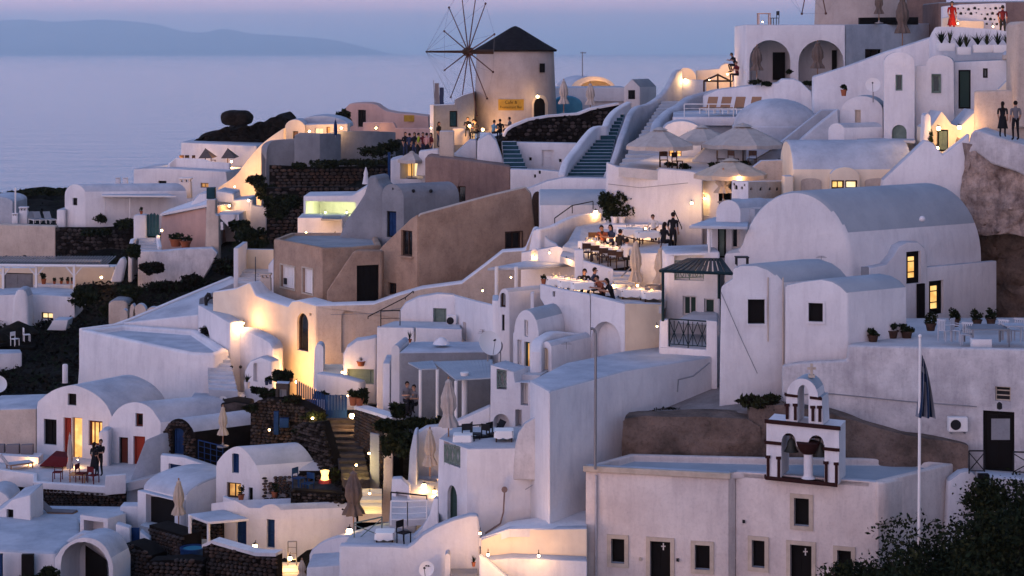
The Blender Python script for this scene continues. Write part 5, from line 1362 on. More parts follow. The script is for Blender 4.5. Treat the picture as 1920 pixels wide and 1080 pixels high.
H('house', 'little white gabled house with grey window by the teal stairs', 'house', Pl(1170, 138, 1198, 138), [(1170, 230), (1170, 163), (1185, 148), (1200, 163), (1200, 230)], Y0_(1.4, 3), [win(1178, 169, 1191, 186)], rm='roof_grey', bev=.04)
pl = Pl(940, 127, 1170, 128.5)
stonewall('dark pebbly stone bank with curved white top below the windmill', [(946, 256), (951, 246), (960, 239), (991, 226), (1030, 219), (1085, 215), (1108, 206), (1160, 196)], pl, None, Zof(275, 127), size=.34, top='white', seed=9, sm=('dark_stone', 'stone2'), prob=.9)
pl = Pl(960, 124.5, 1080, 124)
H('wall', 'white wall with small framed hatch below the dark stone bank', 'wall', pl, [(962, 380), (958, 266), (1082, 268), (1082, 380)], Y0_(0, .6), [win(1016, 281, 1038, 313, leaf='white', fm='white', boards=1), win(992, 295, 997, 301, k='hole'), win(1048, 298, 1053, 304, k='hole')], bev=.06)
H('wall', 'white wall stub with rounded top left of the short teal stairs', 'wall', Pl(895, 122, 945, 122), [(893, 360), (895, 262), (918, 248), (930, 262), (945, 305), (945, 360)], Y0_(0, 1.5), bev=.12)
rs = thing('stairs', 'short flight of teal-edged stairs left of the hatch wall', 'stairs', W(965, 320, 121)); steps(rs, W(946, 320, 120), W(988, 320, 120), W(941, 265, 125), W(966, 265, 125), 7, 'roof', 'teal')
H('wall', 'low white wall with dark round vents below the short teal stairs', 'wall', Pl(955, 118.5, 1070, 118), [(957, 380), (957, 317), (1010, 318), (1060, 322), (1060, 380)], Y0_(0, .8), [win(1001, 327, 1005, 333, k='hole'), win(1010, 320, 1014, 326, k='hole')], bev=.06)
rs = thing('stairs', 'long teal-edged staircase between curved white walls', 'stairs', W(1100, 335, 115)); steps(rs, W(1060, 336, 114), W(1137, 336, 114), W(1122, 262, 121), W(1153, 262, 121), 12, 'roof', 'teal'); steps(rs, W(1126, 260, 121), W(1155, 260, 121), W(1144, 214, 126), W(1172, 214, 126), 7, 'roof', 'teal')
ribbon('wall', 'thick cream white wall curving up left of the long teal staircase', 'wall', smoothcurve([(1060, 327, 113.6), (1067, 303, 115), (1082, 282, 117), (1107, 250, 119.5), (1122, 237, 121), (1140, 235, 121.5), (1146, 222, 123), (1160, 205, 125), (1185, 190, 127)], 3), .45, 49, 'white', bev=.12)
ribbon('wall', 'wavy blue white wall between the teal staircase and the broad stairs', 'wall', smoothcurve([(1130, 330, 112), (1146, 294, 112.5), (1156, 262, 113.5), (1165, 238, 115), (1174, 214, 117), (1186, 200, 119), (1208, 194, 121), (1232, 178, 123), (1246, 160, 124.5), (1260, 134, 125.5), (1272, 130, 126)], 3), .4, 50.5, 'roof', bev=.12, side=-1)
rs = thing('stairs', 'broad pale blue stairs climbing towards the arched building', 'stairs', W(1200, 315, 108)); steps(rs, W(1150, 330, 104), W(1240, 330, 104), W(1243, 190, 123), W(1288, 190, 123), 19, 'roof', 'roof_blue')
ribbon('wall', 'curved white cheek wall right of the broad stairs', 'wall', smoothcurve([(1238, 245, 112), (1242, 226, 114), (1262, 206, 116.5), (1280, 196, 118), (1296, 183, 119.5), (1318, 175, 120.5), (1350, 166, 121)], 3), .6, 53.5, 'roof', bev=.18)
H('wall', 'blue white wall at the head of the broad stairs', 'wall', Pl(1256, 126, 1325, 125), [(1256, 230), (1262, 148), (1325, 150), (1325, 230)], Y0_(0, .5), wm='roof')
H('wall', 'lamplit arched niche wall at the head of the broad stairs', 'wall', Pl(1265, 128, 1307, 128), [(1266, 170), (1266, 146)] + arc(1267, 1305, 146, 127, 10) + [(1306, 170)], Y0_(0, .8), wm='cream', bev=.05)
H('wall', 'orange-lit curved wall behind the timber gate', 'wall', Pl(1305, 129, 1378, 127), [(1305, 190), (1306, 131), (1350, 128), (1352, 122), (1360, 118), (1376, 118), (1376, 190)], Y0_(0, .8), wm='cream', bev=.08)
for u, v, w_, l in ((1285, 140, 90, 'in front of the arched niche'), (1330, 140, 130, 'behind the timber gate'), (1364, 130, 90, 'by the right end of the orange-lit wall')): lamp('warm lamp ' + l, u, v + 9, 125.5, w_, r=.05, dy=0)
r = thing('gate', 'timber framed gate with diamond top before the orange-lit wall', 'gate', W(1345, 172, 122)); pg = Pl(1318, 122, 1372, 122)
for a, b, c, d in ((1320, 172, 1320, 151), (1346, 172, 1346, 138), (1370, 172, 1370, 151), (1320, 152, 1370, 152), (1320, 152, 1346, 140), (1346, 140, 1370, 152)):
    bm = bmesh.new(); add_tube(bm, pg.W(a, b), pg.W(c, d), .06, n=5); obj('bar', bm, 'wood', r)
H('wall', 'white wall rising behind the sun loungers to a blunt peak', 'wall', Pl(1318, 119, 1530, 114), [(1318, 240), (1320, 178), (1345, 167), (1400, 160), (1460, 154), (1465, 147), (1488, 147), (1502, 153), (1522, 172), (1532, 260), (1500, 300)], Y0_(0, .6), bev=.12)
plate('terrace', 'pale terrace floor under the row of sun loungers', 'terrace', [(1262, 222, 109), (1262, 208, 118), (1480, 205, 117), (1480, 222, 109)], 1.2, 'roof')
H('kerb', 'white kerb along the front of the lounger terrace', 'kerb', Pl(1262, 108.6, 1400, 108.6), [(1262, 236), (1262, 219), (1400, 219), (1400, 236)], Y0_(0, .4), bev=.05)
for i, u in enumerate((1330, 1356, 1382, 1412)): lounger('brown mesh sun lounger on the white terrace, %s from the left' % ('first', 'second', 'third', 'fourth')[i], W(u, 213, 111.5), -.45, cush='lwood', back=58, group='sun loungers by the white dome')
railing('thin white railing along the lounger terrace', [W(1283, 220, 108.8), W(1375, 220, 108.8)], .75, 'wframe', 1.4, 2)
p = W(1455, 235, 107); r = thing('domed_building', 'low whitewashed dome on a round wall beside the sun loungers', 'dome', W(1455, 310, 107))
bm = bmesh.new(); add_lathe(bm, (p.x, p.y, p.z), [(2.36 * math.cos(a), 1.5 * math.sin(a)) for a in [i * R(90) / 10 for i in range(11)]][:-1] + [(.03, 1.5)], n=40, sy=.9); obj('dome', bm, 'roof', r, 60)
bm = bmesh.new(); add_lathe(bm, (p.x, p.y, p.z - 2.4), [(2.44, 0), (2.44, 2.36), (2.38, 2.42)], n=40, sy=.9); obj('wall', bm, 'roof', r)
H('wall', 'diagonal blue grey parapet rising right of the dome', 'wall', Pl(1395, 101, 1560, 103), [(1395, 360), (1400, 308), (1440, 285), (1540, 206), (1575, 205), (1575, 360)], Y0_(0, .4), [win(1465, 268, 1488, 281, k='hole', arch=True)], wm='roof', bev=.06)
H('wall', 'white corner wall with lit vault patch left of the dome', 'house', Pl(1240, 106, 1320, 105.5), [(1240, 330)] + arc(1243, 1318, 246, 227, 12, 252) + [(1320, 330)], Y0_(.2, 3), [win(1253, 272, 1264, 296, gm='lit', fm='lwood', bars=2), win(1267, 272, 1278, 296, gm='lit', fm='lwood', bars=2)], wm='white')
H('house', 'low pale wall with glowing yellow window behind the parasols', 'house', Pl(1296, 107, 1345, 107), [(1296, 330), (1296, 256), (1345, 250), (1345, 330)], Y0_(0, 2), [win(1303, 261, 1329, 283, gm='lit', fm='lwood')])
lamp('uplighter on the low vault behind the parasols', 1290, 252, 104.2, 70, r=.05); lamp('warm lamp behind the left open parasol', 1240, 262, 103.6, 50, r=.05)
H('wall', 'blue grey stair wall slanting between the parasols', 'wall', Pl(1300, 102.5, 1400, 101), [(1296, 360), (1298, 300), (1345, 255), (1400, 250), (1400, 360)], Y0_(0, .5), wm='roof')
plate('terrace', 'parasol terrace floor above the white retaining wall', 'terrace', [(1160, 313, 98.6), (1236, 320, 98.4), (1500, 322, 96.5), (1500, 296, 104), (1230, 292, 106)], .5, 'deck')
umbrella_open('open parasol farthest left, beside the broad stairs', 1237, 240, 99.5, 134, 32, 318)
umbrella_open('smaller open parasol in front of the yellow window', 1316, 236, 103, 112, 26, 300, yaw=.1)
umbrella_open('widest open parasol in front of the dome', 1393, 233, 101, 160, 36, 305, yaw=.2)
umbrella_open('low open parasol nearest the holed parapet', 1370, 298, 94, 142, 28, 378, m='canvas', yaw=.15)
umbrella_closed('hanging closed parasol under the low open one', 1356, 380, 93, 62, 'canvas', 26)
for i, (u, v) in enumerate(((1258, 312), (1285, 314), (1340, 312), (1395, 310), (1470, 306))):
    shrub('dark potted shrub on the parasol terrace, %s from the left' % ('first', 'second', 'third', 'fourth', 'last')[i], u, v, 99, 24, 8, n=160, size=.16, group='shrubs on the parasol terrace')
for i, (u, v) in enumerate(((1245, 316), (1270, 318), (1352, 314), (1375, 314), (1410, 314))):
    chair('dark chair on the parasol terrace, %s from the left' % ('first', 'second', 'third', 'fourth', 'last')[i], W(u, v, 98.8), i * .8, group='chairs on the parasol terrace')
H('wall', 'tall smooth white retaining wall under the parasol terrace', 'wall', Pl(1133, 99.5, 1318, 97.5), [(1133, 480), (1138, 303), (1157, 311), (1229, 321), (1237, 314), (1297, 320), (1318, 325), (1318, 480)], Y0_(0, .6), bev=.09)
H('wall', 'set-back white wall with glowing pointed niche', 'wall', Pl(1312, 98.4, 1360, 97.6), [(1312, 480), (1314, 325), (1346, 325), (1352, 480)], Y0_(0, .5), [dict(u0=1312.5, u1=1331, v0=361, v1=404, k='niche', arch=True)], reveal=.3)
lamp('spotlight on the tall white retaining wall', 1297, 381, 97.2, 28, r=.07); lamp('lamp inside the glowing pointed niche', 1321, 372, 98.3, 22, r=.06, dy=-.1)
railing('short dark handrail sloping on the tall white wall', [W(1264, 398, 97.4), W(1278, 430, 96.6)], .1, bars=0, post=3)
# ================================================================== arched building and top right
pl = Pl(1398, 119, 1585, 118)
r = H('building', 'white building with two deep round arches below the second windmill', 'building', pl, [(1398, 240), (1398, 46), (1585, 46), (1585, 240)], Y0_(0, 6), [dict(u0=1405, u1=1482, v0=75, v1=170, k='void', arch=True), dict(u0=1497, u1=1582, v0=75, v1=170, k='void', arch=True)], reveal=3.4, bev=.06)
for u0, u1, v0 in ((1449, 1472, 98), (1560, 1578, 94)):
    q = Pl(1398, 121.9, 1585, 121); bm = prism(q, [q.sz(a, b) for a, b in ((u0, 150), (u0, v0), (u1, v0), (u1, 150))], Y0_(0, .08)); obj('door', bm, 'dark', r, 0)
H('building', 'shaded side wing with small dark window right of the two arches', 'building', Pl(1585, 118.2, 1745, 127), [(1585.5, 260), (1585.5, 46), (1745, 44), (1745, 260)], Y0_(0, 2), [win(1622, 92, 1654, 111)], wm='roof', bev=.05)  # side shade put into the wall by its bluish material
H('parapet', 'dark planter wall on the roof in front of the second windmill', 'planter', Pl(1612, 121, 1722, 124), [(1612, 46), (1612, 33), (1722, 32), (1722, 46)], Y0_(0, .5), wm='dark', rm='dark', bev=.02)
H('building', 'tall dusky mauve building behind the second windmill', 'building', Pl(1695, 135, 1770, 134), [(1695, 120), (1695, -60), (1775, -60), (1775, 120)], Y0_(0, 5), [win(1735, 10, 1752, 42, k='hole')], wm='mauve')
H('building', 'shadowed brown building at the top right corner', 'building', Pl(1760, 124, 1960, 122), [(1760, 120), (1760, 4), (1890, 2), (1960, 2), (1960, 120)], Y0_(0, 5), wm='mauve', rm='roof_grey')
umbrella_closed('tall closed parasol standing before the shaded side wing', 1692, 92, 112, 98, 'canvas_g', 22)
umbrella_closed('closed parasol on the roof at the second windmill foot', 1648, 44, 121, 60, 'canvas_g', 14)
umbrella_closed('closed parasol inside the left round arch', 1419, 152, 116.5, 66, 'canvas_g', 18); umbrella_closed('closed parasol inside the right round arch', 1533, 150, 116.5, 72, 'canvas_g', 20)
r = table('small lamplit table on the roof of the arched building', W(1432, 47, 120.5), .8, cloth=None, m='lwood'); chair('chair on the roof of the arched building', W(1453, 47, 120.5), -1.3, 'iron', group=None)
lamp('lamp under the small roof table', 1430, 41, 119.8, 18, r=.04)
for i, (u, v) in enumerate(((1415, 150), (1440, 153), (1470, 151), (1518, 152), (1480, 130))): shrub('dark planting in front of the round arches, %s patch' % ('first', 'second', 'third', 'fourth', 'smallest')[i], u, v + 6, 116, 26 if i < 4 else 10, 6, n=160, size=.2, group='planting before the round arches')
pl = Pl(1768, 107, 1888, 105); rnd = random.Random(5); ops = []
for row in range(4):
    for cc_ in range(11):
        u = 1778 + cc_ * 9.7 + (row % 2) * 4 + rnd.uniform(-1.5, 1.5); v = 16 + row * 9.5 + rnd.uniform(-1.5, 1.5); s = rnd.choice((1.4, 1.8, 2.4, 3.0))
        if u + s < 1883 and not (u < 1840 and v > 30): ops.append(win(u - s, v - s * .9, u + s, v + s * .9, k='hole', gm='iron', arch=rnd.random() < .5))
H('parapet', 'white parapet pierced with many irregular dark holes at the top right', 'parapet', pl, [(1768, 80), (1768, 12), (1800, 8), (1886, 5), (1888, 80)], Y0_(0, .5), ops, wm='white', bev=.05, reveal=.12)
H('wall', 'orange-lit low wall below the pierced parapet', 'wall', Pl(1766, 105.6, 1845, 105), [(1766, 70), (1768, 33), (1785, 30), (1800, 38), (1845, 39), (1845, 70)], Y0_(0, .4), wm='cream', bev=.05)
lamp('lamp behind the woman in red', 1796, 44, 104.2, 40, r=.04); lamp('lamp at the right of the pierced parapet', 1862, 50, 103.6, 45, r=.04)
ribbon('wall', 'rounded white terrace wall above the row of planters', 'wall', smoothcurve([(1742, 72, 103), (1750, 56, 102.6), (1762, 50, 102.4), (1820, 52, 102), (1870, 56, 101.6), (1930, 68, 101)], 3), .5, 55, 'white')
H('wall', 'great white wall sloping down left behind the blue roofs', 'wall', Pl(1524, 108, 1760, 104), [(1524, 300), (1525, 143), (1590, 123), (1660, 97), (1744, 70), (1760, 72), (1760, 300)], Y0_(0, .6), bev=.08)
for i, (u, v, w_) in enumerate(((1773, 96, 30), (1806, 103, 24), (1842, 99, 34), (1880, 99, 36), (1913, 97, 22))):
    p = W(u, v, 101 - i * .3); k = p.y / F; r = thing('planter', 'white trough of spiky agave above the blue roofs, %s from the left' % ('first', 'second', 'third', 'fourth', 'fifth')[i], 'planter', p, 'troughs of agave')
    bm = bmesh.new(); add_box(bm, (0, 0, 0), (w_ * k, .5, .42), top=1.05); bevel(bm, .03, seg=2); L_('trough', bm, 'wframe', r); bm = spikes_bm((-w_ * k * .25, 0, .4), .8, 26, i, .03); b2 = spikes_bm((w_ * k * .25, 0, .4), .8, 26, i + 9, .03)
    L_('agave', bm, 'leaf', r, 0); L_('agave', b2, 'leaf2', r, 0)
vA = Y0_(.6, 3.2)
H('house', 'arched white house with tall grey window, left of the pair under the agave troughs', 'house', Pl(1657, 98.5, 1715, 98), [(1657, 330), (1657, 122)] + arc(1657, 1715, 118, 97, 12) + [(1715, 330)], vA, [win(1679, 140, 1692, 170, fm='green'), win(1672, 234, 1700, 262, k='hole', gm='green', arch=True)], wm='white', rm='roof_blue')
H('house', 'arched white house with green framed window, right of the pair under the agave troughs', 'house', Pl(1735, 98.6, 1790, 98.3), [(1716, 330), (1716, 124), (1736, 122)] + arc(1737, 1788, 118, 103, 12) + [(1790, 330)], Y0_(.6, 2.4), [win(1748, 140, 1763, 173, fm='green', trim='green', tw=.04)], wm='white', rm='roof_blue')
H('house', 'white house wall with tall green door and small dark window', 'house', Pl(1788, 99.6, 1910, 98.8), [(1788, 330), (1789, 116), (1908, 111), (1912, 330)], Y0_(0, 3.2), [door(1797, 131, 1820, 204, leaf='dgreen', boards=2), win(1843, 128, 1852, 146)], wm='white', rm='roof_blue', bev=.05)
H('wall', 'small rounded brown chimney pot at the right edge of the blue roof', 'chimney', Pl(1884, 98, 1908, 98), [(1884, 113)] + arc(1885, 1907, 108, 95, 8) + [(1908, 113)], Y0_(0, .8), wm='tan')
H('house', 'small white vaulted house with slim brown door left of the tall pair', 'house', Pl(1577, 101, 1657, 100.4), [(1577, 330), (1577, 212)] + arc(1577, 1655, 208, 180, 14) + [(1656, 330)], Y0_(.8, 3), [win(1603, 206, 1614, 230, leaf='tan', fm='tan', boards=1)], rm='roof_blue')
H('house', 'tiny vault with round white front below the small vaulted house', 'house', Pl(1553, 98, 1583, 97.8), [(1553, 300), (1553, 245)] + arc(1553, 1583, 245, 231, 8) + [(1583, 300)], Y0_(2.2, 1.2), wm='white', rm='roof')
H('wall', 'grey blue wall rising behind the tiny vault', 'wall', Pl(1495, 100.5, 1580, 100), [(1495, 330), (1500, 262), (1545, 224), (1572, 203), (1580, 330)], Y0_(0, .6), wm='roof')
slab('canopy', 'long thin pale canopy below the arched pair', 'awning', [(1606, 262), (1716, 263), (1716, 254), (1610, 253)], 97, .16, wm='white', bev=.02)
pot('red pot of flowers on the great sloping wall', 1582, 180, 101.6, 12, ph=.8); dish('grey satellite dish above the small vaulted house', 1637, 160, 100, 14, az=-.25, tilt=20)
r = vault_x('long blue grey vaulted house with a lit dormer window', 1487, 1712, 92.5, 330, 262, 420, D=4.6, wm='cream', rm='roof')
H('x', 'x', 'x', Pl(1555, 92.2, 1612, 92.2), [(1556, 400), (1556, 334)] + arc(1556, 1612, 332, 313, 10) + [(1612, 400)], Y0_(0, 2.0), [win(1559, 338, 1583, 354, gm='lit', fm='wood'), win(1585, 338, 1608, 354, gm='lit_pale', fm='wood')], wm='cream', rm='roof', parent=r, bev=.04)
for u0, u1 in ((1502, 1540), (1622, 1672)):
    H('x', 'x', 'x', Pl(u0, 92.42, u1, 92.42), [(u0, 400), (u0, 340)] + arc(u0, u1, 340, 334, 6) + [(u1, 400)], Y0_(0, .2), wm='tan', rm='tan', parent=r, bev=.02)
pl = Pl(1745, 95, 1830, 94)
r = H('chapel', 'little chapel glowing yellow with gabled porch and green door', 'chapel', pl, [(1738, 340), (1740, 240), (1750, 232), (1766, 208), (1784, 232), (1800, 238), (1832, 205), (1832, 340)], Y0_(0, 2.6), [door(1756, 243, 1778, 284, leaf='green')], wm='cream', bev=.05)
for u, v, w_, l in ((1760, 241, 50, 'left of'), (1799, 239, 90, 'right of')): lamp('bright lamp %s the chapel door' % l, u, v, 94.2 - (u - 1745) * .01, w_ * .6, r=.1)
for u, v, l in ((1745, 279, 'left'), (1757, 278, 'right')): lamp('bright ground lamp below the chapel, the %s one' % l, u, v, 92.6, 30, r=.09)
H('pillar', 'white rounded pillar left of the lit chapel', 'pillar', Pl(1728, 94, 1748, 94), [(1728, 330), (1733, 228)] + arc(1733, 1745, 222, 212, 6) + [(1746, 330)], Y0_(0, .8), bev=.05)
r = thing('potted_plant', 'slender dark climbing plant beside the chapel lamps', 'plant', W(1744, 282, 92.8)); L_('foliage', foliage_bm((0, 0, .55), (.14, .12, .7), 160, .12, 2), ['leaf', 'leaf2'], r, 0)
H('wall', 'white wall notched in the middle below the lit chapel', 'wall', Pl(1650, 92, 1822, 90.6), [(1640, 480), (1655, 337), (1735, 262), (1750, 268), (1768, 290), (1812, 256), (1818, 250), (1822, 480)], Y0_(0, .6), bev=.07)
H('wall', 'tan plaster wall behind the standing couple', 'wall', Pl(1830, 93.5, 1940, 92.5), [(1830, 300), (1831, 170), (1940, 168), (1940, 300)], Y0_(0, .6), wm='tan', rm='tan')
H('tower', 'tan wall edge at the top right picture border', 'wall', Pl(1905, 92.2, 1960, 92.2), [(1905, 240), (1906, 44), (1914, 40), (1960, 40), (1960, 240)], Y0_(0, 2), wm='tan', rm='tan')
H('wall', 'orange-lit sloping stair wall above the couple', 'wall', Pl(1868, 96, 1910, 95), [(1868, 230), (1872, 168), (1906, 134), (1910, 230)], Y0_(0, .5), wm='cream'); lamp('lamp lighting the sloping stair wall', 1893, 172, 93.8, 40, r=.05)
H('wall', 'rough pale plaster parapet on which the couple stand', 'wall', Pl(1815, 90.4, 1960, 88), [(1812, 292), (1820, 250), (1830, 242), (1870, 256), (1960, 282), (1960, 350), (1905, 322), (1860, 308), (1828, 284)], Y0_(1.2, 3.0), wm='white_old', rm='deck', bev=.1)
from mathutils import noise as _n
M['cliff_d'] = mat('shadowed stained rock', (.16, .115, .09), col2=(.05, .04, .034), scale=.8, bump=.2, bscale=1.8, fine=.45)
def cliff(name, label, poly, Y, Y1, depth, m='cliff', amp=.35, cat='cliff'):
    pl = Pl(poly[0][0], Y, poly[0][0] + 110, Y1); bm = prism(pl, [pl.sz(u, v) for u, v in poly], Y0_(.3, depth)); bmesh.ops.triangulate(bm, faces=bm.faces[:])
    for _ in range(5): bmesh.ops.subdivide_edges(bm, edges=[e for e in bm.edges if e.calc_length() > .28], cuts=1, use_grid_fill=True)
    bmesh.ops.triangulate(bm, faces=bm.faces[:])
    for v in bm.verts: v.co += Vector((_n.noise(v.co * .9), -abs(_n.noise(v.co * .8 + Vector((5, 0, 0)))) * 1.2 - .5 * _n.noise(v.co * 2.6) - .35 * _n.noise(v.co * 6), _n.noise(v.co * .9 + Vector((0, 9, 0))))) * amp
    o = obj(name, bm, m, None, 60); return props(o, label, cat)
cliff('rock', 'dark rocky ledge rising right under the flat-topped boulder at the sea edge', [(350, 292), (350, 268), (375, 258), (405, 246), (425, 239), (470, 237), (500, 227), (530, 216), (542, 222), (545, 292)], 186, 187, 4, 'dark_stone', .5)
cliff('rock', 'pale red weathered rock block below the couple', [(1808, 452), (1806, 330), (1813, 270), (1850, 285), (1869, 300), (1869, 440)], 90.6, 89.4, 3.5)
cliff('rock', 'cracked reddish rock block at the right picture edge', [(1869, 440), (1869, 298), (1900, 306), (1975, 330), (1975, 445)], 89.9, 88.4, 3.5)
cliff('rock', 'unseen rock face added beyond the right picture edge for shade', [(1975, 800), (1972, 330), (2090, 230), (2300, 130), (2300, 800)], 88.4, 83.5, 4)  # off-frame extension added to block sky light and darken the right
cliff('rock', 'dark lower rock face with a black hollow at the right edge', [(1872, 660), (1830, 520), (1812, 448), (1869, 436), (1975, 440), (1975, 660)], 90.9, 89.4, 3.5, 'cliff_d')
# ================================================================== right middle
pl = Pl(1370, 91.5, 1404, 90.6)
r = H('parapet', 'white parapet with a row of dark oval holes below the low parasol', 'parapet', pl, [(1371, 400), (1372, 338), (1403, 340), (1403, 400)], Y0_(.1, .3), [win(a - s, b - s * 1.4, a + s, b + s * 1.4, k='hole', arch=True) for a, b, s in ((1376, 345, 2), (1380, 351, 3), (1391, 352, 2), (1396, 347, 1.5))], bev=.04, reveal=.1)
H('x', 'x', 'x', Pl(1403, 90.6, 1472, 93.5), [(1403.5, 400), (1403.5, 340), (1471, 339), (1471, 400)], Y0_(0, .3), [win(a - s, 354 - s * 1.2, a + s, 354 + s * 1.2, k='hole', arch=True) for a, s in ((1409, 2.5), (1427, 3), (1444, 2.5), (1458, 3))], wm='tan', rm='white', parent=r, bev=.04, reveal=.1)  # tan puts the shade on this face of the parapet into its colour
H('wall', 'pinkish low wall behind the low parasol', 'wall', Pl(1405, 97, 1486, 96), [(1405, 380), (1412, 313), (1428, 301), (1486, 299), (1486, 380)], Y0_(0, .5), wm='tan', bev=.05)
H('pillar', 'cream-lit block at the left end of the long vaulted house', 'pillar', Pl(1467, 91.8, 1490, 91.8), [(1468, 420), (1470, 330), (1488, 330), (1488, 420)], Y0_(0, .8), wm='cream', bev=.05)
lamp('warm lamp under the low parasol', 1386, 332, 92.5, 60, r=.05)
plate('roof_terrace', 'blue grey flat roof between the holed parapet and the big vault', 'roof', [(1372, 372, 91), (1480, 372, 92), (1480, 392, 88), (1415, 392, 86.5), (1375, 392, 87)], 1.5, 'roof')
H('house', 'small round-shouldered white house left of the big vault', 'house', Pl(1342, 86.5, 1390, 86.2), [(1343, 470), (1343, 398)] + arc(1343, 1388, 398, 375, 10) + [(1389, 470)], Y0_(1.6, 1.4), rm='roof')
slab('canopy', 'thin pale concrete canopy over the blue grey door beside the big vault', 'awning', [(1292, 423), (1402, 425), (1404, 410), (1338, 407)], 84.5, .13, wm='roof', rm='roof', bev=.02)
bm = bmesh.new(); add_tube(bm, W(1330, 520, 84.6), W(1330, 424, 84.6), .06, n=8); props(obj('post', bm, 'wframe', None), 'round white post under the thin concrete canopy', 'post')
H('house', 'white house front with blue grey door under the thin canopy', 'house', Pl(1334, 86, 1400, 86), [(1334, 560), (1334, 418), (1400, 418), (1400, 560)], Y0_(0, 2), [door(1346, 426, 1362, 484, leaf='green', boards=1), win(1372, 426, 1386, 466, gm='glass', fm='wframe')], bev=.04)
pl = Pl(1383, 84.4, 1598, 83.5)
r = H('church_hall', 'very large whitewashed barrel vault with bare round front', 'building', pl, [(1355, 640), (1355, 478), (1362, 468), (1383, 466)] + arc(1383, 1597, 506, 358, 26)[3:] + [(1598, 640)], Y0_(7.0, 5.3), rm='roof_blue', bev=.24, thr=.30)
sp = Pl(1598, 83.5, 1845, 88.8)
H('x', 'x', 'x', sp, [(1620, 760), (1620, 500), (1650, 494), (1664, 478), (1674, 460), (1690, 452), (1710, 452), (1722, 462), (1728, 480), (1728, 760)], sp.n * -.5, [win(1688, 470, 1715, 530, fm='dark', gm='lit', fw=.24, bars=2, mull=0)], rm='roof', parent=r, off=.35, bev=.06)
H('x', 'x', 'x', sp, [(1729, 760), (1729, 500), (1860, 488), (1860, 760)], sp.n * -.3, [win(1733, 525, 1760, 588, fm='dark', gm='lit', fw=.24, bars=2, mull=0)], rm='roof', parent=r, off=.27, bev=.04)
bm = bmesh.new(); a = sp.W(1712, 530, .45); b = sp.W(1712, 626, .45); add_box(bm, (b.x, b.y, b.z), (.42, .12, a.z - b.z), rz=math.atan2(sp.t.y, sp.t.x)); obj('dark_panel', bm, 'dark', r, 0)
bm = bmesh.new(); c = sp.W(1700, 408, .9); bmesh.ops.create_icosphere(bm, subdivisions=2, radius=.14, matrix=Matrix.Translation(c)); obj('spout', bm, 'white', r)
bm = bmesh.new(); c = sp.W(1604, 518, .55); add_box(bm, c, (.3, .3, .45)); obj('meter_box', bm, 'grey', r, 0)
pl = Pl(1345, 77, 1469, 77)
r = H('house', 'white house with curved gable and black square window in front of the big vault', 'house', pl, [(1345, 820), (1349, 536), (1371, 521), (1372, 504), (1380, 496), (1417, 496), (1440, 504), (1455, 515), (1468, 530), (1469, 820)], Y0_(3.0, 2.2),
  [win(1402, 561, 1434, 607, gm='dark', fm='dark', fw=.03, mull=0, trim='white', tw=.07)], rm='roof_blue', bev=.10)
for u in (1440, 1468): bm = bmesh.new(); add_tube(bm, pl.W(u, 520, .04), pl.W(u, 640 if u == 1440 else 735, .04), .025, n=6); obj('downpipe', bm, 'tan', r)
p2 = Pl(1469, 76.7, 1590, 76.0)
r = H('house', 'white house with low vaulted roof and small framed black window', 'house', p2, [(1470, 820), (1471, 534), (1505, 527), (1540, 523), (1560, 527), (1576, 536), (1589, 549), (1590, 820)], Y0_(2.75, 1.9),
  [win(1516, 568, 1543, 603, gm='dark', fm='dark', fw=.03, mull=0, trim='white', tw=.09)], rm='roof_blue', bev=.08)
t_ = table('small black iron table on the roof beside the big vault', W(1391, 497, 78.5), .55, cloth=None, m='iron', hgt=.35)
slab('terrace', 'paved terrace with potted plants in front of the big vault', 'terrace', [(1590, 650), (1960, 658), (1960, 595), (1640, 597)], 75.2, 1.2, wm='white_old', rm='deck', bev=.03)
pl = Pl(1467, 75.4, 1960, 72.0)
r = H('wall', 'long weathered white wall with black door and vent at the right', 'wall', pl, [(1467, 930), (1468, 686), (1500, 680), (1590, 676), (1592, 648), (1960, 656), (1960, 930)], Y0_(0, .4),
  [win(1866, 725, 1895, 752, gm='iron', fm='sandst', fw=.04, bars=2), door(1843, 771, 1902, 884, leaf='dark', fm='dark')], wm='white_old', rm='white_old', bev=.08)
bm = bmesh.new(); P = [pl.W(u, v, -.13) for u, v in ((1858, 826), (1893, 826), (1893, 786), (1858, 786))]; bm.faces.new([bm.verts.new(x) for x in P]); obj('pane', bm, 'grey', r, 0)
bm = bmesh.new(); add_path(bm, [pl.W(1470, 740, .04), pl.W(1560, 738, .04), pl.W(1700, 752, .04), pl.W(1832, 762, .04)], .022); obj('cable', bm, 'grey', r)
def aircon(label, u0, v0, u1, v1, Y):
    a, b = W(u0, v1, Y), W(u1, v0, Y); wd = b.x - a.x; h = b.z - a.z; r = thing('air_conditioner', label, 'air conditioner', ((a.x + b.x) / 2, Y, a.z)); bm = bmesh.new(); add_box(bm, (0, .15, 0), (wd, .3, h)); bevel(bm, .02, seg=1); L_('case', bm, 'wframe', r, 0)
    bm = bmesh.new(); add_tube(bm, (-wd * .14, .0, h * .5), (-wd * .14, -.03, h * .5), h * .36, n=20); L_('fan_grille', bm, 'iron', r)
    for s in (-1, 1): bm = bmesh.new(); add_box(bm, (s * wd * .35, .15, -.08), (.04, .4, .08)); L_('bracket', bm, 'metal', r, 0)
aircon('white air conditioner with round black fan beside the black door', 1779, 783, 1815, 810, 72.6)
lamp_ = thing('wall_lantern', 'unlit round lantern above the black door', 'lantern', W(1874, 762, 72.2)); bm = bmesh.new(); add_lathe(bm, (0, 0, 0), [(.03, -.12), (.1, -.08), (.1, .1), (.03, .16)], n=12); L_('lantern', bm, 'iron', lamp_)
railing('black crossed timber railing beside the black door', [W(1817, 888, 71.6), W(1846, 888, 71.6)], .85, 'iron', .9, style='cross')
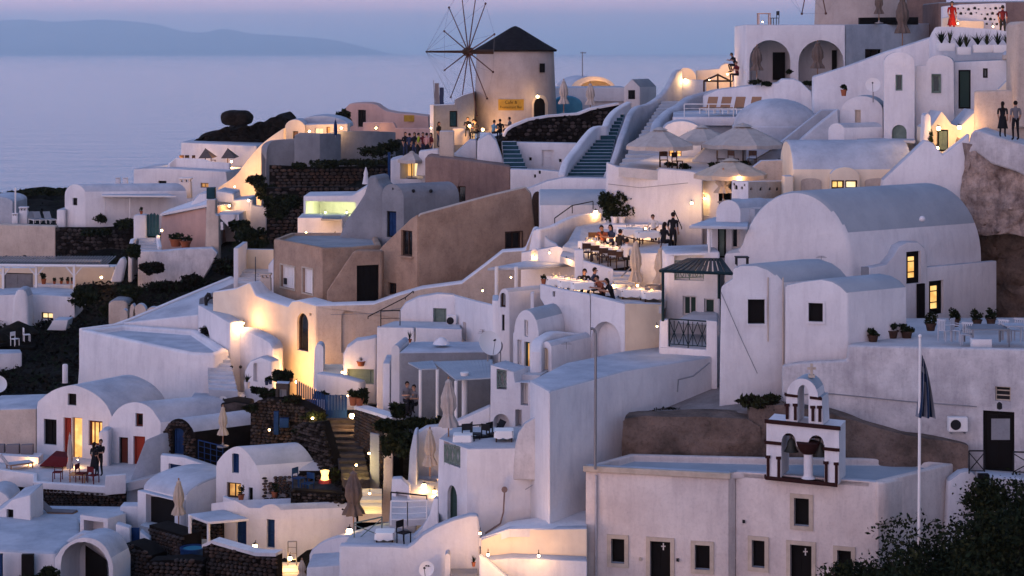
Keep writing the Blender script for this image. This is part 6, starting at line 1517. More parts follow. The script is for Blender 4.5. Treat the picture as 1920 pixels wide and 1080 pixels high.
railing('black crossed timber railing at the right picture edge', [W(1900, 890, 71.4), W(1960, 892, 71.4)], .85, 'iron', .9, style='cross')
H('wall', 'white base of the outside stair below the black door', 'wall', Pl(1850, 71, 1960, 71), [(1830, 1100), (1840, 890), (1900, 896), (1960, 900), (1960, 1100)], Y0_(0, 1.0), wm='white_old')
H('pillar', 'black post at the end of the church side wall', 'post', Pl(1834, 70.6, 1858, 70.6), [(1835, 1000), (1836, 890), (1856, 890), (1856, 1000)], Y0_(0, .3), wm='dark', rm='dark', bev=.02)
for i, (u, v, Y, h) in enumerate(((1637, 642, 76.5, 14), (1672, 636, 77.5, 17), (1700, 636, 77.5, 15), (1745, 620, 78, 14), (1790, 612, 78.6, 14), (1832, 612, 78.8, 13), (1858, 610, 78.8, 13))):
    pot('potted plant on the paved terrace, %s from the left' % ('small first', 'wide second', 'wide third', 'fourth', 'spindly fifth', 'sixth', 'last')[i], u, v, Y, h, ph=1.0 if i < 3 else 1.6, wf=1.5, n=160, m='wood')
tb = table('dark garden table with clutter on the paved terrace', W(1850, 646, 75.0), 1.5, cloth=None, m='grey', hgt=.70)
H('stool', 'white box seat in front of the garden table', 'stool', Pl(1822, 73.7, 1862, 73.7), [(1823, 662), (1824, 636), (1860, 636), (1860, 662)], Y0_(0, .4), bev=.02)
for i, (u, rz) in enumerate(((1795, .9), (1812, -.4), (1885, 2.6), (1908, -.6), (1772, 2.2))): chair('white plastic chair on the paved terrace, %s' % ('left of the garden table', 'nearest left of the garden table', 'right of the garden table', 'by the right picture edge', 'farthest left')[i], W(u, 640 + (i == 1) * 8, 75.6 - (i == 1) * .5), rz, 'roof', group='white plastic chairs', plastic=True)
table('small white plastic table at the right picture edge', W(1902, 640, 74.9), .8, cloth=None, m='roof', hgt=.66)
def flag_gr(label, u, v0, v1, Y):
    r = thing('flagpole', label, 'flagpole', W(u, v1, Y)); bm = bmesh.new(); add_tube(bm, W(u - 2, v1, Y), W(u, v0, Y), .055, .045, n=10); obj('pole', bm, 'wframe', r)
    bm = bmesh.new(); bmesh.ops.create_icosphere(bm, subdivisions=2, radius=.07, matrix=Matrix.Translation(W(u, v0, Y))); obj('finial', bm, 'wframe', r)
    f = thing('flag', 'drooping blue and white striped flag on the tall pole by the church', 'flag', W(u, v0 + 35, Y)); bm = bmesh.new(); k = Y / F; NX, NZ = 18, 22; top = W(u + 1, v0 + 34, Y); g = []
    for j in range(NZ + 1):
        t = j / NZ; row = []
        for i in range(NX + 1):
            s = i / NX; wd = (4 + 20 * t ** .8) * k; x = s * wd * 1.25 - .20 * t * wd * (1 - s) - .25 * wd * t; row.append(bm.verts.new((top.x + .05 + x, top.y + .13 * math.sin(s * 15 + t * 2) * (.3 + t), top.z - t * 118 * k * (1 - .10 * s) - .25 * s)))
        g.append(row)
    for j in range(NZ):
        for i in range(NX):
            fa = bm.faces.new((g[j][i], g[j][i + 1], g[j + 1][i + 1], g[j + 1][i])); fa.material_index = 1 if (i // 2) % 2 == 0 and not (j < 8 and i < 8) else 0
            if j < 9 and i < 10: fa.material_index = 1 if (i in (4, 5) or j in (4, 5)) else 0
    obj('cloth', bm, ['c_flag', 'c_flagw'], f, 60)
M['c_flag'] = mat('flag blue', (.015, .03, .07)); M['c_flagw'] = mat('flag white', (.17, .18, .21))
flag_gr('tall slim white flagpole in front of the church corner', 1725, 630, 1020, 66)
# ================================================================== church
z_ = None
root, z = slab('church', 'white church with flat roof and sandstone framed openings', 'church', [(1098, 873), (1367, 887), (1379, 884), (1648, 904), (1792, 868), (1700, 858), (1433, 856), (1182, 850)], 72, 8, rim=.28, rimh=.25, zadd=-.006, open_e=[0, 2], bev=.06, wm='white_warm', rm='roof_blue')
pa = Pl(1098, 72, 1367, 72 * 774 / 788)
st = dict(gm='dark', fm='dark', fw=.04, mull=0, trim='sandst', tw=.15)
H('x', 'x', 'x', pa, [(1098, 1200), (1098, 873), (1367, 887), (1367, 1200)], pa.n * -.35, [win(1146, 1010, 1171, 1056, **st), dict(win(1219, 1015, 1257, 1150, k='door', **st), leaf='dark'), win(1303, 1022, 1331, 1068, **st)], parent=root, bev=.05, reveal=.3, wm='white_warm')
bm = bmesh.new(); a = pa.w(pa.sz(1097, 873)[0], z - .14, .05); b = pa.w(pa.sz(1368, 887)[0], z - .14, .05); add_box(bm, ((a.x + b.x) / 2, (a.y + b.y) / 2, z - .2), ((b - a).length + .1, .16, .215), rz=math.atan2(pa.t.y, pa.t.x)); bevel(bm, .02, seg=1); obj('cornice', bm, 'sandst', root)
bm = bmesh.new(); add_tube(bm, pa.W(1118, 1200, .08), pa.W(1118, 890, .08), .05, n=8); obj('downpipe', bm, 'white_old', root)
pb = Pl(1379, 72 * 774 / 785, 1648, 72 * 774 / 805)
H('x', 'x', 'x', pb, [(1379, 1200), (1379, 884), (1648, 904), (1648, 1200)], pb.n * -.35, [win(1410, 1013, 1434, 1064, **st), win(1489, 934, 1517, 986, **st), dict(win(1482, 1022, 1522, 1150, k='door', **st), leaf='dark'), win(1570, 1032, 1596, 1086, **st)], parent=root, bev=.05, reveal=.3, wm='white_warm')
for (u, v, pp) in ((1242, 1028, pa), (1508, 1038, pb)):
    bm = bmesh.new(); c = pp.W(u, v, -.22); add_box(bm, (c.x, c.y, c.z - .12), (.04, .03, .26)); add_box(bm, (c.x, c.y, c.z), (.16, .03, .04)); obj('cross', bm, 'wframe', root, 0)
for u, v, pp in ((1271, 1052, pa), (1395, 980, pb), (1201, 1050, pa)):
    bm = bmesh.new(); c = pp.W(u, v, .05); add_box(bm, c, (.09, .08, .11)); obj('wall_fitting', bm, 'iron' if u != 1201 else 'sandst', root, 0)
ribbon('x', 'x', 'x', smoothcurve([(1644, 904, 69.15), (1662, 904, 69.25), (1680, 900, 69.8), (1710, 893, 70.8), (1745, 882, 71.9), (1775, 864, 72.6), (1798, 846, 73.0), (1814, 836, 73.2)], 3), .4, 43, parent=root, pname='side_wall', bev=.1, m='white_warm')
H('wall', 'shaded white wall corner beyond the church side wall', 'wall', Pl(1770, 71.6, 1835, 71.9), [(1765, 1150), (1778, 900), (1800, 884), (1820, 880), (1832, 890), (1834, 1150)], Y0_(0, .5), bev=.1)
pf = Pl(1437, 70.3, 1573, 70.3 * (788 - 0) / 800); k = 70 / F
r = thing('bell_tower', 'white belfry with maroon bands, twin arches and two bells on the church roof', 'belfry', pf.W(1505, 902))
low = [(1437, 894), (1437, 790), (1573, 803), (1573, 908), (1546, 905), (1546, 834)] + arc(1515, 1545, 834, 816, 10)[::-1] + [(1514, 838), (1494, 837)] + arc(1465, 1492, 829, 812, 10)[::-1] + [(1465, 897)]
bm = prism(pf, [pf.sz(*x) for x in low], Y0_(.5, 1.5)); split_roof(bm, r, 'white', 'white', 'lower_tier', 'ledge')
up = [(1472, 793), (1472, 742)] + arc(1473, 1532, 742, 711, 14, 747) + [(1539, 747), (1541, 799), (1514, 796), (1514, 742)] + arc(1493, 1514, 740, 723, 8)[::-1] + [(1493, 794)]
bm = prism(pf, [pf.sz(*x) for x in up], Y0_(.42, 1.1), off=-.15); split_roof(bm, r, 'white', 'roof_blue', 'upper_tier', 'vault')
def band(u0, v0, u1, v1, h, off=.03, th=.12, m='maroon', o2=0.0, nm='band'):
    bm = prism(pf, [pf.sz(*x) for x in ((u0, v0 + h), (u0, v0), (u1, v1), (u1, v1 + h))], Y0_(0, th), off=off + o2); obj(nm, bm, m, r, 0)
band(1435, 786, 1577, 800, 7, .06, .12); band(1436, 892, 1571, 906, 7, .06, .3)
band(1435, 826, 1466, 829, 6, .05, .3); band(1544, 838, 1575, 841, 6, .05, .3)
band(1471, 739, 1495, 742, 5, .04, .25, o2=-.15); band(1517, 744, 1540, 747, 5, .04, .25, o2=-.15)
for u, v0, v1, o2 in ((1441, 857, 893, 0), (1461, 859, 895, 0), (1550, 868, 904, 0), (1569, 870, 906, 0), (1475, 761, 787, -.15), (1490, 761, 789, -.15), (1523, 765, 791, -.15), (1536, 765, 792, -.15)):
    band(u - 2.6, v0, u + 2.6, v0, v1 - v0, .05, .12, o2=o2, nm='column'); band(u - 4.6, v0 - 3, u + 4.6, v0 - 3, 5, .07, .14, o2=o2, nm='capital')
c = pf.W(1514, 898, -.12); bm = bmesh.new(); hcol = 46 * k; add_lathe(bm, c, [(.26, 0), (.20, .06), (.17, .1), (.165, hcol - .02), (.18, hcol)], n=20); obj('central_column', bm, 'white', r)
bm = bmesh.new(); add_lathe(bm, (c.x, c.y, c.z + hcol), [(.2, 0), (.30, .1), (.40, .28), (.44, .42), (.40, .44)], n=24); obj('bowl_capital', bm, 'maroon', r)
for u, v in ((1481, 824), (1535, 832)):
    b = pf.W(u, v, -.2); bm = bmesh.new(); add_lathe(bm, (b.x, b.y, b.z - .48), [(.27, 0), (.22, .08), (.16, .2), (.14, .36), (.08, .46), (.03, .5)], n=20); add_tube(bm, (b.x, b.y, b.z), (b.x, b.y, b.z + .2), .03, n=6); obj('bell', bm, 'bronze', r)
bm = bmesh.new(); a = pf.W(1485, 820, -.45); b = pf.W(1537, 826, -.45); add_tube(bm, a - pf.t * .5, b + pf.t * .4, .04, n=6); obj('bell_beam', bm, 'maroon', r)
b = pf.W(1514, 709, -.6); bm = bmesh.new(); add_box(bm, (b.x, b.y, b.z), (.09, .07, .44)); add_box(bm, (b.x, b.y, b.z + .22), (.32, .06, .09)); add_box(bm, (b.x, b.y, b.z - .06), (.22, .2, .1)); obj('cross', bm, 'sandst', r, 0)
M['bank'] = mat('eroded rust brown bank', (.19, .14, .115), col2=(.08, .062, .053), scale=.7, bump=.15, bscale=2.2, fine=.4)
def bankface(name, label, poly, Y, Y1, vec, m='bank', amp=.16):
    pl = Pl(poly[0][0], Y, poly[0][0] + 240, Y1); bm = prism(pl, [pl.sz(u, v) for u, v in poly], vec); bmesh.ops.triangulate(bm, faces=bm.faces[:])
    for _ in range(4): bmesh.ops.subdivide_edges(bm, edges=[e for e in bm.edges if e.calc_length() > .5], cuts=1)
    bmesh.ops.triangulate(bm, faces=bm.faces[:])
    for v in bm.verts: v.co += Vector((_n.noise(v.co * .7), _n.noise(v.co * .9 + Vector((5, 0, 0))) * 1.6, _n.noise(v.co * .8 + Vector((0, 9, 0))) * .7)) * amp
    return props(obj(name, bm, m, None, 60), label, None, None, 'structure')
bankface('earth_bank', 'rust brown earth bank behind the church roof', [(1165, 960), (1172, 786), (1210, 781), (1366, 781), (1400, 786), (1425, 800), (1440, 960)], 75.0, 74.6, Y0_(.2, 1.2))
bankface('earth_bank', 'rust brown bank sloping down right of the belfry', [(1395, 960), (1405, 765), (1470, 758), (1560, 775), (1620, 795), (1700, 813), (1815, 836), (1815, 960)], 74.8, 73.3, Y0_(0, .9))
props(plate('plateau', 'grey cement slope above the rust brown bank', 'ground', [(1170, 787, 75.1), (1250, 779, 75.4), (1366, 779, 75.3), (1405, 784, 75.2), (1460, 750, 77.2), (1346, 727, 80.4), (1300, 742, 79.8), (1240, 765, 78.2)], .5, 'deck_g'), kind='structure') if False else None
M['deck_g'] = mat('grey cement ground', (.27, .24, .23), col2=(.17, .145, .135), scale=.7, fine=.25)
plate('plateau', 'grey cement slope above the rust brown bank', None, [(1168, 789, 75.1), (1250, 780, 75.4), (1366, 779, 75.3), (1410, 784, 75.2), (1475, 748, 77.0), (1346, 722, 80.6), (1300, 738, 80.2), (1240, 762, 78.6)], .5, 'deck_g', kind='structure')
shrub('wild dry bush above the rust bank left of the belfry', 1432, 762, 75.0, 92, 19, n=1500, size=.22, mats=('leaf2', 'scrub'))
shrub('thin dark hedge line under the sloping roof building', 1250, 772, 77.5, 90, 5, n=500, size=.12, mats=('scrub', 'leaf'))
root, z = slab('building', 'large white building with broad pale roof above the church, left', 'building', [(994, 713), (1030, 733), (1173, 694), (1338, 668), (1233, 650), (1170, 658), (1060, 680)], 74.3, 8.0, bev=.10)
bm = bmesh.new(); add_path(bm, [W(1270, 735, 78.2), W(1272, 712, 78.1), W(1300, 705, 78.6), W(1330, 680, 79.3)], .03); obj('cable', bm, 'grey', root)
r = thing('pole', 'tall thin grey pole with bent tip in front of the big building', 'pole', W(1117, 866, 71.6)); bm = bmesh.new(); add_path(bm, [W(1116, 880, 71.6), W(1117, 624, 71.6), W(1113, 616, 71.6), W(1108, 616, 71.6)], .05, 8); obj('pole', bm, 'metal', r)
pl = Pl(1235, 81, 1346, 80)
r = H('balcony', 'white balcony with ornate dark teal railing panel beside the square-windowed house', 'balcony', pl, [(1232, 800), (1238, 601), (1253, 598), (1253, 650), (1325, 656), (1325, 600), (1345, 602), (1345, 800)], Y0_(0, .3), bev=.05)
M['dteal'] = mat('dark teal paint', (.012, .028, .034), rough=.5)
railing('x', [pl.W(1254, 652, -.1), pl.W(1324, 657, -.1)], 1.2, 'dteal', .8, style='ornate', parent=r)
slab('terrace', 'pale floor of the teal railed balcony', 'terrace', [(1238, 652), (1345, 655), (1345, 600), (1260, 600)], 80.8, .4, rm='deck', bev=.02)
pl = Pl(1250, 85, 1352, 84.4)
r = H('house', 'white house with two grey green windows behind the dark canopy', 'house', pl, [(1247, 760), (1248, 474), (1350, 470), (1352, 760)], Y0_(0, 3), [win(1280, 555, 1306, 592, gm='dgreen', fm='wframe'), win(1320, 560, 1340, 592, gm='dgreen', fm='wframe'), win(1264, 478, 1320, 526, k='void')], reveal=.3)
railing('x', [pl.W(1265, 526, -.1), pl.W(1319, 524, -.1)], .85, 'green', .55, style='ornate', parent=r)
lamp('warm lamp behind the grey green balcony lattice', 1296, 490, 84.2, 12, r=.05)
slab('canopy', 'pale blue rounded cover over the balcony seats', 'awning', [(1270, 598), (1346, 602), (1346, 584), (1300, 582)], 82.4, .22, bev=.08, wm='roof')
r = thing('canopy', 'dark louvred canopy on black posts left of the square-windowed house', 'awning', W(1300, 600, 80))
cz = [W(1238, 508, 80.5), W(1372, 510, 79.5), W(1352, 489, 84), W(1290, 491, 84)]; cz = [Vector((p.x, p.y, cz[0].z + (.0 if i < 2 else .1))) for i, p in enumerate(cz)]
for i in range(12):
    a = cz[0].lerp(cz[1], i / 12); b = cz[0].lerp(cz[1], (i + .7) / 12); c = cz[3].lerp(cz[2], (i + .7) / 12); d = cz[3].lerp(cz[2], i / 12); bm = bmesh.new(); vs = [bm.verts.new(x) for x in (a, b, c, d)]; f = bm.faces.new(vs); g = bmesh.ops.extrude_face_region(bm, geom=[f])
    for v in [x for x in g['geom'] if isinstance(x, bmesh.types.BMVert)]: v.co.z += .07
    obj('slat', bm, 'dteal', r, 0)
for a, b in ((cz[0], cz[1]), (cz[3], cz[2]), (cz[0], cz[3]), (cz[1], cz[2])): bm = bmesh.new(); add_tube(bm, a, b, .07, n=6); obj('beam', bm, 'dteal', r)
for u, v0, v1 in ((1243, 506, 602), (1348, 508, 560)): bm = bmesh.new(); add_tube(bm, W(u, v1, 80.4), W(u, v0, 80.4), .06, n=8); obj('post', bm, 'dteal', r)
def tree(label, u, v, Y, wpx, hpx, n, size, mats=('leaf', 'leaf2'), trunk=60):
    p = W(u, v + trunk, Y); kk = Y / F; r = thing('tree', label, 'tree', p); rx, rz = wpx * kk / 2, hpx * kk / 2; th = trunk * kk
    obj('crown', foliage_bm((p.x, p.y, p.z + th + rz), (rx, rx * .8, rz), n, size, int(u)), list(mats), r, 0)
    bm = bmesh.new(); add_tube(bm, p - Vector((0, 0, .3)), p + Vector((0, 0, th + rz * .4)), .16, .09, n=8); rr = random.Random(int(u))
    for i in range(7): a = rr.random() * 6.28; q = p + Vector((0, 0, th * rr.uniform(.7, 1.1))); add_tube(bm, q, q + Vector((math.cos(a) * rx * .7, math.sin(a) * rx * .5, rz * rr.uniform(.5, 1.4))), .06, .015, n=5)
    obj('trunk', bm, 'bark', r)
for i, (u, v, Y, a, b, n) in enumerate(((1800, 1130, 66, 300, 140, 5200), (1905, 1050, 65, 190, 150, 4200), (1660, 1145, 67, 220, 80, 2400), (1590, 1135, 66, 120, 70, 700), (1900, 1150, 63, 260, 200, 4000), (1720, 1170, 64, 260, 120, 2400))):
    tree('dark leafy tree ' + ('spreading in front of the church side wall', 'highest, at the bottom right picture edge', 'low, left end of the bottom right group', 'small-leafed, reaching over the church window', 'nearest, in the bottom right corner', 'low, in the front of the bottom right group')[i], u, v - 20, Y, a, b, n, .16)
# ================================================================== centre: restaurant terraces and houses
H('wall', 'white wall crest running right from the arched wooden gate', 'wall', Pl(985, 110, 1185, 107), [(985, 460), (986, 354), (1027, 338), (1057, 332), (1183, 334), (1185, 460)], Y0_(0, .5), bev=.08)
vault_x('low vaulted blue roof left of the tall smooth wall', 1012, 1180, 103.5, 391, 355, 500, D=3.8, wm='white', rm='roof_blue')
railing('black bent handrail above the curved white parapet', [W(1040, 424, 101.5), W(1073, 400, 103), W(1112, 392, 103.2)], .42, bars=0, post=3)
lamp('star-bright wall lamp left of the big dark bush', 1117, 398, 101.0, 60, r=.11)
ribbon('parapet', 'curved white parapet sweeping round the upper restaurant terrace', 'parapet', smoothcurve([(1012, 430, 96.5), (1030, 426, 97), (1047, 420, 97.5), (1065, 411, 98.5), (1090, 403, 99.8), (1130, 399, 101)], 3), .35, [1.7] * 16, 'white', bev=.1)
tree('big round dark bush in white pots above the upper restaurant terrace', 1160, 408, 99.5, 70, 56, 2600, .20, trunk=6)
for u in (1152, 1166): pot('square white pot under the big dark bush, %s' % ('left' if u == 1152 else 'right'), u, 420, 98.6, 14, m='white', n=20, ph=.3)
H('wall', 'white peaked wall with a glowing arched niche below the brown building', 'wall', Pl(1000, 97, 1050, 96.4), [(985, 620), (986, 500), (1000, 430), (1012, 428), (1030, 450), (1047, 458), (1050, 620)], Y0_(0, .5), bev=.1)
H('wall', 'small glowing niche wall beside the white canopy', 'wall', Pl(975, 96, 1100, 93.4), [(975, 620), (978, 474), (1045, 462), (1078, 474), (1096, 486), (1096, 620)], Y0_(0, .5), [dict(u0=996, u1=1008, v0=466, v1=489, k='niche', arch=True)], bev=.08, reveal=.2)
lamp('lamp in the small glowing niche', 1002, 482, 95.6, 12, r=.05, dy=0); lamp('warm floor lamp behind the white pillar', 1062, 486, 92.8, 25, r=.04); lamp('warm lamp left of the white pillar', 1030, 474, 94.4, 18, r=.04)
plate('terrace', 'upper restaurant terrace floor', 'terrace', [(1050, 480, 93.2), (1100, 498, 91.2), (1260, 478, 91), (1265, 430, 98), (1130, 415, 100), (1080, 425, 99)], .3, 'deck')
plate('roof', 'pale sloping roof slab left of the upper restaurant diners', 'roof', [(1055, 462, 94), (1085, 470, 93.4), (1132, 440, 97.5), (1132, 419, 99.6), (1090, 428, 97.5)], .2, 'roof')
H('wall', 'orange-lit low wall behind the upper restaurant diners', 'wall', Pl(1128, 98.5, 1262, 97.2), [(1128, 500), (1130, 420), (1258, 420), (1262, 500)], Y0_(0, .5), wm='white', bev=.06)
H('wall', 'white front wall of the upper restaurant terrace', 'wall', Pl(1092, 91, 1155, 89.6), [(1092, 620), (1094, 488), (1150, 504), (1150, 620)], Y0_(0, .3), bev=.05)
H('pillar', 'square white pillar at the corner of the upper restaurant terrace', 'pillar', Pl(1078, 91.6, 1094, 91.4), [(1078, 620), (1078, 468), (1094, 468), (1094, 620)], Y0_(0, .5), bev=.05)
H('wall', 'white wall block right of the closed parasols', 'wall', Pl(1200, 90.4, 1262, 89.4), [(1200, 640), (1201, 474), (1252, 474), (1262, 640)], Y0_(0, .8), bev=.05)
H('wall', 'orange-lit wall under the upper restaurant terrace', 'wall', Pl(1138, 89.8, 1202, 90), [(1138, 640), (1140, 508), (1201, 510), (1201, 640)], Y0_(0, .3), wm='white', bev=.03)
rs = thing('steps', 'orange-lit steps between the two restaurant terraces', 'steps', W(1165, 560, 88)); steps(rs, W(1150, 552, 86.6), W(1190, 552, 86.6), W(1150, 516, 89.6), W(1190, 516, 89.6), 5, 'deck')
bm = bmesh.new(); add_tube(bm, W(1165, 519, 87.4), W(1190, 494, 89.4), .035, n=6); props(obj('handrail', bm, 'metal', None), 'thin slanted handrail beside the orange-lit steps', 'handrail')
railing('dark counter rail crossing the upper restaurant terrace', [W(1166, 450, 94.6), W(1200, 458, 94.2), W(1240, 462, 93.8)], .2, 'wood', bars=0, post=1.2)
umbrella_closed('beige closed parasol at the head of the orange-lit steps', 1192, 560, 87.4, 108, 'canvas', 20); umbrella_closed('beige closed parasol right of the orange-lit steps', 1239, 560, 87.2, 96, 'canvas', 22)
for (u, v, Y, w_, l) in ((1110, 452, 93.8, 40, 'over the far left upper table'), (1150, 440, 96.4, 60, 'behind the diners in the upper terrace'), (1210, 428, 96.4, 60, 'behind the waiter'), (1232, 500, 88.6, 40, 'on the wall behind the right closed parasol'), (1150, 535, 87.6, 45, 'low beside the orange-lit steps'), (1195, 535, 88.2, 55, 'under the left closed parasol'), (1040, 524, 86.2, 30, 'over the lower terrace tables'), (1090, 526, 86, 40, 'at the lower terrace diners')): lamp('warm lamp ' + l, u, v, Y, w_, r=.05, dy=-.1)
M['cloth_l'] = M['cloth']
for i, (u, v, Y, s) in enumerate(((1105, 478, 92.6, .9), (1122, 484, 92.2, .9), (1140, 488, 91.8, .9), (1156, 493, 91.4, .9), (1182, 452, 95.4, 1.1), (1212, 458, 94.8, 1.1))):
    p = W(u, v, Y); p.z -= .1; l = ('first from the left on the front row', 'second on the front row', 'third on the front row', 'fourth on the front row', 'beside the counter rail', 'in front of the waiter')[i]
    table('dining table %s, upper terrace' % l, p, s, rz=.2, group='dining tables on the upper terrace'); tableware('glasses and plates on the table ' + l, p + Z3((0, 0, .745)), seed=i, candle=i < 4)
for i, (u, v, Y) in enumerate(((1100, 490, 91.8), (1116, 494, 91.4), (1132, 499, 91), (1148, 503, 90.6), (1164, 506, 90.2), (1112, 470, 94), (1130, 474, 93.6))):
    p = W(u, v, Y); chair('dark dining chair on the upper terrace, %s' % ('front row first', 'front row second', 'front row third', 'front row fourth', 'front row last', 'back row left', 'back row right')[i], p, 3.1 if i < 5 else .1, 'wood')
plate('terrace', 'lower restaurant terrace floor', 'terrace', [(1016, 542, 85.6), (1107, 560, 83.6), (1240, 575, 82.6), (1262, 545, 88.6), (1060, 520, 90)], .3, 'deck')
pl = Pl(1013, 84.8, 1108, 83)
H('house', 'white terrace front below the candlelit lower tables', 'building', pl, [(1026, 820), (1026, 580), (1013, 560), (1013, 532), (1050, 541), (1107, 552), (1108, 820)], Y0_(0, .35), [win(1036, 546, 1041, 556, k='hole')], bev=.06)
H('building', 'white terrace wall with a wide round arch facing the pale roof', 'building', Pl(1108, 83, 1173, 81.6), [(1108, 820), (1108, 552), (1172, 568), (1172, 820)], Y0_(0, .6), [dict(u0=1110, u1=1164, v0=603, v1=700, k='void', arch=True)], bev=.06, reveal=.55)
H('wall', 'smooth wall glowing orange beside the black canopy post', 'wall', Pl(1172, 81.6, 1245, 82.8), [(1172.4, 820), (1172.4, 568), (1244, 570), (1245, 820)], Y0_(0, .4), wm='cream', bev=.05)  # cream colour carries the glow from the restaurant above
lamp('warm lamp by the black canopy post', 1232, 612, 80.2, 14, r=.04)
pot('red potted plant on the left corner of the lower terrace', 1019, 533, 84.9, 10, ph=.9)
for i, (u, v, Y, s) in enumerate(((1042, 552, 85.4, 1.0), (1066, 556, 85.0, 1.0), (1090, 560, 84.6, 1.0), (1180, 574, 84.6, .9), (1222, 578, 84.2, .9))):
    p = W(u, v, Y); l = ('at the left end', 'second from the left', 'in front of the couple', 'below the left closed parasol', 'at the right end')[i]
    table('bright candlelit table %s of the lower terrace' % l, p, s, rz=.2, group='candlelit tables on the lower terrace'); tableware('table setting with candle ' + l + ' of the lower row', p + Z3((0, 0, .745)), seed=i + 20)
bx = thing('stool', 'blue grey round-armed armchair group near the right closed parasol', 'chair', W(1224, 565, 85)); bm = bmesh.new(); add_lathe(bm, (0, 0, 0), [(.3, 0), (.34, .4), (.36, .72), (.28, .72), (.26, .45), (.02, .44)], n=16); L_('shell', bm, 'c_grey', bx)
slab('canopy', 'wide thin white canopy slab above the long vault', 'awning', [(914, 503), (1010, 500), (1078, 494), (1060, 487), (990, 488)], 92, .12, wm='roof', rm='roof', bev=.02)
for u, v1 in ((931, 566), (968, 540)): bm = bmesh.new(); add_tube(bm, W(u, v1, 92), W(u, 500, 92), .09, n=8); props(obj('post', bm, 'wframe', None), 'thick white post under the wide thin canopy, ' + ('left' if u == 931 else 'right'), 'post')
lamp('hidden warm lamp under the wide thin canopy', 905, 545, 94, 60, r=.04); lamp('warm lamp near the foot of the wide canopy', 958, 520, 93.4, 22, r=.04)
H('house', 'long white barrel vault with a narrow arched end window', 'house', Pl(934, 87, 956, 86.8), [(934, 760), (934, 560)] + arc(935, 955, 558, 541, 10) + [(956, 760)], Y0_(4.0, 3.2), [win(938, 549, 948, 576, arch=True, fm='wood', gm='grey', mull=0), win(941, 590, 946, 620)], bev=.06)
H('pillar', 'square-shouldered white pillar between vault and lower terrace', 'pillar', Pl(994, 85.6, 1003, 85.6), [(995, 640), (995, 550), (1002, 548), (1002, 640)], Y0_(0, .4), bev=.03)
H('wall', 'tall narrow white wall edge below the long barrel vault', 'wall', Pl(922, 87.6, 936, 87.4), [(922, 760), (923, 563), (935, 563), (935, 760)], Y0_(0, 2), bev=.05)
pl = Pl(962, 82.6, 1013, 81.8)
H('house', 'white house with tall arched front, shuttered doors glowing at the middle', 'house', pl, [(962, 860), (962, 625)] + arc(964, 1010, 622, 581, 14, 630) + [(1012, 860)], Y0_(1.7, 3.0), [win(983, 600, 990, 631, gm='glass', fm='wframe'), win(970, 637, 978, 686, leaf='wframe', fm='wframe', k='win', boards=1), win(983, 641, 993, 700, gm='lit_soft', fm='dgreen', k='win'), win(998, 646, 1007, 698, leaf='wframe', fm='wframe', boards=1)], rm='roof_blue', bev=.06)
H('house', 'lower curved-roof wing with cream arched door', 'house', Pl(1012, 80.8, 1036, 80.4), [(1012, 860), (1014, 655)] + arc(1015, 1034, 655, 640, 8) + [(1035, 860)], Y0_(2.3, 3.4), [win(1018, 652, 1028, 702, k='door', leaf='cream', fm='cream', arch=True, boards=1)], bev=.08)
ribbon('wall', 'curled white parapet lip sweeping up to the terrace front', 'wall', smoothcurve([(1016, 660, 80.2), (1018, 640, 80.6), (1030, 630, 81.2), (1048, 622, 82), (1080, 625, 83), (1107, 628, 83.4)], 3), .5, 43.5, 'white', bev=.1)
dish('big grey satellite dish on the roof edge left of the arched door house', 916, 645, 80.5, 24, az=.6, tilt=25, mast=.2); dish('dark second dish half hidden behind the big grey one', 936, 652, 81.6, 12, az=-.8, tilt=20, m='c_grey')
pl = Pl(918, 79.6, 1000, 79.0)
r = H('house', 'tall white house with railed window opening and round arch at its foot', 'house', pl, [(918, 940), (920, 684), (963, 697), (965, 717), (994, 717), (1000, 730), (1000, 940)], Y0_(.6, 1.2), [win(931, 692, 950, 730, k='void'), dict(u0=925, u1=955, v0=776, v1=830, k='void', arch=True), win(976, 718, 990, 760, leaf='wframe', fm='wframe', boards=1), win(966, 768, 978, 800, k='niche')], bev=.05, reveal=.5)
railing('x', [pl.W(932, 729, -.05), pl.W(950, 730, -.05)], .75, 'green', .5, style='ornate', parent=r)
plate('terrace', 'small shaded balcony floor beside the arched door house', 'terrace', [(944, 700, 80.2), (1012, 704, 79.6), (1035, 690, 81), (960, 684, 82)], .3, 'deck')
H('house', 'white corner house with grey door beside the big pale roof building', 'house', Pl(990, 76, 1031, 74), [(994, 960), (994, 713), (1031, 733), (1031, 960)], Y0_(1.5, 2), [win(1000, 745, 1010, 812, k='door', leaf='green', fm='green', boards=1), win(1016, 768, 1020, 786)], bev=.04)
H('wall', 'mauve quarter-round screen wall on the small cafe terrace', 'wall', Pl(962, 74.2, 1028, 73.4), [(962, 900), (966, 836), (972, 812), (984, 794), (1002, 783), (1026, 779), (1028, 900)], Y0_(0, .3), wm='white_old', bev=.05)
root, z = slab('building', 'large pink-lit terrace block with pointed doorway and railed balcony', 'building', [(823, 822), (876, 841), (1030, 838), (1030, 800), (850, 800)], 76, 7.5, rm='deck', bev=.06, zadd=-.006, open_e=[0])
pl = Pl(823, 76, 876, 76 * 723 / 742)
H('x', 'x', 'x', pl, [(816, 1120), (823, 822), (876, 841), (876, 1120)], pl.n * -.35, [win(832, 832, 863, 872, k='void'), door(839, 910, 857, 977, leaf='dgreen', boards=1, fm='dgreen', arch=True, rise=1.2)], parent=root, bev=.04)
railing('x', [pl.W(833, 871, -.02), pl.W(863, 876, -.02)], .78, 'green', .42, style='ornate', parent=root)
bm = bmesh.new(); add_path(bm, [W(946, 920, 73.6), W(944, 960, 73.6), W(938, 982, 73.6), W(910, 1000, 73.4)], .035); add_tube(bm, W(946, 918, 73.9), W(946, 918, 73.4), .12, n=10); obj('cable', bm, 'mauve', root)
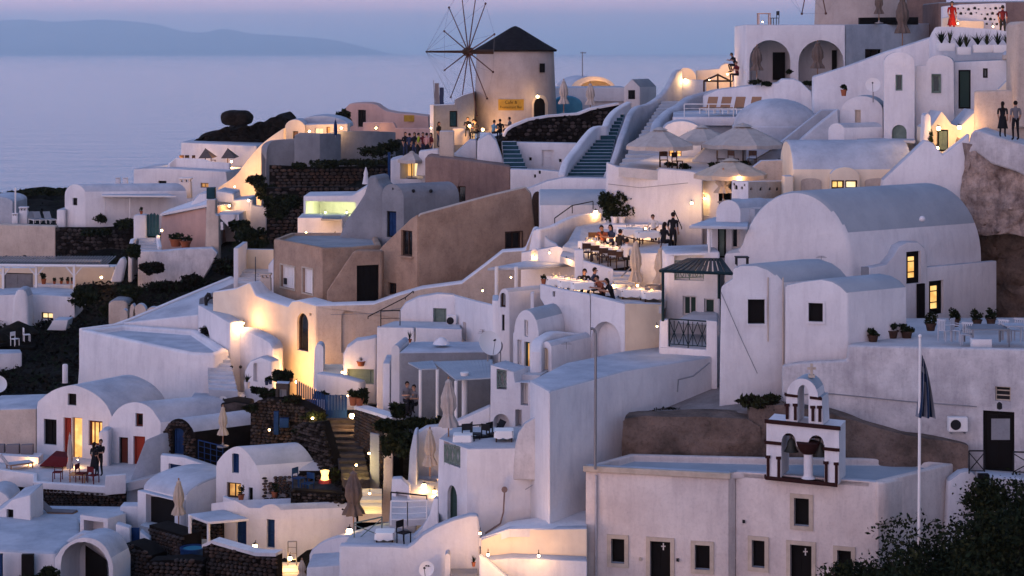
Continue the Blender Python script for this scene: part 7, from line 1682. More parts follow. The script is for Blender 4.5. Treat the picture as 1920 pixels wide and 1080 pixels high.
railing('low dark railing along the back of the cafe terrace', [W(850, 832, 79), W(900, 828, 80), W(938, 826, 80)], .7, 'iron', 1.2, 2)
for i, (u, v, rz) in enumerate(((878, 838, .3), (893, 834, 1.4), (905, 838, -.6), (925, 834, .9))): chair('black cafe chair, %s from the left on the small cafe terrace' % ('first', 'second', 'third', 'fourth')[i], W(u, v, 75.6 + .4 * i), rz, 'iron', group='cafe chairs')
lounger('dark reclining chair on the small cafe terrace', W(915, 836, 76.4), -1.2, 'wframe', 'c_black', 62, None)
for i, (u, v) in enumerate(((868, 836), (945, 828))): table('small cafe table at the %s of the small cafe terrace' % ('left', 'right')[i], W(u, v + 6, 75.6), .7, cloth='cloth', hgt=.6, group=None)
umbrella_closed('tall beige closed parasol at the cafe terrace corner', 841, 838, 76.4, 128, 'canvas_w', 27); umbrella_closed('brown closed parasol left of the cafe terrace', 806, 902, 78.6, 98, 'canvas', 20)
H('wall', 'white wall rising from left to right behind the tall closed parasol', 'wall', Pl(772, 81, 922, 80), [(770, 960), (775, 826), (783, 810), (800, 800), (838, 796), (880, 778), (920, 760), (922, 960)], Y0_(0, .5), bev=.08)
H('wall', 'curved white wall edge left of the brown closed parasol', 'wall', Pl(762, 79.5, 782, 79), [(762, 960), (768, 850), (775, 815), (782, 812), (782, 960)], Y0_(0, 1.5), wm='roof', bev=.08)
M['ledge'] = M['white']
plate('ledge', 'sloping pale ledge across the pink-lit block', 'ledge', [(898, 1010, 71.5), (955, 992, 71.2), (1100, 990, 71.4), (1100, 957, 74), (955, 978, 73.4)], .3, 'white')
H('wall', 'low orange-lit wall along the bottom below the sloping ledge', 'wall', Pl(898, 71.3, 1102, 71.2), [(900, 1200), (902, 1012), (955, 993), (1101, 991), (1101, 1200)], Y0_(0, .5), wm='cream', bev=.05)
H('wall', 'base ledge strip at the bottom edge of the picture', 'wall', Pl(898, 70.6, 1102, 70.4), [(898, 1200), (905, 1052), (960, 1046), (1101, 1052), (1101, 1200)], Y0_(0, .7), wm='white', bev=.05)
lamp('floodlight at the foot of the low orange-lit wall', 915, 1040, 69.6, 55, name='floodlight', r=.05); lamp('floodlight behind the curvy white wall', 900, 1000, 70.4, 75, name='floodlight', r=.05); lamp('floodlight near the church corner', 1010, 1042, 70.3, 26, name='floodlight', r=.05)
H('wall', 'curvy blue white wall rising in a wave to the right at the bottom', 'wall', Pl(636, 72.6, 900, 71.8), [(636, 1200), (636, 1022), (740, 1024), (764, 1026), (776, 1018), (792, 1002), (816, 988), (850, 974), (880, 966), (896, 966), (901, 1010), (902, 1200)], Y0_(0, .5), bev=.08)
H('wall', 'rounded cream wall behind the dark cushion chair', 'wall', Pl(768, 74.5, 822, 74), [(768, 1120), (772, 1008), (792, 988), (806, 964), (814, 934), (822, 934), (822, 1120)], Y0_(0, .5), wm='white', bev=.08)
plate('terrace', 'little railed terrace floor above the curvy wall', 'terrace', [(640, 1026, 72.8), (800, 1026, 72.8), (800, 1000, 75.4), (660, 1000, 75.4)], .3, 'deck')
railing('grey crossed railing on the little terrace above the curvy wall', [W(664, 1022, 74.6), W(716, 1010, 75.2)], .85, 'green', 1.0, style='cross')
chair('dark chair with black cushion against the rounded wall', W(757, 1020, 73.6), .9, 'c_black', group=None); table('little white cafe table by the crossed railing', W(722, 1022, 74), .7, cloth='cloth', hgt=.55, group=None)
slab('roof', 'blue white rounded roof end behind the crossed railing', 'house', [(668, 1000), (770, 1006), (770, 985), (690, 982)], 77, 2.5, bev=.25)
dish('white satellite dish with a printed mark at the bottom edge', 801, 1068, 71, 15, az=-.35, tilt=25, text=True)
H('wall', 'low rounded white pillar at the bottom edge', 'pillar', Pl(832, 70.9, 845, 70.9), [(834, 1180), (834, 1045)] + arc(834, 844, 1045, 1038, 6) + [(844, 1180)], Y0_(0, .6), bev=.04)
H('wall', 'curved white garden wall descending to the bottom edge', 'wall', Pl(898, 70.4, 975, 69.5), [(898, 1200), (898, 1040), (915, 1050), (940, 1072), (975, 1100), (975, 1200)], Y0_(0, .4), bev=.08)
pot('spiky dark plant at the bottom edge behind the little gate', 888, 1062, 70.6, 8, kind='spike', ph=2.0)
rs = thing('steps', 'grey steps at the bottom edge beside the white dish', 'steps', W(870, 1090, 70.4)); steps(rs, W(846, 1090, 69.6), W(895, 1090, 69.6), W(846, 1068, 71.4), W(895, 1068, 71.4), 3, 'grey')
plate('terrace', 'lamplit patio floor below the brown closed parasol', 'terrace', [(730, 975, 75.8), (822, 968, 75.6), (822, 900, 79.5), (735, 900, 79.5)], .3, 'deck')
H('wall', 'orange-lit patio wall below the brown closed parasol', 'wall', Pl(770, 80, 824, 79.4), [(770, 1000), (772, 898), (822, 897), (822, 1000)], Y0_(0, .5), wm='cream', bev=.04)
lamp('star-bright lamp on the orange-lit patio wall', 795, 911, 78.8, 40, r=.1); lamp('second patio lamp at the wall corner', 815, 922, 78.2, 22, r=.08)
rs = thing('steps', 'lamplit steps rising from the patio', 'steps', W(800, 955, 77)); steps(rs, W(783, 958, 76.6), W(818, 958, 76.6), W(783, 930, 79), W(818, 930, 79), 4, 'cream')
H('wall', 'white stair wall frame left of the patio', 'wall', Pl(734, 78, 780, 77.6), [(734, 1010), (735, 898), (752, 897), (768, 912), (768, 932), (780, 945), (780, 1010)], Y0_(0, .5), [win(742, 922, 764, 938, k='niche')], bev=.04)
railing('white pipe railing in front of the patio', [W(733, 985, 74.8), W(764, 986, 74.6), W(800, 984, 74.4)], .95, 'wframe', 1.1, 3); railing('black handrail over the patio', [W(733, 978, 75.2), W(800, 985, 74.6)], 1.15, 'iron', 3, 0)
H('wall', 'white wall with arched top above the sage green square hatch', 'wall', Pl(748, 95, 858, 94.4), [(748, 760), (748, 585), (760, 568), (785, 556), (820, 550), (850, 552), (858, 556), (858, 760)], Y0_(0, .5), [win(812, 578, 837, 607, leaf='green', fm='green', boards=1)], wm='white', bev=.06)
aircon('grey air conditioner beside the sage green hatch', 838, 592, 855, 611, 93.6)
plate('terrace', 'grey ledge terrace in front of the square hatch', 'terrace', [(712, 612, 92.6), (864, 616, 92.2), (860, 604, 94.4), (740, 602, 94.6)], .2, 'deck')
railing('small black frame railing on the grey ledge', [W(714, 612, 92.6), W(750, 611, 93)], .75, 'iron', 1.0, 1)
H('wall', 'white wall below the grey ledge, left piece', 'wall', Pl(706, 92.6, 782, 92.2), [(706, 780), (707, 613), (776, 614), (782, 780)], Y0_(0, .4), bev=.05)
H('wall', 'white wall below the grey ledge, right piece', 'wall', Pl(780, 91.6, 868, 91.4), [(776, 780), (780, 614), (866, 617), (868, 780)], Y0_(0, .4), bev=.05)
pot('spiky aloe on the white ledge', 768, 642, 91, 6, kind='spike', ph=3.0, wf=1.5)
H('wall', 'tall white wall with two narrow dark openings right of the hatch', 'wall', Pl(850, 94.6, 925, 88.4), [(850, 780), (851, 553), (895, 565), (924, 572), (925, 780)], Y0_(0, .5), [win(868, 604, 874, 639, k='hole'), win(903, 619, 909, 631, k='hole')], bev=.06)
root, z = slab('house', 'flat-roofed white house, porch shade in its grey wall, behind the slatted awnings', 'house', [(748, 660), (922, 658), (900, 640), (770, 640)], 86.5, 4.5, wm='grey', bev=.12)  # grey wall colour carries the shade under the awnings
H('wall', 'slim round-headed white pillar at the left of the flat-roofed house', 'pillar', Pl(733, 87, 750, 87), [(733, 780), (734, 658)] + arc(734, 749, 658, 647, 8) + [(750, 780)], Y0_(.3, 2.5), bev=.05)
r = thing('decoration', 'small jagged white plaster ornament on the flat roof', 'ornament', W(822, 645, 88)); bm = bmesh.new(); add_lathe(bm, W(828, 645, 88), [(.4, 0), (.3, .15), (.1, .3)], n=12); add_tube(bm, W(815, 646, 88), W(818, 634, 88), .10, .02, n=6); obj('mound', bm, 'white', r)
for i, (P_, l) in enumerate((([(765, 682, 84.5), (788, 694, 82.6), (820, 693, 82.6), (812, 678, 85.6)], 'narrow pale slatted awning'), ([(812, 680, 85.2), (855, 714, 80.8), (924, 710, 80.4), (924, 676, 85.4)], 'wide pale slatted awning sloping to the front'))):
    r = thing('awning', l + ' of the flat-roofed house', 'awning', W(*P_[0])); a, b, c, d = [W(*x) for x in P_]; n = 6 if i == 0 else 16
    for j in range(n):
        q0, q1 = a.lerp(d, j / n), a.lerp(d, (j + .93) / n); e0, e1 = b.lerp(c, j / n), b.lerp(c, (j + .93) / n); bm = bmesh.new(); f = bm.faces.new([bm.verts.new(x) for x in (q0, e0, e1, q1)]); g = bmesh.ops.extrude_face_region(bm, geom=[f])
        for v in [x for x in g['geom'] if isinstance(x, bmesh.types.BMVert)]: v.co.z += .05
        obj('slat', bm, 'roof_blue', r, 0)
    for p in (b, c): bm = bmesh.new(); add_tube(bm, p - Z3((0, 0, 2.3)), p, .07, n=8); obj('post', bm, 'wframe', r)
bm = bmesh.new(); a = W(871, 782, 81.5); add_lathe(bm, a, [(.14, 0), (.12, .1), (.12, 1.7), (.18, 1.8), (.18, 1.9)], n=12); props(obj('column', bm, 'wframe', None), 'round white column in front of the shaded porch', 'column')
H('pillar', 'broad grey white pillar at the left of the shaded porch', 'pillar', Pl(716, 88, 732, 88), [(717, 820), (718, 681), (731, 681), (731, 820)], Y0_(0, 2.5), bev=.05)
lamp('tiny lamp glinting in the dark planting', 810, 789, 82, 5, r=.05)
for i, (u, v, Y, a, b, n) in enumerate(((752, 778, 83.5, 44, 24, 700), (735, 806, 83, 66, 18, 900), (785, 800, 82, 60, 14, 800), (770, 828, 81.5, 74, 16, 800), (830, 800, 81.5, 60, 18, 500), (895, 790, 81.5, 50, 14, 400), (677, 752, 89, 26, 22, 350), (740, 850, 80.5, 60, 40, 900))): shrub('dark leafy bush in the shaded porch garden, %s' % ('tall left', 'low left', 'centre', 'front', 'behind the parasol', 'right end', 'beside the terracotta pots', 'hanging below the porch')[i], u, v, Y, a, b, n=n, size=.22, group='bushes of the shaded porch garden')
for i, (u, v) in enumerate(((674, 762), (662, 760))): pot('terracotta pot by the blue gate, %s' % ('right', 'left')[i], u, v, 88.5, 16, ph=.9)
for i, (u, v) in enumerate(((762, 772), (778, 778))): person('person in dark clothes sitting in the shaded porch garden, %s one' % ('left', 'right')[i], u, v, 82.8, 'sit', 'c_grey', 'c_black', rz=(.5, -.6)[i], group=None)

lamp('unseen lamp added below the picture edge for the amber wall wash', 930, 1112, 68.6, 60, r=.08)  # out-of-view lamp added to warm the walls above it

for i, (u, v, Y, h) in enumerate(((905, 640, 86, 22), (1062, 655, 79.6, 14), (1540, 490, 80, 10), (690, 365, 112.5, 14))):
    r = thing('aerial', 'thin rooftop aerial ' + ('behind the grey satellite dish', 'on the lower curved-roof wing', 'on the double house before the big vault', 'on the horn-shaped chimney flank')[i], 'aerial', W(u, v, Y)); a = W(u, v, Y); b = W(u, v - h, Y); bm = bmesh.new(); add_tube(bm, a, b, .012, n=5); obj('mast', bm, 'metal', r)
    for j in range(3): bm = bmesh.new(); c = a.lerp(b, .7 + j * .14); add_tube(bm, c - Z3((.22 - j * .05, 0, 0)), c + Z3((.22 - j * .05, 0, 0)), .008, n=4); obj('rod', bm, 'metal', r)
for l, P in (('cable sagging down the white front of the square-windowed house', ((1352, 548, 76.9), (1392, 640, 76.85), (1420, 700, 76.8))), ('cable looped along the base of the tall smooth retaining wall', ((1140, 345, 99.2), (1200, 352, 98.6), (1290, 343, 97.6))), ('pipe running down the pink-lit terrace block', ((1008, 850, 74.2), (1006, 905, 74.0), (985, 918, 74.0))), ('cable across the long pale pink-lit wall', ((620, 590, 100.9), (700, 588, 101.1), (790, 570, 101.2)))):
    bm = bmesh.new(); add_path(bm, [W(*q) for q in P], .016, 5); props(obj('cable', bm, 'grey', None), l, 'cable')
# ================================================================== lower left
H('house', 'cream pink-washed wall with flat blue roof at the left edge beside the lit doorway', 'house', Pl(-40, 99, 70, 98), [(-40, 980), (-40, 768), (68, 765), (69, 980)], Y0_(0, 4.2), wm='tan', bev=.08)
pl = Pl(69, 97.8, 210, 96.2)
H('house', 'white vaulted house with open lamplit doorway and red door leaf', 'house', pl, [(69, 960), (69, 764)] + smoothcurve([(71, 753, 0), (97, 733, 0), (127, 723, 0), (150, 725, 0), (180, 740, 0), (200, 760, 0), (210, 782, 0)], 3) and
  [(69, 960), (69, 764)] + [(a, b) for a, b, c in smoothcurve([(71, 753, 0), (97, 733, 0), (127, 723, 0), (150, 725, 0), (180, 740, 0), (200, 760, 0), (210, 782, 0)], 3)] + [(210, 960)], Y0_(2.2, 3.2),
  [win(127, 738, 143, 760, gm='dark', fm='dark', fw=.03), win(82, 786, 106, 834, gm='dark', fm='dark', fw=.04, mull=1), dict(u0=135, u1=154, v0=783, v1=868, k='door', gm='lit', fm='lwood', fw=.05, mull=0), dict(u0=119, u1=134, v0=783, v1=868, k='door', leaf='red', fm='red', boards=1), win(166, 789, 192, 836, gm='lit', fm='rbrown', fw=.10, mull=2)], bev=.08)
lamp('warm light just outside the open lamplit doorway', 146, 862, 95.0, 35, r=.03)
H('house', 'white vaulted house with brown and red doors and small upper window', 'house', Pl(205, 95.8, 302, 95), [(205, 960), (205, 794)] + [(a, b) for a, b, c in smoothcurve([(207, 786, 0), (217, 770, 0), (233, 758, 0), (257, 754, 0), (280, 763, 0), (293, 780, 0), (301, 792, 0)], 3)] + [(302, 960)], Y0_(3.4, 1.8),
  [win(254, 775, 268, 800, gm='dark', fm='rbrown', fw=.08), door(223, 820, 240, 872, leaf='rbrown', boards=1), door(250, 818, 272, 872, leaf='red', fm='red', boards=1)], bev=.08)
H('wall', 'narrow white pier between the two vaulted houses', 'pillar', Pl(184, 95, 206, 95), [(184, 920), (185, 812), (190, 806), (204, 806), (205, 920)], Y0_(0, 1.0), bev=.08)
plate('terrace', 'paved terrace in front of the two vaulted houses', 'terrace', [(-40, 880, 93.6), (63, 890, 93), (63, 906, 92), (200, 914, 91.8), (300, 892, 92.4), (300, 866, 96), (-40, 846, 98.4)], .4, 'deck')
ribbon('parapet', 'white stepped parapet edging the paved terrace', 'parapet', [(-40, 876, 93.2), (62, 889, 92.8), (63, 904, 91.7), (196, 913, 91.4), (198, 893, 91.4), (236, 890, 91.6)], .3, [.7, .7, .3, .3, .9, .9], 'white', bev=.04)
stonewall('dark lava stone wall under the terrace parapet, left part', [(-30, 880), (63, 893)], Pl(-30, 93.65, 63, 93.15), None, 37.5, size=.22, seed=21, th=.4)
stonewall('dark lava stone wall under the terrace parapet, right part', [(62, 907), (197, 917), (234, 912)], Pl(62, 92.0, 234, 91.9), None, 36.8, size=.22, seed=22, th=.4)
r = thing('bench', 'built-in bench with grey cushions at the left edge', 'bench', W(35, 862, 95.4)); pl = Pl(-20, 95.8, 70, 95.4)
bm = prism(pl, [pl.sz(*x) for x in ((-30, 880), (-30, 852), (72, 858), (72, 880))], Y0_(0, 1.0)); obj('seat', bm, 'white', r)
for a, b in ((-24, 0), (2, 28), (30, 54)): bm = prism(pl, [pl.sz(*x) for x in ((a, 856), (a, 838), (b, 837), (b, 857))], Y0_(0, .3), off=-.5); bevel(bm, .06); obj('cushion', bm, 'c_grey', r)
r = lounger('armchair draped with a pale blue throw on the left terrace', W(26, 882, 94.2), 2.2, 'lwood', 'c_bluepale' if 0 else 'roof', 55, None)
r = thing('mattress', 'dark red floor mattress folded beside the lit doorway', 'mattress', W(100, 876, 94.4)); bm = prism(Pl(70, 94.4, 130, 94.2), [Pl(70, 94.4, 130, 94.2).sz(*x) for x in ((72, 875), (95, 854), (126, 858), (126, 876))], Y0_(0, 1.2)); bevel(bm, .05); obj('cushion', bm, 'c_maroon', r)
umbrella_closed('slim white closed parasol on the left terrace', 131, 906, 92.6, 92, 'canvas_w', 9)
for i, (u, v) in enumerate(((108, 902), (152, 904), (175, 908))): chair('terrace chair with red seat near the slim parasol, %s' % ('left', 'middle', 'right')[i], W(u, v, 92.4), i * 1.3, 'c_maroon', group='red terrace chairs')
table('low terrace table beside the slim white parasol', W(148, 905, 92.6), .8, cloth=None, m='lwood', hgt=.45)
H('wall', 'blue white wall slanting down beside the red door', 'wall', Pl(228, 92.2, 306, 93.4), [(228, 1010), (233, 930), (252, 876), (272, 824), (302, 812), (308, 850), (306, 1010)], Y0_(.3, .4), wm='roof', bev=.08)
pl = Pl(302, 94, 368, 93.2); arch_ = [(302, 862), (303, 835)] + arc(304, 366, 830, 786, 14) + [(368, 862)]
H('house', 'dark stone-fronted vault with blue door and white barrel roof', 'house', pl, [(302, 940), (303, 835)] + arc(304, 366, 830, 784, 14) + [(368, 940)], Y0_(3.4, 2.5), [win(325, 803, 344, 852, leaf='blue', fm='blue', k='door', boards=2, arch=True, rise=.5)], wm='mortar', rm='roof', bev=.03)
sh = [o for o in bpy.data.objects if o.get('label', '').startswith('dark stone-fronted')][0]
def archmask(pl, u0, u1, vs, vt):
    a, b = pl.sz(u0, vs), pl.sz(u1, vs); t = pl.sz((u0 + u1) / 2, vt)[1]; c = (a[0] + b[0]) / 2; w_ = (b[0] - a[0]) / 2; h = t - a[1]
    return lambda q, z: abs(q - c) < w_ and (z < a[1] or ((q - c) / w_) ** 2 + ((z - a[1]) / h) ** 2 < .9)
mk = archmask(pl, 304, 366, 830, 786); dq = (pl.sz(323, 850)[0], pl.sz(346, 850)[0])
stones_on(pl, 304, 786, 366, 870, sh, .2, seed=31, mask=lambda q, z: mk(q, z) and not (dq[0] < q < dq[1] and z < Zof(800, 93.6)), m=('stone', 'stone2'))
railing('blue painted fence beside the stone vault', [W(372, 868, 92.6), W(418, 880, 91.4)], 1.1, 'blue', .5, 3)
H('wall', 'white sloping wall band below the stone vault with a blue window', 'wall', Pl(300, 92, 412, 89.8), [(300, 1000), (301, 853), (343, 857), (404, 877), (410, 882), (412, 1000)], Y0_(0, .5), [win(316, 871, 345, 886, leaf='blue', fm='blue', boards=2)], bev=.05)
umbrella_closed('closed parasol in front of the white barrel roof', 418, 838, 91.6, 76, 'canvas', 15)
dish('small pale dish behind the closed parasol', 418, 752, 98, 9, az=.3); dish('small pale dish beside the terrace plant', 455, 748, 98, 9, az=.9)
H('house', 'cluttered white box wall below the winding steps', 'wall', Pl(395, 97, 470, 96), [(395, 860), (397, 760), (440, 752), (470, 757), (470, 860)], Y0_(0, 1.5), wm='stone2', rm='mortar')
r = vault_x('white vault with deep dark alcove and rounded mauve end wall', 268, 348, 88, 915, 868, 1010, D=4.3, wm='white', Yr=86.0)
pl = Pl(268, 88, 348, 86); H('x', 'x', 'x', pl, [(268, 1010), (268, 917), (348, 937), (348, 1010)], pl.n * -.3, [win(284, 930, 338, 984, k='void')], parent=r, off=.32, bev=.04, reveal=.28)
bm = bmesh.new(); bm.faces.new([bm.verts.new(pl.W(u, v, .06)) for u, v in ((285, 982), (337, 984), (337, 934), (285, 930))]); obj('opening', bm, 'dark', r, 0)  # flat black sheet stands for the shade inside the alcove
H('wall', 'white low wall left of the dark alcove', 'wall', Pl(222, 89, 285, 88), [(222, 1040), (225, 948), (268, 948), (268, 930), (285, 930), (285, 1040)], Y0_(0, .8), [win(218, 976, 224, 980, k='niche')] and [], bev=.06)
umbrella_closed('beige closed parasol standing before the dark alcove', 335, 992, 84.6, 92, 'canvas', 19)
plate('terrace', 'small terrace under the beige closed parasol', 'terrace', [(262, 985, 86), (345, 1004, 84), (352, 985, 86.4), (280, 975, 88.4)], .4, 'deck')
pl = Pl(405, 86.8, 489, 86)
H('house', 'white vault with a single tall blue shutter and double curved roof', 'house', pl, [(405, 1010), (405, 876)] + [(a, b) for a, b, c in smoothcurve([(407, 866, 0), (423, 847, 0), (443, 837, 0), (459, 844, 0), (476, 866, 0), (488, 892, 0)], 4)] + [(489, 1010)], Y0_(2.5, .9),
  [win(435, 850, 448, 887, leaf='blue', fm='blue', boards=1, arch=True, rise=.3), win(425, 905, 452, 934, gm='lit_soft', fm='wood'), win(466, 914, 474, 944, gm='dark', fm='dark')], bev=.07)
r2 = vault_x('lower continuation vault behind the blue shuttered house', 540, 612, 86.6, 890, 838, 1000, D=3.8, wm='mortar')
stones_on(Pl(490, 86.2, 612, 86.6), 490, 896, 612, 950, r2, .2, off=.1, seed=33)
pl = Pl(486, 86.1, 614, 86.5)
for i, (u, v) in enumerate(((452, 935), (515, 930))): pot('round dark potted bush beside the blue shuttered house, ' + ('left', 'right')[i], u, v + 2, 85.2, 10, ph=1.9, wf=1.3)
H('wall', 'white sloping wall in front of the blue shuttered house', 'wall', Pl(417, 85.6, 492, 84.4), [(417, 1040), (418, 931), (455, 944), (492, 952), (492, 1040)], Y0_(0, .3), bev=.04)
pl = Pl(395, 83.8, 536, 82.6)
H('house', 'white house with two blue doors and a curved roof, lamps at its foot', 'house', pl, [(395, 1120), (396, 944), (440, 938), (466, 952), (488, 952)] + [(a, b) for a, b, c in smoothcurve([(494, 948, 0), (509, 945, 0), (522, 951, 0), (532, 968, 0), (536, 978, 0)], 3)] + [(536, 1120)], Y0_(3.0, .5),
  [door(443, 976, 462, 1028, leaf='blue', fm='blue', boards=2), door(500, 974, 515, 1027, leaf='blue', fm='blue', boards=1)], bev=.06)
slab('awning', 'flat pale awning beside the first blue door', 'awning', [(352, 964), (390, 978), (466, 972), (420, 955)], 82.8, .12, bev=.02)
for u, v0, v1 in ((356, 966, 1042), (391, 980, 1022)): bm = bmesh.new(); add_tube(bm, W(u, v1 + 6, 81.8), W(u, v0, 81.8), .07, n=8); props(obj('post', bm, 'wframe', None), 'white awning post, ' + ('far left one' if u == 356 else 'the one nearer the blue door'), 'post')
stonewall('dark stone wall in the shade of the flat awning', [(360, 975), (416, 982)], Pl(360, 84, 416, 83.4), None, 36.5, size=.21, seed=41, th=.3)
stonewall('brown stone retaining wall at the bottom, left of the blue tub', [(280, 984), (343, 1004)], Pl(280, 83, 343, 81.4), None, 35, size=.24, seed=42, th=1)
stonewall('round-topped brown stone wall at the bottom left', [(218, 1024), (240, 1018), (262, 1026), (282, 1042)], Pl(218, 81.6, 282, 80.6), None, 34.5, size=.24, seed=43, th=1)
stonewall('curved brown stone wall with white coping below the first blue door', [(380, 1026), (398, 1018), (440, 1030), (480, 1041), (518, 1042)], Pl(380, 80, 518, 78.6), None, 34.8, size=.24, seed=44, th=.5, top='white')
stonewall('brown stone wall along the bottom edge under the blue tub', [(280, 1052), (345, 1048), (380, 1052)], Pl(280, 79.8, 382, 79.4), None, 34.5, size=.24, seed=45, th=.8)
r = thing('hot_tub', 'small blue-rimmed plunge tub with pale water', 'tub', W(362, 1045, 80.8)); bm = bmesh.new(); a = W(362, 1046, 81); add_lathe(bm, a, [(.5, 0), (.56, .45), (.46, .45), (.44, .38)], n=20); obj('tub', bm, 'blue', r)
bm = bmesh.new(); add_lathe(bm, (a.x, a.y, a.z + .36), [(.46, 0), (.46, .04)], n=20); obj('water', bm, 'pool', r)
plate('terrace', 'cream paved corner beside the blue-rimmed tub', 'terrace', [(340, 1050, 80.6), (400, 1040, 80.6), (396, 1012, 83), (345, 1008, 83.4)], .3, 'cream')
for u, v, Y, w_, l in ((478, 1024, 81.2, 22, 'beside the tall blue door'), (543, 1047, 80.8, 34, 'low on the pink side wall'), (655, 996, 78.6, 40, 'glaring at the grey closed parasol'), (660, 780, 89.6, 60, 'glaring on top of the stair wall')): lamp('star-bright lamp ' + l, u, v, Y, w_, r=.13 if v in (996, 780) else .1)
railing('thin metal ladder rail on the pink side wall', [W(540, 1060, 80.6), W(556, 1060, 80.4)], 1.0, 'metal', .4, 3)
rs = thing('steps', 'lamplit steps at the bottom edge below the side wall', 'steps', W(545, 1080, 79.6)); steps(rs, W(512, 1092, 78.8), W(568, 1092, 78.8), W(518, 1056, 81.4), W(562, 1056, 81.4), 4, 'cream')
umbrella_closed('small closed parasol cut by the bottom edge', 566, 1094, 78.6, 44, 'canvas', 13)
H('house', 'big smooth white roof dome low beside the grey closed parasol', 'house', Pl(576, 78.6, 660, 77.8), [(576, 1160), (577, 1040)] + [(a, b) for a, b, c in smoothcurve([(582, 1030, 0), (600, 1016, 0), (625, 1006, 0), (656, 1003, 0)], 3)] + [(660, 1160)], Y0_(2, 2.5), [win(577, 1034, 581, 1042, k='hole')] and [], bev=.12)
H('house', 'low white wing at the bottom edge left of the curvy wall', 'house', Pl(572, 76.5, 642, 75.8), [(572, 1180), (575, 1062), (640, 1058), (642, 1180)], Y0_(0, 2), bev=.08)
umbrella_closed('tall grey brown closed parasol at the foot of the lit stairs', 663, 1000, 79.6, 118, 'canvas_g', 30)
rs = thing('stairs', 'dark stone staircase with lamplit lowest steps between rubble walls', 'stairs', W(650, 905, 86)); steps(rs, W(645, 905, 83.5), W(694, 905, 83.5), W(612, 783, 91), W(668, 783, 91), 11, 'stone2')
lamp('yellow step light at the foot of the dark staircase', 668, 872, 84.2, 55, col=(1, .72, .22), r=.05); lamp('yellow light raking the stone wall beside the stairs', 692, 850, 84.9, 18, col=(1, .68, .22), r=.05); lamp('yellow step light on the lower landing', 693, 925, 80.6, 40, col=(1, .72, .22), r=.05)
rs = thing('steps', 'yellow-lit landing steps right of the grey brown parasol', 'steps', W(690, 960, 81)); steps(rs, W(672, 968, 80), W(716, 968, 80), W(672, 918, 83), W(716, 918, 83), 4, 'cream')
stonewall('tall rubble wall with white coping right of the dark staircase', [(666, 766), (700, 776), (736, 788)], Pl(666, 88.4, 736, 84.2), None, 36.0, size=.21, seed=51, th=.5, top='white')
H('pillar', 'tall lavender pillar at the end of the rubble stair wall', 'pillar', Pl(718, 83.6, 737, 83.4), [(714, 1010), (719, 900), (720, 790), (737, 790), (736, 900), (740, 1010)], Y0_(0, .4), wm='tan', bev=.03)
H('panel', 'two tall grey door panels leaning by the rubble stair wall', 'door', Pl(692, 84.4, 712, 84), [(693, 960), (694, 812), (711, 815), (711, 960)], Y0_(0, .2), wm='grey', rm='grey', bev=.02)
stonewall('rubble bank left of the dark staircase', [(548, 800), (572, 792), (604, 790), (622, 850), (640, 905)], Pl(548, 88.6, 642, 85.4), None, 36.2, size=.22, seed=52, th=.4, m='mortar', sm=('dark_stone', 'stone2'))
stonewall('brown rubble terrace wall with blue hatch below the potted garden', [(470, 758), (500, 745), (530, 748), (575, 765), (600, 782)], Pl(470, 92.6, 600, 91.2), None, 37.6, size=.23, seed=53, th=1, sm=('stone', 'stone2'))
lamp('yellow garden lamp in the bush above the dark wall', 586, 784, 89.8, 40, col=(1, .75, .3), r=.06); lamp('orange lamp low behind the white barrel roof', 505, 806, 90.4, 30, col=(1, .6, .2), r=.05)
for i, (u0, v0, u1, v1, Y) in enumerate(((513, 772, 522, 815, 91.4), (524, 784, 541, 802, 91.3))): H('door' if i == 0 else 'hatch', 'blue ' + ('door' if i == 0 else 'hatch') + ' set in the brown rubble terrace wall', 'door', Pl(u0, Y, u1, Y), [(u0, v1), (u0, v0), (u1, v0), (u1, v1)], Y0_(0, .2), wm='blue', rm='blue', bev=.01)
rg = thing('gate', 'deep blue plank gate at the head of the dark staircase', 'gate', W(630, 782, 90.2)); pg = Pl(610, 90.4, 652, 90)
for k_ in range(7):
    u0 = 611 + k_ * 5.7; bm = prism(pg, [pg.sz(a, b) for a, b in ((u0, 784), (u0, 741 - (k_ % 2)), (u0 + 5.2, 741), (u0 + 5.2, 784))], Y0_(0, .06)); obj('board', bm, 'blue', rg, 0)
fn = thing('fence', 'deep blue picket fence sloping down to the plank gate', 'fence', W(585, 755, 91.6)); pg = Pl(555, 92.6, 612, 90.8)
for k_ in range(14):
    u0 = 556 + k_ * 4; v = 715 + k_ * 2.1; bm = prism(pg, [pg.sz(a, b) for a, b in ((u0, v + 26), (u0, v), (u0 + 1.5, v - 3), (u0 + 3, v), (u0 + 3, v + 26))], Y0_(0, .05)); obj('picket', bm, 'blue', fn, 0)
H('cabinet', 'grey stone niche cabinet beside the blue picket fence', 'cabinet', Pl(516, 92.4, 542, 92.2), [(516, 756), (517, 718), (541, 719), (541, 756)], Y0_(0, .6), [win(522, 730, 537, 752, gm='grey', fm='grey')], wm='stone2', bev=.03)
for i, (u, v, Y, a, b, n) in enumerate(((530, 712, 93.6, 40, 20, 500), (505, 745, 92.8, 40, 14, 400), (548, 752, 91.8, 40, 10, 300), (590, 786, 90, 44, 14, 500), (485, 735, 94, 30, 10, 250), (602, 745, 92, 30, 12, 250), (470, 770, 92, 30, 10, 250), (570, 815, 88.4, 50, 18, 400), (620, 900, 84.8, 40, 22, 500))): shrub('dark garden plant by the blue fence, ' + ('highest, against the cream wall', 'left by the cabinet', 'in front of the fence', 'lit yellow above the dark wall', 'far left on the bank', 'beside the plank gate', 'lowest left', 'hanging over the dark wall', 'at the stair foot')[i], u, v, Y, a, b, n=n, size=.2, mats=('leaf2', 'leaf') if i == 3 else ('leaf', 'scrub'))
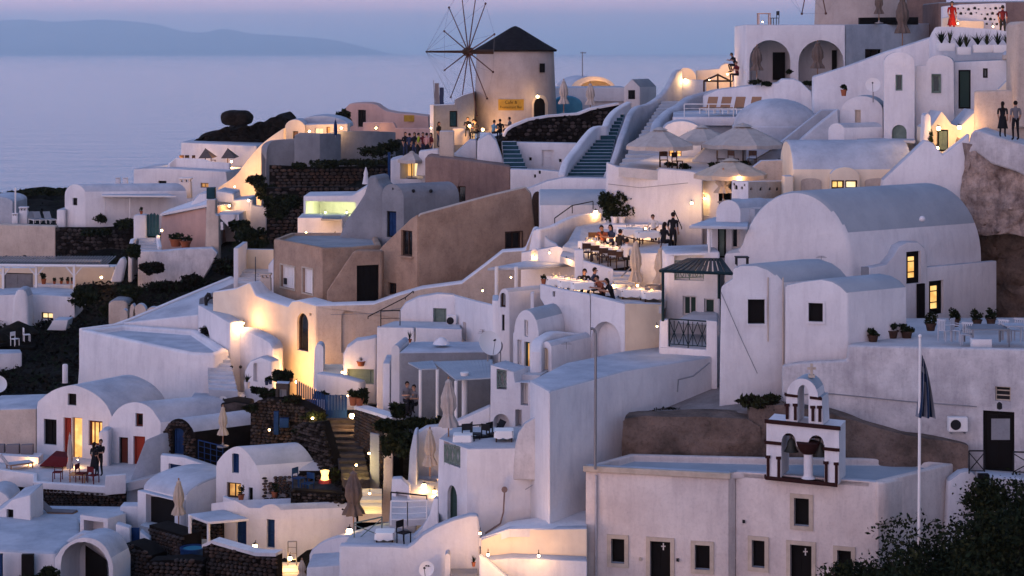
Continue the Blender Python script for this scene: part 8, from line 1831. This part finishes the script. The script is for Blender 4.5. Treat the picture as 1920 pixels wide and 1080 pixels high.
for i, (u, v) in enumerate(((500, 722), (507, 720), (536, 714), (546, 716))): pot('small garden pot on the rubble bank, %s from the left' % ('first', 'second', 'third', 'fourth')[i], u, v, 93.8, 8, m='terra' if i > 1 else 'c_navy', ph=1.0)
r = thing('lantern', 'glowing square table lantern on a red base', 'lantern', W(609, 905, 84.2)); bm = bmesh.new(); add_lathe(bm, (0, 0, .12), [(.18, 0), (.14, .2), (.20, .42)], n=4); L_('shade', bm, 'shade_lit', r, 0); bm = bmesh.new(); add_lathe(bm, (0, 0, 0), [(.3, 0), (.26, .12)], n=14); L_('base', bm, 'c_maroon', r)
l = bpy.data.lights.new('lantern_light', 'POINT'); l.energy = 25; l.color = (1, .6, .25); l.shadow_soft_size = .15; lo = bpy.data.objects.new('lantern_light', l); COL.objects.link(lo); lo.parent = r; lo.location = (0, -.35, .4)
plate('terrace', 'dark terrace under the glowing square lantern', 'terrace', [(540, 950, 83.6), (645, 950, 83.2), (640, 905, 86), (548, 900, 86.2)], 1.2, 'stone2')
for i, (u, v, rz) in enumerate(((560, 915, 1.0), (577, 925, -.6))): chair('deep blue wooden chair on the dark terrace, %s' % ('left', 'right')[i], W(u, v, 84.4), rz, 'blue', group='blue wooden chairs')
stonewall('dark rubble wall below the glowing lantern', [(545, 918), (645, 925)], Pl(545, 83.6, 645, 83.2), None, 36.8, size=.21, seed=55, th=.4, sm=('dark_stone', 'stone2'))
H('house', 'small white block with dark square window at the bottom left', 'house', Pl(-20, 87, 60, 86), [(-20, 1050), (-20, 966), (8, 950), (22, 936), (57, 927), (58, 1050)], Y0_(0, 2.4), [win(12, 955, 25, 976, gm='dark', fm='dark')], bev=.06)
H('house', 'rounded white roof hump at the left edge above the square window block', 'house', Pl(-30, 90, 22, 89.6), [(-30, 990)] + arc(-40, 20, 945, 918, 8) + [(20, 990)], Y0_(0, 2), bev=.1)
pl = Pl(-30, 81, 104, 80)
root, z = slab('house', 'broad white flat roof house with dark window at the bottom left corner', 'house', [(-30, 1030), (104, 1036), (150, 1000), (148, 968), (-30, 968)], 81, 4, bev=.16)
for u0, u1 in ((40, 62), (-6, 3)): H('x', 'x', 'x', Pl(u0, 80.3, u1, 80.2), [(u0, 1120), (u0, 1040), (u1, 1040), (u1, 1120)], Y0_(0, .2), wm='dark' if u0 == 40 else 'blue', rm='dark', parent=root, bev=0)
shrub('dark thorny bush before the broad flat roof house', 90, 1085, 78.6, 46, 22, n=500, size=.2); shrub('low dark bush at the dark window', 52, 1090, 78.4, 40, 10, n=300, size=.2)
pl = Pl(102, 79.6, 218, 78.6)
H('house', 'white arched porch with wide round opening at the bottom left', 'house', pl, [(102, 1180), (103, 1046), (114, 1030)] + [(a, b) for a, b, c in smoothcurve([(120, 1024, 0), (140, 1012, 0), (158, 1008, 0), (180, 1012, 0), (198, 1026, 0), (208, 1046, 0)], 3)] + [(212, 1060), (212, 1180)], Y0_(.4, 1.6), [dict(u0=114, u1=204, v0=1016, v1=1160, k='void', arch=True, rise=.9)], wm='white', bev=.05, reveal=1.4)
bm = bmesh.new(); q = Pl(102, 80.9, 218, 79.9); bm.faces.new([bm.verts.new(q.W(u, v)) for u, v in ((160, 1160), (160, 1022), (200, 1050), (204, 1160))]); props(obj('door', bm, 'dark', None, 0), 'dark doorway deep inside the arched porch', 'door')
H('wall', 'blue grey wall behind the arched porch', 'wall', Pl(112, 82.4, 218, 81.6), [(112, 1120), (116, 1020), (150, 1000), (216, 1003), (218, 1120)], Y0_(0, .6), wm='roof', bev=.06)
H('cabinet', 'open white box cabinet on the roof beside the stone wall', 'cabinet', Pl(149, 84, 203, 83.4), [(149, 1015), (150, 965), (202, 972), (202, 1015)], Y0_(.6, 1.0), [win(157, 977, 194, 1000, k='void')], bev=.03, reveal=.7)
H('wall', 'white gate pier left of the little blue door at the bottom', 'pillar', Pl(216, 83, 244, 82.6), [(216, 1040), (217, 982), (243, 990), (244, 1040)], Y0_(0, .5), bev=.04)
H('door', 'little blue door between white piers at the bottom left', 'door', Pl(244, 83, 262, 82.8), [(244.5, 1045), (245, 990), (261, 990), (261, 1045)], Y0_(0, .1), wm='blue', rm='blue', bev=.01)
H('wall', 'white gate pier right of the little blue door', 'pillar', Pl(261, 82.6, 282, 82.2), [(261.5, 1050), (262, 996), (280, 1010), (281, 1050)], Y0_(0, .5), bev=.04)
lounger('pale folding sling chair in front of the dark stone wall', W(106, 972, 88.6), 1.4, 'lwood', 'c_grey', 40, None)
plate('terrace', 'white roof terrace below the dark lava stone walls', 'terrace', [(50, 975, 86.8), (230, 985, 85.4), (232, 950, 90), (60, 948, 90.6)], .5, 'roof')

lamp('floor lamp washing the pinkish wall at the left edge', 60, 866, 95.6, 30, r=.04)
lamp('floor lamp washing the pink side wall of the two-doored house', 600, 1030, 80.2, 40, r=.04)
lamp('floor lamp washing the low white wall beside the blue gate', 652, 742, 92.0, 45, r=.04)
# ================================================================== people
person('woman in black leaning on her partner on the left terrace, seen from behind', 177, 893, 92.6, 'stand', 'c_black', 'c_black', rz=2.6, long=True, scale=.95, skirt=True)
person('man in black with folded arms beside the embracing woman on the left terrace', 187, 892, 92.9, 'hug', 'c_black', 'c_black', rz=-.3, scale=1.02)
person('woman in black dress looking out from the plaster parapet at the right edge', 1880, 257, 89.0, 'stand', 'c_black', 'c_black', rz=2.7, long=True, skirt=True, scale=.95)
person('man in grey shirt and dark trousers standing beside her on the plaster parapet', 1904, 263, 88.8, 'stand', 'c_grey', 'c_black', rz=3.3, scale=1.05)
person('woman in bright red dress before the pierced white parapet', 1785, 62, 104.6, 'stand', 'c_red', 'c_red', rz=.2, skirt=True, long=True)
person('person in maroon shirt at the right end of the pierced parapet', 1880, 70, 103.8, 'stand', 'c_maroon', 'c_black', rz=2.8)
person('photographer in black crouching on the orange-lit wall', 1379, 136, 122.5, 'lean', 'c_black', 'c_black', rz=-1.2); person('person in maroon sitting below the crouching photographer', 1382, 154, 120.5, 'sit', 'c_maroon', 'c_black', rz=-1)
person('waiter in light shirt serving at the upper restaurant counter', 1226, 466, 95.6, 'serve', 'c_white', 'c_black', rz=-.5)
for i, (u, v, Y, po, t, rz, lg) in enumerate(((1244, 474, 93.0, 'sit', 'c_black', 2.2, True), (1262, 474, 92.8, 'stand', 'c_black', 2.6, False), (1174, 506, 89.9, 'sit', 'c_white', 2.7, False), (1161, 488, 92.2, 'sit', 'c_black', 2.4, False), (1132, 476, 93.8, 'lean', 'c_rust', -.4, True), (1147, 478, 93.6, 'sit', 'c_navy', -.9, True))):
    person(('woman in black with long hair seated at the counter', 'man in black standing behind the counter guests', 'man in white shirt seated with his back to the view', 'dark-haired man beside the man in white shirt', 'woman in rust top bending over the upper table', 'person in navy top at the upper table')[i], u, v, Y, po, t, 'c_black', rz=rz, long=lg, scale=1.13)
for i, (u, v, Y, po, t, rz, lg) in enumerate(((1093, 562, 85.6, 'lean', 'c_black', .2, True), (1130, 576, 84.4, 'lean', 'c_rust', -1.0, False), (1150, 582, 84.0, 'lean', 'c_black', -1.3, True), (1112, 564, 85.6, 'sit', 'c_navy', 1.2, False))):
    person(('woman in black leaning over the bright lower table', 'man in rust top at the lower terrace edge', 'woman in black bent forward at the right of the lower table', 'small figure in navy behind the rust-topped man')[i], u, v, Y, po, t, 'c_black', rz=rz, long=lg, scale=1.13)
for i, (u, v, Y, t, rz) in enumerate(((760, 282, 129, 'c_black', .5), (768, 284, 128.6, 'c_navy', 2.5), (777, 283, 128, 'c_black', -.6), (785, 284, 127.6, 'c_yellow', 1.5), (793, 283, 127.6, 'c_maroon', .4), (800, 284, 127.4, 'c_pink', 2.4), (808, 284, 127.4, 'c_maroon', -1), (845, 280, 128.4, 'c_grey', .5), (823, 262, 131, 'c_black', 1))):
    person('standing visitor %s in the crowd left of the windmill' % ('in black at the far left', 'in navy near the left', 'in black jacket mid-left', 'in lime yellow top', 'in maroon top', 'in pink top', 'in dark red at the right', 'in grey by the pillar', 'in black on the upper step')[i], u, v + 14, Y, 'stand', t, 'c_black' if i % 2 else 'c_navy', rz=rz, long=i % 2 == 0, group='crowd left of the windmill')
for i, (u, v, Y, t) in enumerate(((877, 256, 129.4, 'c_black'), (886, 260, 129, 'c_navy'), (925, 262, 128.8, 'c_blue'), (938, 260, 129, 'c_black'), (957, 256, 130, 'c_grey'), (893, 262, 128.6, 'c_black'))):
    person('seated guest %s below the windmill' % ('in black by the yellow counter', 'in navy by the yellow counter', 'in light blue', 'in black beside the light blue one', 'in grey at the right', 'in black at the floodlight')[i], u, v, Y, 'sit', t, 'c_black', rz=i * 1.1, group='guests below the windmill')
